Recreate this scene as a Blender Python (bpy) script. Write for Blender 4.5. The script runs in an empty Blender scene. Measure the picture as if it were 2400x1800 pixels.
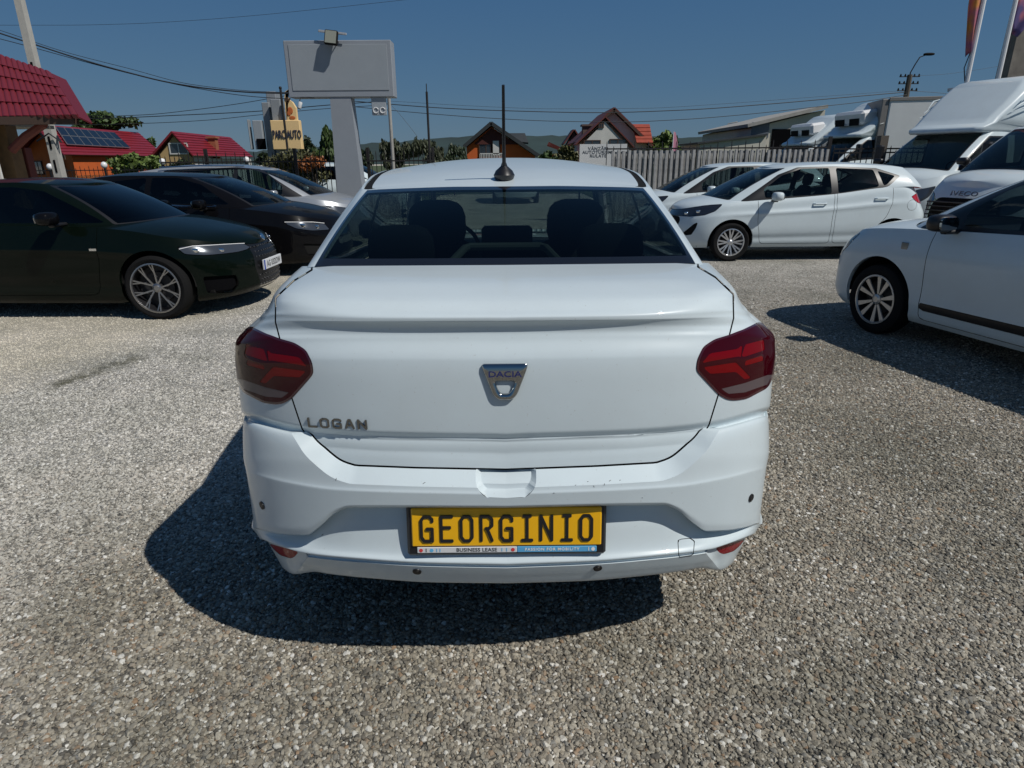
import bpy, math, random
import numpy as np
from mathutils import Matrix, Vector, Euler
R = math.radians
random.seed(7); rng = np.random.default_rng(7)
scene = bpy.context.scene
C = scene.collection

# ---------------------------------------------------------------- camera
PITCH, ROLL, FPX, CAMH = R(19.4), R(0.45), 1475.6, 1.50
cam_d = bpy.data.cameras.new("camera"); cam = bpy.data.objects.new("camera", cam_d); C.objects.link(cam)
cam_d.sensor_width = 36.0; cam_d.lens = 36.0*FPX/2400.0; cam_d.clip_start = 0.05; cam_d.clip_end = 4000
cam.matrix_world = Matrix.Translation((0, 0, CAMH)) @ Matrix.Rotation(math.pi/2-PITCH, 4, 'X') @ Matrix.Rotation(-ROLL, 4, 'Z')
scene.camera = cam

# ---------------------------------------------------------------- sky and sun
SUNV = Vector((0.715, -0.44, 1.0)).normalized()
world = bpy.data.worlds.new("World"); scene.world = world; world.use_nodes = True
wn = world.node_tree; wn.nodes.clear()
w_out = wn.nodes.new('ShaderNodeOutputWorld'); w_bg = wn.nodes.new('ShaderNodeBackground')
w_sky = wn.nodes.new('ShaderNodeTexSky'); w_sky.sky_type = 'NISHITA'; w_sky.sun_disc = False
w_sky.sun_elevation = math.asin(SUNV.z); w_sky.sun_rotation = math.atan2(SUNV.x, SUNV.y)
w_sky.altitude = 0.0; w_sky.air_density = 1.0; w_sky.dust_density = 0.25; w_sky.ozone_density = 2.2
w_bg.inputs['Strength'].default_value = 0.085
# clear late-summer sky: the physical sky, with the haze band of the photograph (greyish blue right down to the hills)
w_tc = wn.nodes.new('ShaderNodeTexCoord'); w_sp = wn.nodes.new('ShaderNodeSeparateXYZ'); wn.links.new(w_tc.outputs['Generated'], w_sp.inputs[0])
w_rp = wn.nodes.new('ShaderNodeValToRGB'); w_rp.color_ramp.elements[0].position = 0.0; w_rp.color_ramp.elements[0].color = (.84,1.66,2.55,1)
w_rp.color_ramp.elements[1].position = 1.0; w_rp.color_ramp.elements[1].color = (.20,.58,1.45,1)
k = w_rp.color_ramp.elements.new(.10); k.color = (.58,1.46,2.65,1)
k = w_rp.color_ramp.elements.new(.24); k.color = (.38,1.20,2.62,1)
wn.links.new(w_sp.outputs['Z'], w_rp.inputs[0])
w_mx = wn.nodes.new('ShaderNodeMix'); w_mx.data_type = 'RGBA'; w_mx.inputs['Factor'].default_value = .9
wn.links.new(w_sky.outputs[0], w_mx.inputs['A']); wn.links.new(w_rp.outputs[0], w_mx.inputs['B']); wn.links.new(w_mx.outputs['Result'], w_bg.inputs['Color'])
wn.links.new(w_bg.outputs[0], w_out.inputs['Surface'])
sun_d = bpy.data.lights.new("sun", 'SUN'); sun_d.energy = 3.6; sun_d.angle = R(0.53); sun_d.color = (1.0, 0.965, 0.90)
sun = bpy.data.objects.new("sun", sun_d); C.objects.link(sun)
sun.rotation_euler = (-SUNV).to_track_quat('-Z', 'Y').to_euler(); sun.location = (8, -6, 14)
scene.view_settings.view_transform = 'Standard'; scene.view_settings.look = 'None'
scene.view_settings.gamma = 1.0; scene.view_settings.use_curve_mapping = False
scene.view_settings.exposure = 0.0
scene.render.engine = 'CYCLES'
scene.cycles.max_bounces = 8; scene.cycles.transparent_max_bounces = 12
scene.cycles.caustics_reflective = False; scene.cycles.caustics_refractive = False
scene.cycles.use_denoising = True

# ---------------------------------------------------------------- photo geometry helper
def at(px, py, D=None, z=None):
    """point of the place seen at photo pixel (px,py), D metres ahead of the camera (or at height z)"""
    u, v = px-1200.0, py-900.0
    c, s = math.cos(ROLL), math.sin(ROLL)
    u, v = u*c - v*s, u*s + v*c
    t = math.tan(PITCH + math.atan(v/FPX))
    if D is None: D = (CAMH - z)/t
    h = D*t
    dep = D*math.cos(PITCH) + h*math.sin(PITCH)
    return Vector((u*dep/FPX, D, CAMH-h))

# ---------------------------------------------------------------- materials
MATS = {}
def mat(name, col=(.5,.5,.5), rough=.5, metal=0., coat=0., spec=.5, bump=0., bscale=200., var=0., vscale=3., emit=None, trans=0., dirt=None, coord='Object'):
    if name in MATS: return MATS[name]
    m = bpy.data.materials.new(name); m.use_nodes = True; nt = m.node_tree; b = nt.nodes['Principled BSDF']
    b.inputs['Base Color'].default_value = (*col, 1); b.inputs['Roughness'].default_value = rough
    b.inputs['Metallic'].default_value = metal; b.inputs['Coat Weight'].default_value = coat
    b.inputs['Coat Roughness'].default_value = 0.03; b.inputs['Specular IOR Level'].default_value = spec
    b.inputs['Transmission Weight'].default_value = trans
    tc = nt.nodes.new('ShaderNodeTexCoord')
    if var or dirt:
        n = nt.nodes.new('ShaderNodeTexNoise'); n.inputs['Scale'].default_value = vscale; n.inputs['Detail'].default_value = 6; n.inputs['Roughness'].default_value = .62
        nt.links.new(tc.outputs[coord], n.inputs['Vector'])
        r = nt.nodes.new('ShaderNodeMapRange'); r.inputs[1].default_value = .3; r.inputs[2].default_value = .72
        nt.links.new(n.outputs['Fac'], r.inputs[0])
        mx = nt.nodes.new('ShaderNodeMix'); mx.data_type = 'RGBA'
        mx.inputs['A'].default_value = (*[max(0, c*(1-var)) for c in col], 1) if not dirt else (*dirt, 1)
        mx.inputs['B'].default_value = (*[min(1, c*(1+var)) for c in col], 1) if not dirt else (*col, 1)
        nt.links.new(r.outputs[0], mx.inputs['Factor']); nt.links.new(mx.outputs['Result'], b.inputs['Base Color'])
    if bump:
        n2 = nt.nodes.new('ShaderNodeTexNoise'); n2.inputs['Scale'].default_value = bscale; n2.inputs['Detail'].default_value = 4
        nt.links.new(tc.outputs[coord], n2.inputs['Vector'])
        bp = nt.nodes.new('ShaderNodeBump'); bp.inputs['Strength'].default_value = bump; bp.inputs['Distance'].default_value = .01
        nt.links.new(n2.outputs['Fac'], bp.inputs['Height']); nt.links.new(bp.outputs['Normal'], b.inputs['Normal'])
    if emit:
        b.inputs['Emission Color'].default_value = (*emit[:3], 1); b.inputs['Emission Strength'].default_value = emit[3]
    MATS[name] = m
    return m

def paint(name, col, rough=.32, dust=.04, flake=0., coat=1., spec=.5):
    """car paint: coloured base under a glossy clear coat, a film of fine dust and faint orange peel"""
    if name in MATS: return MATS[name]
    m = mat(name, col, rough, coat=coat, metal=flake, spec=spec); nt = m.node_tree; b = nt.nodes['Principled BSDF']
    tc = [n for n in nt.nodes if n.type == 'TEX_COORD'][0]
    n = nt.nodes.new('ShaderNodeTexNoise'); n.inputs['Scale'].default_value = 5.; n.inputs['Detail'].default_value = 9; n.inputs['Roughness'].default_value = .7
    nt.links.new(tc.outputs['Object'], n.inputs['Vector'])
    r = nt.nodes.new('ShaderNodeMapRange'); r.inputs[1].default_value = .35; r.inputs[2].default_value = .75; r.inputs[4].default_value = dust*2.2
    nt.links.new(n.outputs['Fac'], r.inputs[0])
    sp = nt.nodes.new('ShaderNodeTexNoise'); sp.inputs['Scale'].default_value = 130.; sp.inputs['Detail'].default_value = 2
    nt.links.new(tc.outputs['Object'], sp.inputs['Vector'])
    r2 = nt.nodes.new('ShaderNodeMapRange'); r2.inputs[1].default_value = .70; r2.inputs[2].default_value = .76; r2.inputs[4].default_value = dust*6
    nt.links.new(sp.outputs['Fac'], r2.inputs[0])
    ad = nt.nodes.new('ShaderNodeMath'); ad.operation = 'ADD'; ad.use_clamp = True
    nt.links.new(r.outputs[0], ad.inputs[0]); nt.links.new(r2.outputs[0], ad.inputs[1])
    mx = nt.nodes.new('ShaderNodeMix'); mx.data_type = 'RGBA'
    mx.inputs['A'].default_value = (*col, 1); mx.inputs['B'].default_value = (.30, .27, .23, 1)
    nt.links.new(ad.outputs[0], mx.inputs['Factor']); nt.links.new(mx.outputs['Result'], b.inputs['Base Color'])
    r3 = nt.nodes.new('ShaderNodeMapRange'); r3.inputs[3].default_value = .015; r3.inputs[4].default_value = .06
    nt.links.new(n.outputs['Fac'], r3.inputs[0]); nt.links.new(r3.outputs[0], b.inputs['Coat Roughness'])
    return m

def glass(name, tint=(.3,.34,.34), refl=1.0, rough=0.0):
    """window glass: tinted see-through pane with mirror reflection"""
    if name in MATS: return MATS[name]
    m = bpy.data.materials.new(name); m.use_nodes = True; nt = m.node_tree; nt.nodes.clear()
    o = nt.nodes.new('ShaderNodeOutputMaterial'); t = nt.nodes.new('ShaderNodeBsdfTransparent'); g = nt.nodes.new('ShaderNodeBsdfGlossy')
    t.inputs[0].default_value = (*tint, 1); g.inputs['Roughness'].default_value = rough
    f = nt.nodes.new('ShaderNodeFresnel'); f.inputs['IOR'].default_value = 1.5
    ge = nt.nodes.new('ShaderNodeNewGeometry'); mr = nt.nodes.new('ShaderNodeMapRange'); mr.inputs[3].default_value = 1.5; mr.inputs[4].default_value = 1/1.5
    nt.links.new(ge.outputs['Backfacing'], mr.inputs[0]); nt.links.new(mr.outputs[0], f.inputs['IOR'])   # a thin pane mirrors alike from both sides
    mu = nt.nodes.new('ShaderNodeMath'); mu.operation = 'MULTIPLY'; mu.inputs[1].default_value = refl; mu.use_clamp = True
    mx = nt.nodes.new('ShaderNodeMixShader')
    nt.links.new(f.outputs[0], mu.inputs[0]); nt.links.new(mu.outputs[0], mx.inputs[0])
    nt.links.new(t.outputs[0], mx.inputs[1]); nt.links.new(g.outputs[0], mx.inputs[2]); nt.links.new(mx.outputs[0], o.inputs[0])
    MATS[name] = m
    return m

M_WHITE = paint('white_paint', (.585,.665,.70), coat=.55, spec=.2)
M_GREEN = paint("dark_green_paint", (.0022,.005,.0032), .3, .002, coat=.38, spec=.02)
M_BLACKP = paint("black_paint", (.004,.004,.005), .3, .002, coat=.38, spec=.02)
M_SILVER = paint('silver_paint', (.50,.52,.54), .35, .02, .55)
M_BLACK = mat('black_plastic', (.012,.012,.014), .38)
M_MATTE = mat('matte_black_plastic', (.014,.014,.014), .8, spec=.1)
M_GAP = mat('dark_gap', (.006,.006,.007), .95, spec=0.)
M_RUBBER = mat('tyre_rubber', (.010,.010,.0105), .85, spec=.15, bump=.3, bscale=90)
M_CHROME = mat('chrome', (.75,.76,.77), .08, 1.0)
M_ALLOY = mat('silver_wheel', (.62,.63,.65), .3, .85)
M_GLASS = glass('tinted_glass', (.36,.44,.44))
M_RGLASS = glass('rear_tinted_glass', (.18,.23,.225), .8)
M_DGLASS = glass('dark_glass', (.10,.13,.14))
M_SEAT = mat('dark_seat_fabric', (.018,.020,.023), .85)
M_TRIM = mat('grey_interior_plastic', (.10,.105,.10), .7)

# ---------------------------------------------------------------- object helpers
def link(o, parent=None, label=None, cat=None, group=None, kind=None):
    if not o.users_collection: C.objects.link(o)
    if parent is not None: o.parent = parent
    if label: o['label'] = label
    if cat: o['category'] = cat
    if group: o['group'] = group
    if kind: o['kind'] = kind
    return o
def empty(name, loc=(0,0,0), rz=0., label=None, cat=None, group=None):
    o = bpy.data.objects.new(name, None); o.location = loc; o.rotation_euler = (0,0,rz); o.empty_display_size = .2
    return link(o, None, label, cat, group)
def copy_tree(o, parent=None):
    kids = list(o.children)
    c = o.copy(); C.objects.link(c); c.parent = parent
    for ch in kids: copy_tree(ch, c)
    return c

def mesh(name, V, F, m=None, smooth=False, N=None, mi=None):
    me = bpy.data.meshes.new(name)
    if isinstance(V, np.ndarray): V = V.tolist()
    if isinstance(F, np.ndarray): F = F.tolist()
    me.from_pydata(V, [], F)
    for x in (m if isinstance(m, (list, tuple)) else [m]):
        if x: me.materials.append(x)
    if mi is not None: me.polygons.foreach_set('material_index', np.asarray(mi, dtype=np.int32))
    if smooth: me.polygons.foreach_set('use_smooth', np.ones(len(me.polygons), dtype=bool))
    me.update()
    if N is not None:
        me.normals_split_custom_set_from_vertices(np.asarray(N).tolist())
    return me
def obj(name, V, F, m=None, parent=None, smooth=False, N=None, mi=None, **kw):
    return link(bpy.data.objects.new(name, mesh(name, V, F, m, smooth, N, mi)), parent, **kw)

class MB:
    """collects simple solids into one mesh"""
    def __init__(s): s.V=[]; s.F=[]; s.M=[]; s.cur=0
    def add(s, V, F):
        n=len(s.V); s.V+= [tuple(v) for v in V]; s.F+= [tuple(i+n for i in f) for f in F]; s.M += [s.cur]*len(F)
        return s
    def box(s, x0,x1,y0,y1,z0,z1, b=0., T=None):
        if x0>x1: x0,x1=x1,x0
        if y0>y1: y0,y1=y1,y0
        if z0>z1: z0,z1=z1,z0
        if b<=0:
            V=[(x,y,z) for z in (z0,z1) for y in (y0,y1) for x in (x0,x1)]
            F=[(0,2,3,1),(4,5,7,6),(0,1,5,4),(2,6,7,3),(0,4,6,2),(1,3,7,5)]
        else:
            b=min(b,(x1-x0)*.49,(y1-y0)*.49,(z1-z0)*.49)
            V=[];idx={}
            for cx in (0,1):
                for cy in (0,1):
                    for cz in (0,1):
                        X=(x0,x1)[cx];Y=(y0,y1)[cy];Z=(z0,z1)[cz]
                        sx=(1,-1)[cx];sy=(1,-1)[cy];sz=(1,-1)[cz]
                        for a in range(3):
                            p=[X+sx*b,Y+sy*b,Z+sz*b]; p[a]=(X,Y,Z)[a]
                            idx[(cx,cy,cz,a)]=len(V); V.append(tuple(p))
            F=[]
            I=lambda *k: idx[k]
            for c in (0,1):
                F.append([I(c,0,0,0),I(c,1,0,0),I(c,1,1,0),I(c,0,1,0)][::(1 if c else -1)])
                F.append([I(0,c,0,1),I(1,c,0,1),I(1,c,1,1),I(0,c,1,1)][::(-1 if c else 1)])
                F.append([I(0,0,c,2),I(1,0,c,2),I(1,1,c,2),I(0,1,c,2)][::(1 if c else -1)])
            for a in (0,1):
                for d in (0,1):
                    F.append([I(a,d,0,0),I(a,d,0,1),I(a,d,1,1),I(a,d,1,0)][::(1 if a!=d else -1)])
                    F.append([I(a,0,d,0),I(a,0,d,2),I(a,1,d,2),I(a,1,d,0)][::(1 if a==d else -1)])
                    F.append([I(0,a,d,1),I(0,a,d,2),I(1,a,d,2),I(1,a,d,1)][::(1 if a!=d else -1)])
            for cx in (0,1):
                for cy in (0,1):
                    for cz in (0,1):
                        f=[I(cx,cy,cz,0),I(cx,cy,cz,1),I(cx,cy,cz,2)]
                        F.append(f[::(1 if (cx+cy+cz)%2==1 else -1)])
        if T is not None: V=[tuple(T@Vector(v)) for v in V]
        return s.add(V,F)
    def tube(s, pts, r, n=8, cap=True):
        pts=[Vector(p) for p in pts]; rs = r if isinstance(r,(list,tuple)) else [r]*len(pts)
        V=[];F=[]
        up=Vector((0,0,1)); a=None
        for i,p in enumerate(pts):
            d=((pts[min(i+1,len(pts)-1)]-pts[max(i-1,0)])).normalized()
            if a is None:
                a=d.cross(up if abs(d.z)<.9 else Vector((1,0,0))).normalized()
            else:
                a=(a-d*a.dot(d)).normalized()
            b=d.cross(a)
            for k in range(n):
                t=2*math.pi*k/n; V.append(p+(a*math.cos(t)+b*math.sin(t))*rs[i])
        for i in range(len(pts)-1):
            for k in range(n):
                F.append((i*n+k,i*n+(k+1)%n,(i+1)*n+(k+1)%n,(i+1)*n+k))
        if cap: F.append(tuple(range(n))[::-1]); F.append(tuple(range((len(pts)-1)*n,len(pts)*n)))
        return s.add(V,F)
    def lathe(s, prof, n=24, T=None, a0=0., a1=2*math.pi):
        """prof: list (r,h); axis z"""
        V=[];F=[]; full=abs(a1-a0-2*math.pi)<1e-6; m=n if full else n+1
        for r,h in prof:
            for k in range(m):
                t=a0+(a1-a0)*k/n; V.append((r*math.cos(t),r*math.sin(t),h))
        for i in range(len(prof)-1):
            for k in range(n):
                k2=(k+1)%m
                F.append((i*m+k,i*m+k2,(i+1)*m+k2,(i+1)*m+k))
        if T is not None: V=[tuple(T@Vector(v)) for v in V]
        return s.add(V,F)
    def prism(s, poly, h0, h1, T=None):
        n=len(poly); V=[(x,y,h0) for x,y in poly]+[(x,y,h1) for x,y in poly]
        F=[tuple(range(n))[::-1],tuple(range(n,2*n))]+[(i,(i+1)%n,n+(i+1)%n,n+i) for i in range(n)]
        if T is not None: V=[tuple(T@Vector(v)) for v in V]
        return s.add(V,F)
    def build(s, name, m=None, parent=None, smooth=False, **kw):
        o = obj(name, s.V, s.F, m, parent, False, None, s.M if isinstance(m,(list,tuple)) else None, **kw)
        if smooth:
            o.data.polygons.foreach_set('use_smooth', np.ones(len(o.data.polygons), dtype=bool))
            o.data.set_sharp_from_angle(angle=R(35))
        return o
TXZ = Matrix(((1,0,0,0),(0,0,1,0),(0,1,0,0),(0,0,0,1)))   # (x,y,h)->(x,h,y): prism drawn in the x-z plane

def text(name, s, size, m, T, parent, ext=.002, off=0., sx=1., align='CENTER', space=1., shear=0.):
    cu = bpy.data.curves.new(name,'FONT'); cu.body=s; cu.size=size; cu.extrude=ext; cu.offset=off
    cu.align_x=align; cu.align_y='CENTER'; cu.resolution_u=3; cu.space_character=space; cu.shear=shear
    o = bpy.data.objects.new(name,cu); C.objects.link(o)
    dg = bpy.context.evaluated_depsgraph_get(); dg.update()
    me = bpy.data.meshes.new_from_object(o.evaluated_get(dg))
    C.objects.unlink(o); bpy.data.objects.remove(o)
    me.transform(T @ Matrix.Diagonal((sx,1,1,1)))
    me.materials.clear(); me.materials.append(m); me.name=name
    return link(bpy.data.objects.new(name, me), parent)

# ---------------------------------------------------------------- surface tools
class Surf:
    """triangle surface: X = rows of (x,y,z, nx,ny,nz, p,q)"""
    def __init__(s, X, F): s.X=X; s.F=F
    @property
    def P(s): return s.X[:,:3]
    def copy(s): return Surf(s.X.copy(), s.F.copy())
def grid(P, flip=False, prm=None):
    P=np.asarray(P,float); nu,nv=P.shape[:2]
    du=np.gradient(P,axis=0); dv=np.gradient(P,axis=1)
    N=np.cross(du,dv); l=np.linalg.norm(N,axis=2,keepdims=True); l[l<1e-12]=1; N/=l
    bad=np.linalg.norm(N,axis=2)<.5
    if bad.any():
        N[bad]=0
        for _ in range(3):
            S=np.zeros_like(N); S[1:]+=N[:-1]; S[:-1]+=N[1:]; S[:,1:]+=N[:,:-1]; S[:,:-1]+=N[:,1:]
            ls=np.linalg.norm(S,axis=2,keepdims=True); ls[ls<1e-9]=1; N[bad]=(S/ls)[bad]
    if flip: N=-N
    if prm is None:
        a,b=np.meshgrid(np.linspace(0,1,nu),np.linspace(0,1,nv),indexing='ij'); prm=np.stack([a,b],2)
    X=np.concatenate([P,N,prm],2).reshape(-1,8)
    i,j=np.meshgrid(np.arange(nu-1),np.arange(nv-1),indexing='ij'); a=(i*nv+j).ravel(); b=a+nv; c=b+1; d=a+1
    F=np.concatenate([np.stack([a,b,c],1),np.stack([a,c,d],1)])
    if flip: F=F[:,::-1]
    return Surf(X,F)
def join(*S):
    X=[];F=[];n=0
    for s in S: X.append(s.X); F.append(s.F+n); n+=len(s.X)
    return Surf(np.concatenate(X),np.concatenate(F))
def compact(X,F):
    if len(F)==0: return Surf(X[:0],F)
    u,inv=np.unique(F.ravel(),return_inverse=True)
    return Surf(X[u],inv.reshape(-1,3))
def clip(S, g):
    """split along g=0 -> (g<0 part, g>=0 part)"""
    g=np.where(np.abs(g)<1e-9,1e-9,np.asarray(g,float))
    F=S.F; sg=g[F]<0; n=sg.sum(1)
    ins=F[n==3]; out=F[n==0]
    X=S.X; newX=[X]; base=len(X); I=[ins]; O=[out]
    for k in (1,2):
        f=F[n==k]; s=sg[n==k]
        if len(f)==0: continue
        lone = s if k==1 else ~s
        pos=lone.argmax(1)
        f=np.stack([f[np.arange(len(f)),(pos+o)%3] for o in range(3)],1)
        a,b,c=f[:,0],f[:,1],f[:,2]
        E=np.concatenate([np.stack([a,b],1),np.stack([a,c],1)])
        Es=np.sort(E,1); key=Es[:,0].astype(np.int64)*len(X)+Es[:,1]
        u,fi,inv=np.unique(key,return_index=True,return_inverse=True)
        e=Es[fi]; t=(g[e[:,0]]/(g[e[:,0]]-g[e[:,1]]))[:,None]
        nx=X[e[:,0]]*(1-t)+X[e[:,1]]*t
        newX.append(nx)
        ab=base+inv[:len(a)]; ac=base+inv[len(a):]; base+=len(nx)
        tri=np.stack([a,ab,ac],1); q1=np.stack([ab,b,c],1); q2=np.stack([ab,c,ac],1)
        if k==1: I.append(tri); O+= [q1,q2]
        else: O.append(tri); I+= [q1,q2]
    X=np.concatenate(newX)
    return compact(X,np.concatenate(I)), compact(X,np.concatenate(O))
def weld(S, tol=1e-5):
    key=np.round(S.P/tol).astype(np.int64)
    u,fi,inv=np.unique(key,axis=0,return_index=True,return_inverse=True)
    inv=inv.ravel()
    X=S.X[fi].copy(); N=np.zeros((len(u),3)); np.add.at(N,inv,S.X[:,3:6]); X[:,3:6]=N
    F=inv[S.F]; ok=(F[:,0]!=F[:,1])&(F[:,1]!=F[:,2])&(F[:,0]!=F[:,2])
    return Surf(X,F[ok])
def sdf(poly, Q):
    """signed distance to closed polygon, negative inside; Q (n,2)"""
    poly=np.asarray(poly,float); d=np.full(len(Q),1e9); inside=np.zeros(len(Q),bool)
    for a,b in zip(poly,np.roll(poly,-1,0)):
        e=b-a; w=Q-a; L=(e@e) or 1e-12; t=np.clip((w@e)/L,0,1); dd=w-t[:,None]*e
        d=np.minimum(d,(dd**2).sum(1))
        cond=((a[1]<=Q[:,1])&(b[1]>Q[:,1]))|((b[1]<=Q[:,1])&(a[1]>Q[:,1]))
        with np.errstate(divide='ignore',invalid='ignore'):
            xi=a[0]+(Q[:,1]-a[1])/(b[1]-a[1])*e[0]
        inside^=cond&(Q[:,0]<xi)
    d=np.sqrt(d); return np.where(inside,-d,d)
def smoothpoly(poly, n=3):
    p=np.asarray(poly,float)
    for _ in range(n):
        q=np.roll(p,-1,0); p=np.stack([.75*p+.25*q,.25*p+.75*q],1).reshape(-1,2)
    return p
def fillet(poly, r, n=4):
    p=[np.array(a,float) for a in poly]; out=[]
    for i in range(len(p)):
        a,b,c=p[i-1],p[i],p[(i+1)%len(p)]; u=a-b; v=c-b; lu=np.linalg.norm(u)+1e-9; lv=np.linalg.norm(v)+1e-9
        k=min(r,lu*.45,lv*.45); s=b+u/lu*k; e=b+v/lv*k
        for t in np.linspace(0,1,n+1): out.append((1-t)**2*s+2*t*(1-t)*b+t*t*e)
    return np.array(out)
def boundary(S):
    E=np.concatenate([S.F[:,[0,1]],S.F[:,[1,2]],S.F[:,[2,0]]])
    Es=np.sort(E,1); key=Es[:,0].astype(np.int64)*len(S.X)+Es[:,1]
    u,fi,cnt=np.unique(key,return_index=True,return_counts=True)
    return E[fi[cnt==1]]
def rim(S, depth, sel=None):
    """turn the free edges inward by depth (gives panels their thickness)"""
    E=boundary(S)
    if sel is not None: E=E[sel(S.X[E[:,0]])&sel(S.X[E[:,1]])]
    if len(E)==0: return S
    v=np.unique(E); mp=-np.ones(len(S.X),int); n0=len(S.X)
    X2=S.X[v].copy(); mp[v]=n0+len(v)+np.arange(len(v)); mp1=-np.ones(len(S.X),int); mp1[v]=n0+np.arange(len(v))
    X1=S.X[v].copy(); X2[:,:3]-=X2[:,3:6]*depth
    # rim normals: away from the panel, estimated from the boundary edge direction
    acc=np.zeros((len(S.X),3)); d=S.P[E[:,1]]-S.P[E[:,0]]; o=np.cross(d,S.X[E[:,0],3:6]); o/=np.linalg.norm(o,axis=1,keepdims=True)+1e-12
    np.add.at(acc,E[:,0],o); np.add.at(acc,E[:,1],o); nn=acc[v]; nn/=np.linalg.norm(nn,axis=1,keepdims=True)+1e-12
    X1[:,3:6]=nn; X2[:,3:6]=nn
    F=np.concatenate([np.stack([mp1[E[:,1]],mp1[E[:,0]],mp[E[:,0]]],1),np.stack([mp1[E[:,1]],mp[E[:,0]],mp[E[:,1]]],1)])
    return Surf(np.concatenate([S.X,X1,X2]),np.concatenate([S.F,F]))
def push(S, d):
    S=S.copy(); n=S.X[:,3:6]; n=n/(np.linalg.norm(n,axis=1,keepdims=True)+1e-12); S.X[:,:3]+=n*np.reshape(d,(-1,1)); return S
def mirror(S, ax=0):
    X=S.X.copy(); X[:,ax]*=-1; X[:,3+ax]*=-1; return Surf(X,S.F[:,::-1])
def emit(S, name, m, parent=None, **kw):
    if len(S.F)==0: return None
    N=S.X[:,3:6]; N=N/(np.linalg.norm(N,axis=1,keepdims=True)+1e-12)
    # keep facing consistent with normals
    a,b,c=(S.P[S.F[:,i]] for i in range(3)); fn=np.cross(b-a,c-a); dn=(fn*(N[S.F].sum(1))).sum(1)
    F=S.F.copy(); w=dn<0; F[w]=F[w][:,::-1]
    ar=np.linalg.norm(fn,axis=1); F=F[ar>1e-12]
    return obj(name, S.P, F, m, parent, True, N, **kw)
def interp(pts, x):
    """smooth (monotone cubic) interpolation through control points"""
    p=np.asarray(pts,float); X=p[:,0]; Y=p[:,1]; x=np.asarray(x,float)
    if len(p)==2: return np.interp(x,X,Y)
    h=np.diff(X); d=np.diff(Y)/h; m=np.zeros(len(p)); m[0]=d[0]; m[-1]=d[-1]
    for i in range(1,len(p)-1):
        m[i]=0 if d[i-1]*d[i]<=0 else (h[i-1]+h[i])*3/((2*h[i]+h[i-1])/d[i-1]+(h[i]+2*h[i-1])/d[i])
    i=np.clip(np.searchsorted(X,x)-1,0,len(p)-2); t=np.clip((x-X[i])/h[i],0,1)
    return (2*t**3-3*t**2+1)*Y[i]+(t**3-2*t**2+t)*h[i]*m[i]+(-2*t**3+3*t**2)*Y[i+1]+(t**3-t**2)*h[i]*m[i+1]
def split(S, poly, ax, w=.0025, extra=None):
    """cut polygon region (in the two axes ax) out of S: returns (inside, gap band, outside)"""
    g=sdf(poly,S.X[:,list(ax)])
    if extra is not None: g=np.maximum(g,extra(S.X))
    i,o=clip(S,g+w)
    g2=sdf(poly,o.X[:,list(ax)])
    if extra is not None: g2=np.maximum(g2,extra(o.X))
    b,o=clip(o,g2-w)
    return i,b,o
def disc(px,py,r,n=14): return [(px+r*math.cos(2*math.pi*k/n),py+r*math.sin(2*math.pi*k/n)) for k in range(n)]

def ellipsoid(mb,c,r,T=None,n=14,e=.7):
    """superellipsoid: rounded housing"""
    V=[];F=[]; f=lambda v,p: math.copysign(abs(v)**p,v)
    m=n//2
    for i in range(m+1):
        a=-math.pi/2+math.pi*i/m
        for k in range(n):
            b=2*math.pi*k/n; V.append((c[0]+r[0]*f(math.cos(a),e)*f(math.cos(b),e),c[1]+r[1]*f(math.cos(a),e)*f(math.sin(b),e),c[2]+r[2]*f(math.sin(a),e)))
    for i in range(m):
        for k in range(n): F.append((i*n+k,i*n+(k+1)%n,(i+1)*n+(k+1)%n,(i+1)*n+k))
    if T is not None: V=[tuple(T@Vector(v)) for v in V]
    mb.add(V,F)
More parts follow.
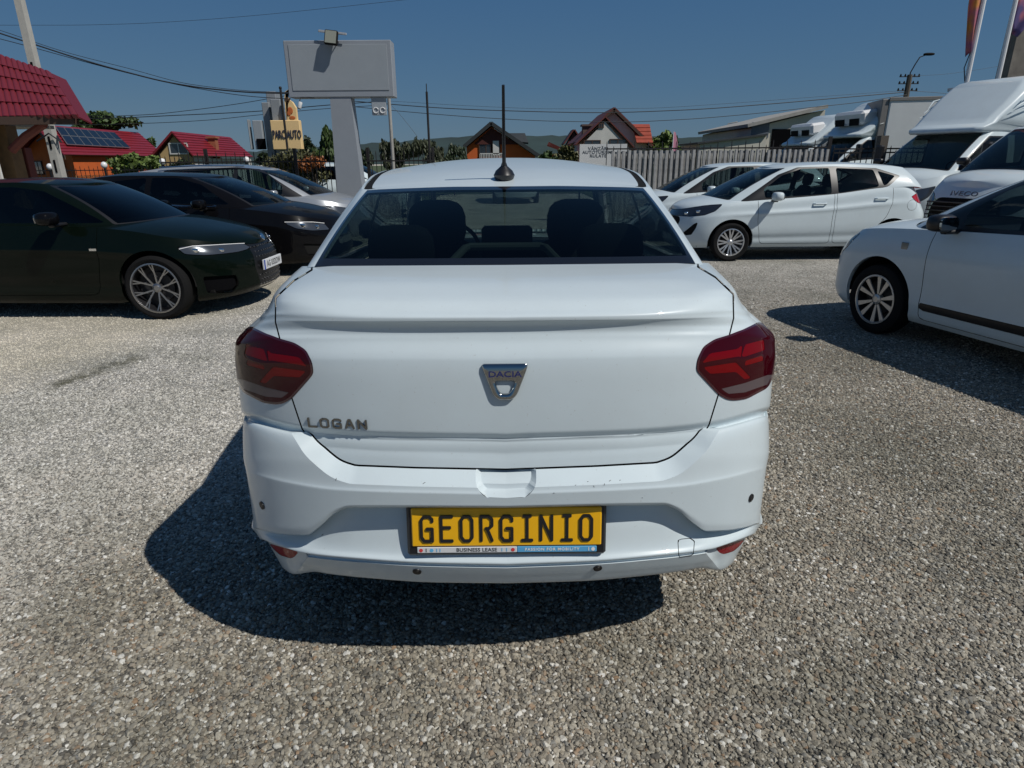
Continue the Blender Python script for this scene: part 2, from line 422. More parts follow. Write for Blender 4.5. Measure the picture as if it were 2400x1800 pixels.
# ================================================================= ground
def pale_mask(nt):
    """0..1: how chalky the gravel is here (limestone fines on the left side of the yard)"""
    geo=nt.nodes.new('ShaderNodeNewGeometry'); sx=nt.nodes.new('ShaderNodeSeparateXYZ'); nt.links.new(geo.outputs['Position'],sx.inputs[0])
    def m(op,a,b,cl=False):
        n=nt.nodes.new('ShaderNodeMath'); n.operation=op; n.use_clamp=cl
        for i,v in enumerate((a,b)):
            if isinstance(v,(int,float)): n.inputs[i].default_value=v
            else: nt.links.new(v,n.inputs[i])
        return n.outputs[0]
    no=nt.nodes.new('ShaderNodeTexNoise'); no.inputs['Scale'].default_value=.75; no.inputs['Detail'].default_value=5; nt.links.new(geo.outputs['Position'],no.inputs['Vector'])
    a=m('MULTIPLY',sx.outputs[0],-.55); b=m('MULTIPLY',sx.outputs[1],.36)
    c=m('ADD',a,b); c=m('SUBTRACT',c,1.15); d=m('MULTIPLY',m('SUBTRACT',no.outputs['Fac'],.5),1.5)
    left=m('ADD',m('MULTIPLY',c,.8),d,True)
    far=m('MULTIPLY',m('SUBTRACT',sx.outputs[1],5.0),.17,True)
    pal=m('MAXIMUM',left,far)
    # a strip of fines packed by traffic and a mossy wheel rut beside it, both running along the parked cars
    A=at(95,930,z=0.); B=at(365,832,z=0.); d=(B-A); L=d.length; d/=L
    u=m('ADD',m('MULTIPLY',m('SUBTRACT',sx.outputs[0],A.x),d.x/L),m('MULTIPLY',m('SUBTRACT',sx.outputs[1],A.y),d.y/L))
    w=m('ADD',m('MULTIPLY',m('SUBTRACT',sx.outputs[0],A.x),-d.y),m('MULTIPLY',m('SUBTRACT',sx.outputs[1],A.y),d.x))
    n3=nt.nodes.new('ShaderNodeTexNoise'); n3.inputs['Scale'].default_value=5.; n3.inputs['Detail'].default_value=8; n3.inputs['Roughness'].default_value=.75; nt.links.new(geo.outputs['Position'],n3.inputs['Vector'])
    nz=m('MULTIPLY',m('SUBTRACT',n3.outputs['Fac'],.41),7.0,True)
    ends=m('MULTIPLY',m('MULTIPLY',u,6,True),m('MULTIPLY',m('SUBTRACT',1.0,u),5,True),True)
    moss=m('MULTIPLY',m('MULTIPLY',m('SUBTRACT',1.0,m('MULTIPLY',m('ABSOLUTE',m('SUBTRACT',w,.10),0),6.5)),ends,True),nz,True)
    w2=m('ADD',w,m('MULTIPLY',m('SUBTRACT',no.outputs['Fac'],.5),1.6))
    fines=m('MULTIPLY',m('MULTIPLY',m('SUBTRACT',w2,.10),1.6,True),m('MULTIPLY',m('SUBTRACT',-.9,sx.outputs[0]),.7,True),True)
    return pal, geo, no, fines, moss
def finish_tint(nt,col,fines,moss,base=(.56,.515,.43)):
    a=nt.nodes.new('ShaderNodeMix'); a.data_type='RGBA'; a.inputs['B'].default_value=(*base,1); nt.links.new(col,a.inputs['A'])
    f=nt.nodes.new('ShaderNodeMath'); f.operation='MULTIPLY'; f.inputs[1].default_value=.88; nt.links.new(fines,f.inputs[0]); nt.links.new(f.outputs[0],a.inputs['Factor'])
    b=nt.nodes.new('ShaderNodeMix'); b.data_type='RGBA'; b.inputs['B'].default_value=(.105,.10,.062,1); nt.links.new(a.outputs['Result'],b.inputs['A'])
    f=nt.nodes.new('ShaderNodeMath'); f.operation='MULTIPLY'; f.inputs[1].default_value=.95; nt.links.new(moss,f.inputs[0]); nt.links.new(f.outputs[0],b.inputs['Factor'])
    geo=nt.nodes.new('ShaderNodeNewGeometry'); n=nt.nodes.new('ShaderNodeTexNoise'); n.inputs['Scale'].default_value=1.15; n.inputs['Detail'].default_value=6; n.inputs['Roughness'].default_value=.6; nt.links.new(geo.outputs['Position'],n.inputs['Vector'])
    r=nt.nodes.new('ShaderNodeValToRGB'); e=r.color_ramp.elements; e[0].position=.34; e[0].color=(.77,.78,.75,1); e[1].position=.66; e[1].color=(1.17,1.16,1.15,1); nt.links.new(n.outputs['Fac'],r.inputs[0])
    q=nt.nodes.new('ShaderNodeMix'); q.data_type='RGBA'; q.blend_type='MULTIPLY'; q.inputs['Factor'].default_value=1; nt.links.new(b.outputs['Result'],q.inputs['A']); nt.links.new(r.outputs[0],q.inputs['B'])
    return q.outputs['Result']
def stone_ramp(nt,fac):
    r=nt.nodes.new('ShaderNodeValToRGB'); e=r.color_ramp.elements; cols=[(0,(.075,.07,.062)),(.12,(.17,.152,.125)),(.3,(.275,.243,.19)),(.40,(.19,.185,.17)),(.52,(.345,.305,.24)),(.64,(.25,.228,.19)),(.68,(.28,.19,.12)),(.72,(.27,.25,.21)),(.86,(.395,.36,.295)),(.95,(.49,.47,.42)),(1,(.68,.66,.62))]
    while len(e)<len(cols): e.new(.5)
    for k,(p,c) in zip(e,cols): k.position=p; k.color=(*c,1)
    nt.links.new(fac,r.inputs[0]); return r.outputs[0]
def pale_ramp(nt,fac):
    r=nt.nodes.new('ShaderNodeValToRGB'); e=r.color_ramp.elements; cols=[(0,(.22,.21,.19)),(.16,(.36,.345,.315)),(.4,(.55,.53,.49)),(.62,(.62,.60,.56)),(.75,(.50,.48,.44)),(1,(.74,.72,.69))]
    while len(e)<len(cols): e.new(.5)
    for k,(p,c) in zip(e,cols): k.position=p; k.color=(*c,1)
    nt.links.new(fac,r.inputs[0]); return r.outputs[0]
def gravel_material():
    m=bpy.data.materials.new('gravel'); m.use_nodes=True; nt=m.node_tree; b=nt.nodes['Principled BSDF']; b.inputs['Roughness'].default_value=.85
    pal,geo,no,fines,moss=pale_mask(nt)
    vo=nt.nodes.new('ShaderNodeTexVoronoi'); vo.inputs['Scale'].default_value=62; nt.links.new(geo.outputs['Position'],vo.inputs['Vector'])
    ve=nt.nodes.new('ShaderNodeTexVoronoi'); ve.feature='DISTANCE_TO_EDGE'; ve.inputs['Scale'].default_value=62; nt.links.new(geo.outputs['Position'],ve.inputs['Vector'])
    sp=nt.nodes.new('ShaderNodeSeparateColor'); nt.links.new(vo.outputs['Color'],sp.inputs[0])
    col=stone_ramp(nt,sp.outputs[0])
    mp=nt.nodes.new('ShaderNodeMix'); mp.data_type='RGBA'; nt.links.new(pale_ramp(nt,sp.outputs[0]),mp.inputs['B']); nt.links.new(col,mp.inputs['A'])
    ml=nt.nodes.new('ShaderNodeMath'); ml.operation='MULTIPLY'; ml.inputs[1].default_value=.80; nt.links.new(pal,ml.inputs[0]); nt.links.new(ml.outputs[0],mp.inputs['Factor'])
    # joints between stones
    r=nt.nodes.new('ShaderNodeMapRange'); r.inputs[1].default_value=.0; r.inputs[2].default_value=.10; r.inputs[3].default_value=.5; nt.links.new(ve.outputs['Distance'],r.inputs[0])
    # mossy, damp streaks
    ns=nt.nodes.new('ShaderNodeTexNoise'); ns.inputs['Scale'].default_value=.55; ns.inputs['Detail'].default_value=7; ns.inputs['Roughness'].default_value=.65; ns.inputs['Distortion'].default_value=.6
    mpv=nt.nodes.new('ShaderNodeMapping'); mpv.inputs['Scale'].default_value=(1,2.6,1); nt.links.new(geo.outputs['Position'],mpv.inputs[0]); nt.links.new(mpv.outputs[0],ns.inputs['Vector'])
    rs=nt.nodes.new('ShaderNodeMapRange'); rs.inputs[1].default_value=.62; rs.inputs[2].default_value=.74; rs.inputs[4].default_value=.6; nt.links.new(ns.outputs['Fac'],rs.inputs[0])
    mx=nt.nodes.new('ShaderNodeMix'); mx.data_type='RGBA'; mx.inputs['B'].default_value=(.10,.095,.055,1); nt.links.new(finish_tint(nt,mp.outputs['Result'],fines,moss),mx.inputs['A']); nt.links.new(rs.outputs[0],mx.inputs['Factor'])
    mm=nt.nodes.new('ShaderNodeMix'); mm.data_type='RGBA'; mm.blend_type='MULTIPLY'; mm.inputs['Factor'].default_value=1; nt.links.new(mx.outputs['Result'],mm.inputs['A']); nt.links.new(r.outputs[0],mm.inputs['B'])
    nt.links.new(mm.outputs['Result'],b.inputs['Base Color'])
    bp=nt.nodes.new('ShaderNodeBump'); bp.inputs['Strength'].default_value=.9; bp.inputs['Distance'].default_value=.008
    r2=nt.nodes.new('ShaderNodeMapRange'); r2.inputs[2].default_value=.35; nt.links.new(ve.outputs['Distance'],r2.inputs[0]); nt.links.new(r2.outputs[0],bp.inputs['Height']); nt.links.new(bp.outputs['Normal'],b.inputs['Normal'])
    return m
def pebble_material():
    m=bpy.data.materials.new('pebble'); m.use_nodes=True; nt=m.node_tree; b=nt.nodes['Principled BSDF']; b.inputs['Roughness'].default_value=.78
    pal,geo,no,fines,moss=pale_mask(nt); oi=nt.nodes.new('ShaderNodeObjectInfo'); col=stone_ramp(nt,oi.outputs['Random'])
    mp=nt.nodes.new('ShaderNodeMix'); mp.data_type='RGBA'; nt.links.new(pale_ramp(nt,oi.outputs['Random']),mp.inputs['B']); nt.links.new(col,mp.inputs['A'])
    ml=nt.nodes.new('ShaderNodeMath'); ml.operation='MULTIPLY'; ml.inputs[1].default_value=.85; nt.links.new(pal,ml.inputs[0]); nt.links.new(ml.outputs[0],mp.inputs['Factor'])
    n2=nt.nodes.new('ShaderNodeTexNoise'); n2.inputs['Scale'].default_value=160; n2.inputs['Detail'].default_value=3; nt.links.new(geo.outputs['Position'],n2.inputs['Vector'])
    r=nt.nodes.new('ShaderNodeMapRange'); r.inputs[3].default_value=.72; r.inputs[4].default_value=1.25; nt.links.new(n2.outputs['Fac'],r.inputs[0])
    mm=nt.nodes.new('ShaderNodeMix'); mm.data_type='RGBA'; mm.blend_type='MULTIPLY'; mm.inputs['Factor'].default_value=1; nt.links.new(finish_tint(nt,mp.outputs['Result'],fines,moss),mm.inputs['A']); nt.links.new(r.outputs[0],mm.inputs['B'])
    nt.links.new(mm.outputs['Result'],b.inputs['Base Color']); return m
M_GRAVEL=gravel_material()
# one sheet to the horizon, finely gridded near the camera so that it undulates a little
def ground():
    xs=np.concatenate([[-1600,-400,-120,-50],np.linspace(-25,25,101),[50,120,400,1600]]); ys=np.concatenate([[-40,-12],np.linspace(-4,26,75),[40,80,200,600,3000]])
    X,Y=np.meshgrid(xs,ys,indexing='ij'); Z=.0*X
    far=(np.abs(X)>24)|(Y>25)|(Y<-4); Z[far]=0
    S=grid(np.stack([X,Y,Z],2)); S.X[:,3:6]*=np.sign(S.X[:,5].mean())
    o=emit(S,'gravel_ground',M_GRAVEL,kind='structure'); return o
ground()
def gravel_stones():
    V=[];F=[];den=[]
    def quad(d0,d1,w0,w1,dn):
        n=len(V); V.extend([(-w0,d0,.001),(w0,d0,.001),(w1,d1,.001),(-w1,d1,.001)]); F.append((n,n+1,n+2,n+3)); den.append(dn)
    quad(.95,1.9,1.9,2.6,13500); quad(1.9,3.0,2.6,3.6,9800); quad(3.0,4.2,3.6,4.8,5000); quad(4.2,5.6,4.8,6.1,2400); quad(5.6,7.4,6.1,7.6,1300); quad(7.4,9.6,7.6,9.4,650); quad(9.6,13,9.4,10,260)
    me=mesh('loose_stones',V,F); a=me.attributes.new('dens','FLOAT','FACE'); a.data.foreach_set('value',den)
    o=link(bpy.data.objects.new('loose_stones',me),kind='stuff'); o['label']='loose grey, brown and white gravel stones covering the yard'
    ng=bpy.data.node_groups.new('scatter_stones','GeometryNodeTree')
    ng.interface.new_socket('Geometry',in_out='INPUT',socket_type='NodeSocketGeometry'); ng.interface.new_socket('Geometry',in_out='OUTPUT',socket_type='NodeSocketGeometry')
    N=ng.nodes.new; L=ng.links.new
    gi=N('NodeGroupInput'); go=N('NodeGroupOutput'); dp=N('GeometryNodeDistributePointsOnFaces'); na=N('GeometryNodeInputNamedAttribute'); na.data_type='FLOAT'; na.inputs['Name'].default_value='dens'
    L(gi.outputs[0],dp.inputs['Mesh']); L(na.outputs['Attribute'],dp.inputs['Density'])
    jo=N('GeometryNodeJoinGeometry')
    mp=pebble_material()
    for k in range(4):
        ic=N('GeometryNodeMeshIcoSphere'); ic.inputs['Radius'].default_value=1; ic.inputs['Subdivisions'].default_value=3 if k<2 else 2
        sp=N('GeometryNodeSetPosition'); no=N('ShaderNodeTexNoise'); no.noise_dimensions='4D'; no.inputs['Scale'].default_value=.8; no.inputs['W'].default_value=k*7.3; no.inputs['Detail'].default_value=1.5
        ve=N('ShaderNodeVectorMath'); ve.operation='SUBTRACT'; ve.inputs[1].default_value=(.5,.5,.5); v2=N('ShaderNodeVectorMath'); v2.operation='SCALE'; v2.inputs['Scale'].default_value=1.5
        L(no.outputs['Color'],ve.inputs[0]); L(ve.outputs[0],v2.inputs[0]); L(ic.outputs['Mesh'],sp.inputs['Geometry']); L(v2.outputs[0],sp.inputs['Offset'])
        sm=N('GeometryNodeSetMaterial'); sm.inputs['Material'].default_value=mp; L(sp.outputs[0],sm.inputs[0])
        gi2=N('GeometryNodeGeometryToInstance'); L(sm.outputs[0],gi2.inputs[0]); L(gi2.outputs[0],jo.inputs[0])
    ip=N('GeometryNodeInstanceOnPoints'); ip.inputs['Pick Instance'].default_value=True
    L(dp.outputs['Points'],ip.inputs['Points']); L(jo.outputs[0],ip.inputs['Instance'])
    rs=N('FunctionNodeRandomValue'); rs.data_type='FLOAT'; rs.inputs[2].default_value=0; rs.inputs[3].default_value=1
    pw=N('ShaderNodeMath'); pw.operation='POWER'; pw.inputs[1].default_value=3.2; L(rs.outputs[1],pw.inputs[0])
    mr=N('ShaderNodeMapRange'); mr.inputs[3].default_value=.0039; mr.inputs[4].default_value=.0100; L(pw.outputs[0],mr.inputs[0])
    rv=N('FunctionNodeRandomValue'); rv.data_type='FLOAT_VECTOR'; rv.inputs[0].default_value=(.75,.75,.45); rv.inputs[1].default_value=(1.35,1.1,.8); rv.inputs['Seed'].default_value=5
    vs=N('ShaderNodeVectorMath'); vs.operation='SCALE'; L(rv.outputs[0],vs.inputs[0]); L(mr.outputs[0],vs.inputs['Scale']); L(vs.outputs[0],ip.inputs['Scale'])
    rr=N('FunctionNodeRandomValue'); rr.data_type='FLOAT_VECTOR'; rr.inputs[0].default_value=(-.5,-.5,0); rr.inputs[1].default_value=(.5,.5,6.28); rr.inputs['Seed'].default_value=9
    L(rr.outputs[0],ip.inputs['Rotation']); L(ip.outputs[0],go.inputs[0])
    md=o.modifiers.new('scatter','NODES'); md.node_group=ng
gravel_stones()
# ================================================================= the white saloon seen from behind
CAR_Y = 1.47
def proj(P):
    """car frame -> photo pixel offsets (from the car's centre line, row)"""
    D=P[:,1]+CAR_Y; h=CAMH-P[:,2]; c,s=math.cos(PITCH),math.sin(PITCH); dep=D*c+h*s
    return P[:,0]/dep*FPX, 900+FPX*(h*c-D*s)/dep
def zfor(x,y,row):
    """height on a feature line known from the photo"""
    D=y+CAR_Y; h=np.full_like(D,.6); hu=x*0
    rp=np.asarray(row,float)
    for _ in range(6):
        hu=x/(D*math.cos(PITCH)+h*math.sin(PITCH))*FPX
        yF=interp(rp,np.clip(hu,rp[0,0],rp[-1,0])) if len(rp)>1 else np.full_like(D,rp[0,1])
        h=D*np.tan(PITCH+np.arctan((yF-900)/FPX))
    return CAMH-h, hu
NT=110
def plan(off,hw,Rr,n):
    t=np.linspace(0,1,NT)**.9*math.pi/2
    return hw*np.sin(t)**(2/n), off+Rr*(1-np.cos(t)**(2/n))
def rowcurve(off,row,sil,Rr=.42,n=2.7,corner=None,fall=0.):
    lo,hi=.4,1.1
    for _ in range(26):
        hw=(lo+hi)/2; x,y=plan(off,hw,Rr,n); z,hu=zfor(x,y,row)
        if hu.max()<sil: lo=hw
        else: hi=hw
    if corner: y=y+corner*(x/hw)**4
    z,hu=zfor(x,y,row); i=hu.argmax(); z[i:]=z[i]-fall*(y[i:]-y[i])
    # flank, running forward to the nose
    zf=z[-1]; xs=np.interp(zf,[.2,.3,.5,.7,.9,1.0,1.1,1.25],[.80,.85,.885,.885,.875,.85,.79,.74])
    zz=zf if zf<.93 else .93+(zf-.93)*.35
    ky=np.array([y[-1],1.0,1.6,2.4,3.3,3.8,4.15,4.33,4.39]); kx=np.array([x[-1],max(x[-1],xs-.02),xs,xs,xs*.985,xs*.94,xs*.80,xs*.5,0])
    zn=min(zz,.80) if zz>.3 else zz
    kz=np.array([zf,zf*.4+zz*.6,zz,zz,(zz+zn)/2 if zz>.9 else zz,zn,zn*.97+.005,zn*.95+.01,zn*.94+.012])
    s=np.linspace(0,1,len(ky)); q=np.linspace(0,1,70)[1:]
    ex=np.stack([interp(np.stack([s,kx],1),q),interp(np.stack([s,ky],1),q),interp(np.stack([s,kz],1),q)],1)
    return np.concatenate([np.stack([x,y,z],1),ex])
def loft(rows,per):
    """rows of curves -> dense grid (monotone cubic between rows)"""
    A=np.stack(rows); d=np.linalg.norm(A[1:,0]-A[:-1,0],axis=1)+np.linalg.norm(A[1:,70]-A[:-1,70],axis=1)*.5+1e-4
    s=np.concatenate([[0],np.cumsum(d)]); q=[s[0]]
    for i in range(len(d)):
        k=max(1,int(math.ceil(d[i]/per))); q+=list(s[i]+(s[i+1]-s[i])*np.arange(1,k+1)/k)
    q=np.array(q)
    h=np.diff(s)[:,None,None]; D=np.diff(A,axis=0)/h; m=np.zeros_like(A); m[0]=D[0]; m[-1]=D[-1]
    for i in range(1,len(A)-1):
        pr=D[i-1]*D[i]; h0=s[i]-s[i-1]; h1=s[i+1]-s[i]
        with np.errstate(divide='ignore',invalid='ignore'):
            hm=3*(h0+h1)/((2*h1+h0)/D[i-1]+(h1+2*h0)/D[i])
        m[i]=np.where(pr<=0,0,hm)
    i=np.clip(np.searchsorted(s,q,side='right')-1,0,len(A)-2); t=((q-s[i])/(s[i+1]-s[i]))[:,None,None]; hh=(s[i+1]-s[i])[:,None,None]
    return (2*t**3-3*t**2+1)*A[i]+(t**3-2*t**2+t)*hh*m[i]+(-2*t**3+3*t**2)*A[i+1]+(t**3-t**2)*hh*m[i+1]
def renorm(S):
    S=weld(S,2e-5)
    a,b,c=(S.P[S.F[:,i]] for i in range(3)); fn=np.cross(b-a,c-a)
    N=np.zeros((len(S.X),3))
    for i in range(3): np.add.at(N,S.F[:,i],fn)
    old=S.X[:,3:6]; fl=(N*old).sum(1)<0; N[fl]*=-1
    S.X[:,3:6]=N/(np.linalg.norm(N,axis=1,keepdims=True)+1e-12); return S

def build_saloon():
    car=empty('saloon_car',(-0.018,CAR_Y,0),R(.15),'white four-door saloon seen square from behind, filling the middle of the photo','car')
    E=[(0,1192),(368,1188),(400,1200),(438,1232),(470,1251),(520,1249),(593,1233)]
    dn=lambda r,k:[(a,b+k) for a,b in r]
    # ---- lower valance: bottom edge -> crest -> recess under the overhang
    low=[None,
         rowcurve(.045,[(0,1366),(180,1362),(310,1352),(410,1341),(450,1335),(496,1341),(520,1330)],520,.38),
         rowcurve(.022,[(0,1352),(200,1347),(350,1336),(465,1322),(560,1296)],548,.40),
         rowcurve(.005,[(0,1331),(200,1325),(350,1314),(465,1301),(500,1294),(575,1265)],575,.42),
        rowcurve(.011,[(0,1329),(200,1323),(350,1312),(465,1299),(500,1292),(575,1263)],575,.42),
        rowcurve(.011,[(0,1326),(200,1320),(350,1309),(465,1296),(500,1289),(575,1260)],576,.42),
         rowcurve(.000,[(0,1322),(200,1316),(350,1305),(465,1293),(500,1286),(579,1256)],581,.42),
         rowcurve(.012,[(0,1306),(200,1301),(350,1292),(440,1284),(500,1273),(585,1247)],586,.42),
         rowcurve(.040,[(0,1222),(368,1219),(400,1228),(438,1248),(470,1258),(520,1255),(590,1237)],588,.42,corner=-.02),
         rowcurve(.052,E,589,.42,corner=-.03)]
    low[0]=low[1].copy(); low[0][:,0]*=.94; low[0][:,1]+=np.interp(low[0][:,1],[0,.3,.6,1],[.12,.08,.02,0]); low[0][:,2]+=.012
    led=[low[-1],rowcurve(.026,dn(E,-1),591,.42,corner=-.012),rowcurve(-.002,dn(E,-3),593,.42)]
    G=[(0,1023),(300,1015),(477,1000),(617,966)]
    up=[led[-1],
        rowcurve(-.006,[(0,1185),(368,1181),(400,1190),(438,1216),(470,1232),(520,1232),(594,1218)],593.5,.42),
        rowcurve(-.006,[(0,1160),(400,1145),(506,1129),(606,1104)],609,.42),
        rowcurve(-.002,[(0,1152),(400,1137),(506,1121),(607,1096)],610.5,.42),
        rowcurve(.012,[(0,1095),(617,1062)],616,.42),
        rowcurve(.030,dn(G,24),615,.42),
        rowcurve(.040,dn(G,14),612.5,.42),
        rowcurve(.0605,dn(G,10),606,.42),
        rowcurve(.0625,dn(G,6),606,.42),
        rowcurve(.0565,dn(G,-3),615,.42),
        rowcurve(.054,dn(G,-8),619,.42),
        rowcurve(.060,[(0,905),(620,900)],625,.42),
        rowcurve(.069,[(0,844),(450,840),(630,856)],629.5,.42),
        rowcurve(.073,[(0,834),(450,830),(630,845)],630.5,.42),
        rowcurve(.094,[(0,794),(540,792),(631,806)],630,.42),
        rowcurve(.099,[(0,777),(536,778),(615,783)],614,.42),
        rowcurve(.0975,[(0,767),(536,768),(596,766)],597,.42),
        rowcurve(.090,[(0,757),(300,756),(500,752),(536,751),(585,754)],583,.42),
        rowcurve(.084,[(0,751),(300,750),(500,745),(536,743),(570,745)],573,.42),
        rowcurve(.084,[(0,745),(300,744),(500,738),(536,736),(570,739)],570,.42),
        rowcurve(.112,[(0,727),(300,726),(500,720),(560,727)],559,.42,3.2),
        rowcurve(.138,[(0,711),(400,709),(520,703),(549,710)],550,.42,3.6),
        rowcurve(.152,[(0,704),(400,702),(520,697),(545,702)],546,.42,3.8),
        rowcurve(.195,[(0,688),(400,686),(520,680),(538,684)],539,.42,4,fall=.15),
        rowcurve(.30,[(0,659),(480,655),(515,656)],515,.42,4,fall=.28),
        rowcurve(.43,[(0,636),(460,633),(494,634)],492,.42,4.2,fall=.38),
        rowcurve(.53,[(0,621),(450,620),(478,620)],476,.40,4.2,fall=.45)]
    LID=[(-60,1119),(217,1111),(360,1104),(395,1093),(423,1070),(450,1045),(464,1021),(477,1000),(500,928),
         (545,862),(540,820),(527,789),(537,750),(536,694),(495,655),(452,629),(452,600),(-60,600)]
    LID=np.array([(a,b) for a,b in LID],float)
    lidp=np.concatenate([LID[:3],smooth_open(LID[2:8]),LID[8:]])
    TAIL=fillet([(596,760),(560,778),(530,789),(492,800),(466,817),(452,846),(449,872),(500,928),(518,939),(535,942),(565,938),(613,913),(625,889),(800,860),(800,700),(640,760),(619,778)],9)
    gl=grid(loft(low,.010)); gd=grid(loft(led,.006)); gu=grid(loft(up,.0065))
    for g in (gl,gd,gu):
        rr_=(g.X[:,1]<.16)&(g.X[:,0]<.5)
        w=(g.X[rr_,4]-.6*g.X[rr_,5]*(g is gd)*0).mean()>0 if g is not gd else g.X[rr_,5].mean()>0
        if w: g.X[:,3:6]*=-1
    def PX(X): return np.stack(proj(X[:,:3]),1)
    rear=lambda X: X[:,1]-.62
    # ---- shelf under the lid and tow-eye notch
    d=np.maximum(sdf(lidp,PX(gu.X)),(gu.X[:,1]-.62)*800)
    lid,rest=clip(gu,d+1.7)
    d=np.maximum(sdf(lidp,PX(rest.X)),(rest.X[:,1]-.62)*800)
    gap,rest=clip(rest,d-1.7-.9*np.clip((712-PX(rest.X)[:,1])/10,0,1))
    d=sdf(lidp,PX(rest.X)); far=(rest.X[:,1]>.62)
    d=np.where(far,99,d); W=27.
    shelf,outer=clip(rest,d-W)
    gx,gy=zip(*G)
    def inset(X):
        q=PX(X); dd=np.clip(sdf(lidp,q),0,W)/W; dd=np.where(X[:,1]>.62,1,dd)
        dy=q[:,1]-np.interp(np.abs(q[:,0]),gx,gy)-6
        amp=np.interp(dy,[0,3,8,18,50],[0,0,.0225,.0325,.043]); return amp*(1-dd)
    for s in (lid,gap,shelf):
        s.X[:,1]+=inset(s.X)
    lid=renorm(lid); shelf=renorm(shelf); outer=renorm(outer)
    # notch
    NT_=fillet([(-90,1090),(71,1090),(71,1140),(52,1167),(-90,1167)],16,6)
    def notch(S):
        a,b=clip(S,sdf(NT_,PX(S.X))); c,e=clip(a,sdf(NT_,PX(a.X))+11)
        for s in (c,e): s.X[:,1]+=.024*np.clip(-sdf(NT_,PX(s.X))/11,0,1)
        return [renorm(c),renorm(e),b]
    sh=notch(shelf); ou=notch(outer)
    bump=join(*sh,*ou)
    # ---- tail light cut-outs, on lid and quarter
    def tail_g(X,grow=0): return np.maximum(sdf(TAIL,PX(X))-grow,(X[:,1]-.47)*900)
    tl1,lid=clip(lid,tail_g(lid.X,1)); tl2,bump=clip(bump,tail_g(bump.X,1)); tl3,gap=clip(gap,tail_g(gap.X,1))
    # ---- bumper / quarter panel seam: along the crease outside the lid, up to the wheel arch
    def seam_g(X):
        q=PX(X); g=np.interp(q[:,0],gx,gy)+5-q[:,1]
        zs=.80; return np.where(X[:,1]<.45,g,(zs-X[:,2])*-1*600)
    def arch(S,yc,r=.365):
        g=np.where((S.X[:,0]>.55),r-np.hypot(S.X[:,1]-yc,S.X[:,2]-.33),-1)
        return clip(S,g)[0]
    bumper,quarter=clip(bump,np.maximum(seam_g(bump.X),(bump.X[:,1]-.75)*700))
    # pocket under the crest that holds the reflector
    POCK=np.array([(461,1294),(485,1290),(500,1285),(551,1267),(640,1236),(660,1300),(560,1330),(515,1350),(496,1338)],float)
    def pg(X): return np.maximum(sdf(POCK,PX(X)),(X[:,1]-.6)*900)
    pk,gl=clip(gl,pg(gl.X)); q_=PX(pk.X); yc=np.interp(q_[:,0],[461,485,500,551,600],[1294,1290,1285,1267,1251]); yb=np.interp(q_[:,0],[461,496,540,600],[1296,1338,1330,1290])
    am=np.clip(1-(q_[:,1]-yc)/np.maximum(yb-yc,4),0,1); pk.X[:,1]+=.020*am*np.clip((q_[:,0]-463)/14,0,1); pk.X[:,0]-=.006*am*np.clip((q_[:,0]-463)/14,0,1); pk=renorm(pk); gl=join(gl,pk)
    bumper=join(bumper,clip(gl,(gl.X[:,1]-.75))[0],clip(gd,(gd.X[:,1]-.75))[0])
    rest_l=join(clip(gl,(gl.X[:,1]-.75))[1],clip(gd,(gd.X[:,1]-.75))[1])
    body=join(quarter,rest_l)
    for yc in (.93,3.58): body=arch(body,yc); bumper=arch(bumper,yc)
    # reflectors in the lower corner pockets
    REF=fillet([(487,1289),(559,1268),(546,1284),(531,1297),(508,1304),(499,1301)],3)
    ref,bumper=clip(bumper,np.maximum(sdf(REF,PX(bumper.X)),(bumper.X[:,1]-.6)*900))
    # tow cover: square outline on the right
    lidw=rim(lid,.012,lambda X:X[:,0]>.003); body=rim(body,.02,lambda X:np.hypot(np.minimum(abs(X[:,1]-.93),abs(X[:,1]-3.58)),X[:,2]-.33)<.40)
    both=lambda s: join(s,mirror(s))
    TOW=fillet([(401,1268),(441,1264),(437,1305),(403,1310)],5)
    bR=bumper; tw,tg,bR=split(bR,TOW,(0,1),.0) if False else (None,None,bR)
    g=np.maximum(sdf(TOW,PX(bR.X)),(bR.X[:,1]-.075)*900); tw,b2=clip(bR,g+.9); g=np.maximum(sdf(TOW,PX(b2.X)),(b2.X[:,1]-.075)*900); tg,b2=clip(b2,g-.7)
    emit(join(b2,mirror(bumper)),'rear_bumper',M_WHITE,car); emit(tw,'towing_eye_cover',M_WHITE,car); emit(push(tg,-.002),'cover_gap',M_GAP,car)
    emit(both(lidw),'trunk_lid',M_WHITE,car); emit(both(body),'body',M_WHITE,car)
    emit(both(push(gap,-.004)),'lid_gap',M_GAP,car)
    red=mat('red_lens',(.155,.001,.003),.4,coat=.55,spec=0.); dk=mat('dark_red_lens',(.038,.001,.004),.4,coat=.6,spec=0.); tr=mat('reflector_red',(.26,.003,.012),.4,coat=.5,spec=.1,bump=.3,bscale=500)
    tl0=join(tl1,tl2,tl3)
    # tail-light pattern, drawn on the right lamp (pixel offsets)
    bars={'upper_bar':[(463,852),(480,832),(545,822),(556,811),(552,842),(547,840),(478,851),(455,857)],
          'outer_bar':[(562,812),(605,801),(607,826),(560,841),(553,840)],
          'lower_bar':[(463,864),(540,853),(556,870),(575,890),(560,894),(540,876),(480,880)],
          'side_bar':[(562,850),(602,838),(604,850),(560,862)]}
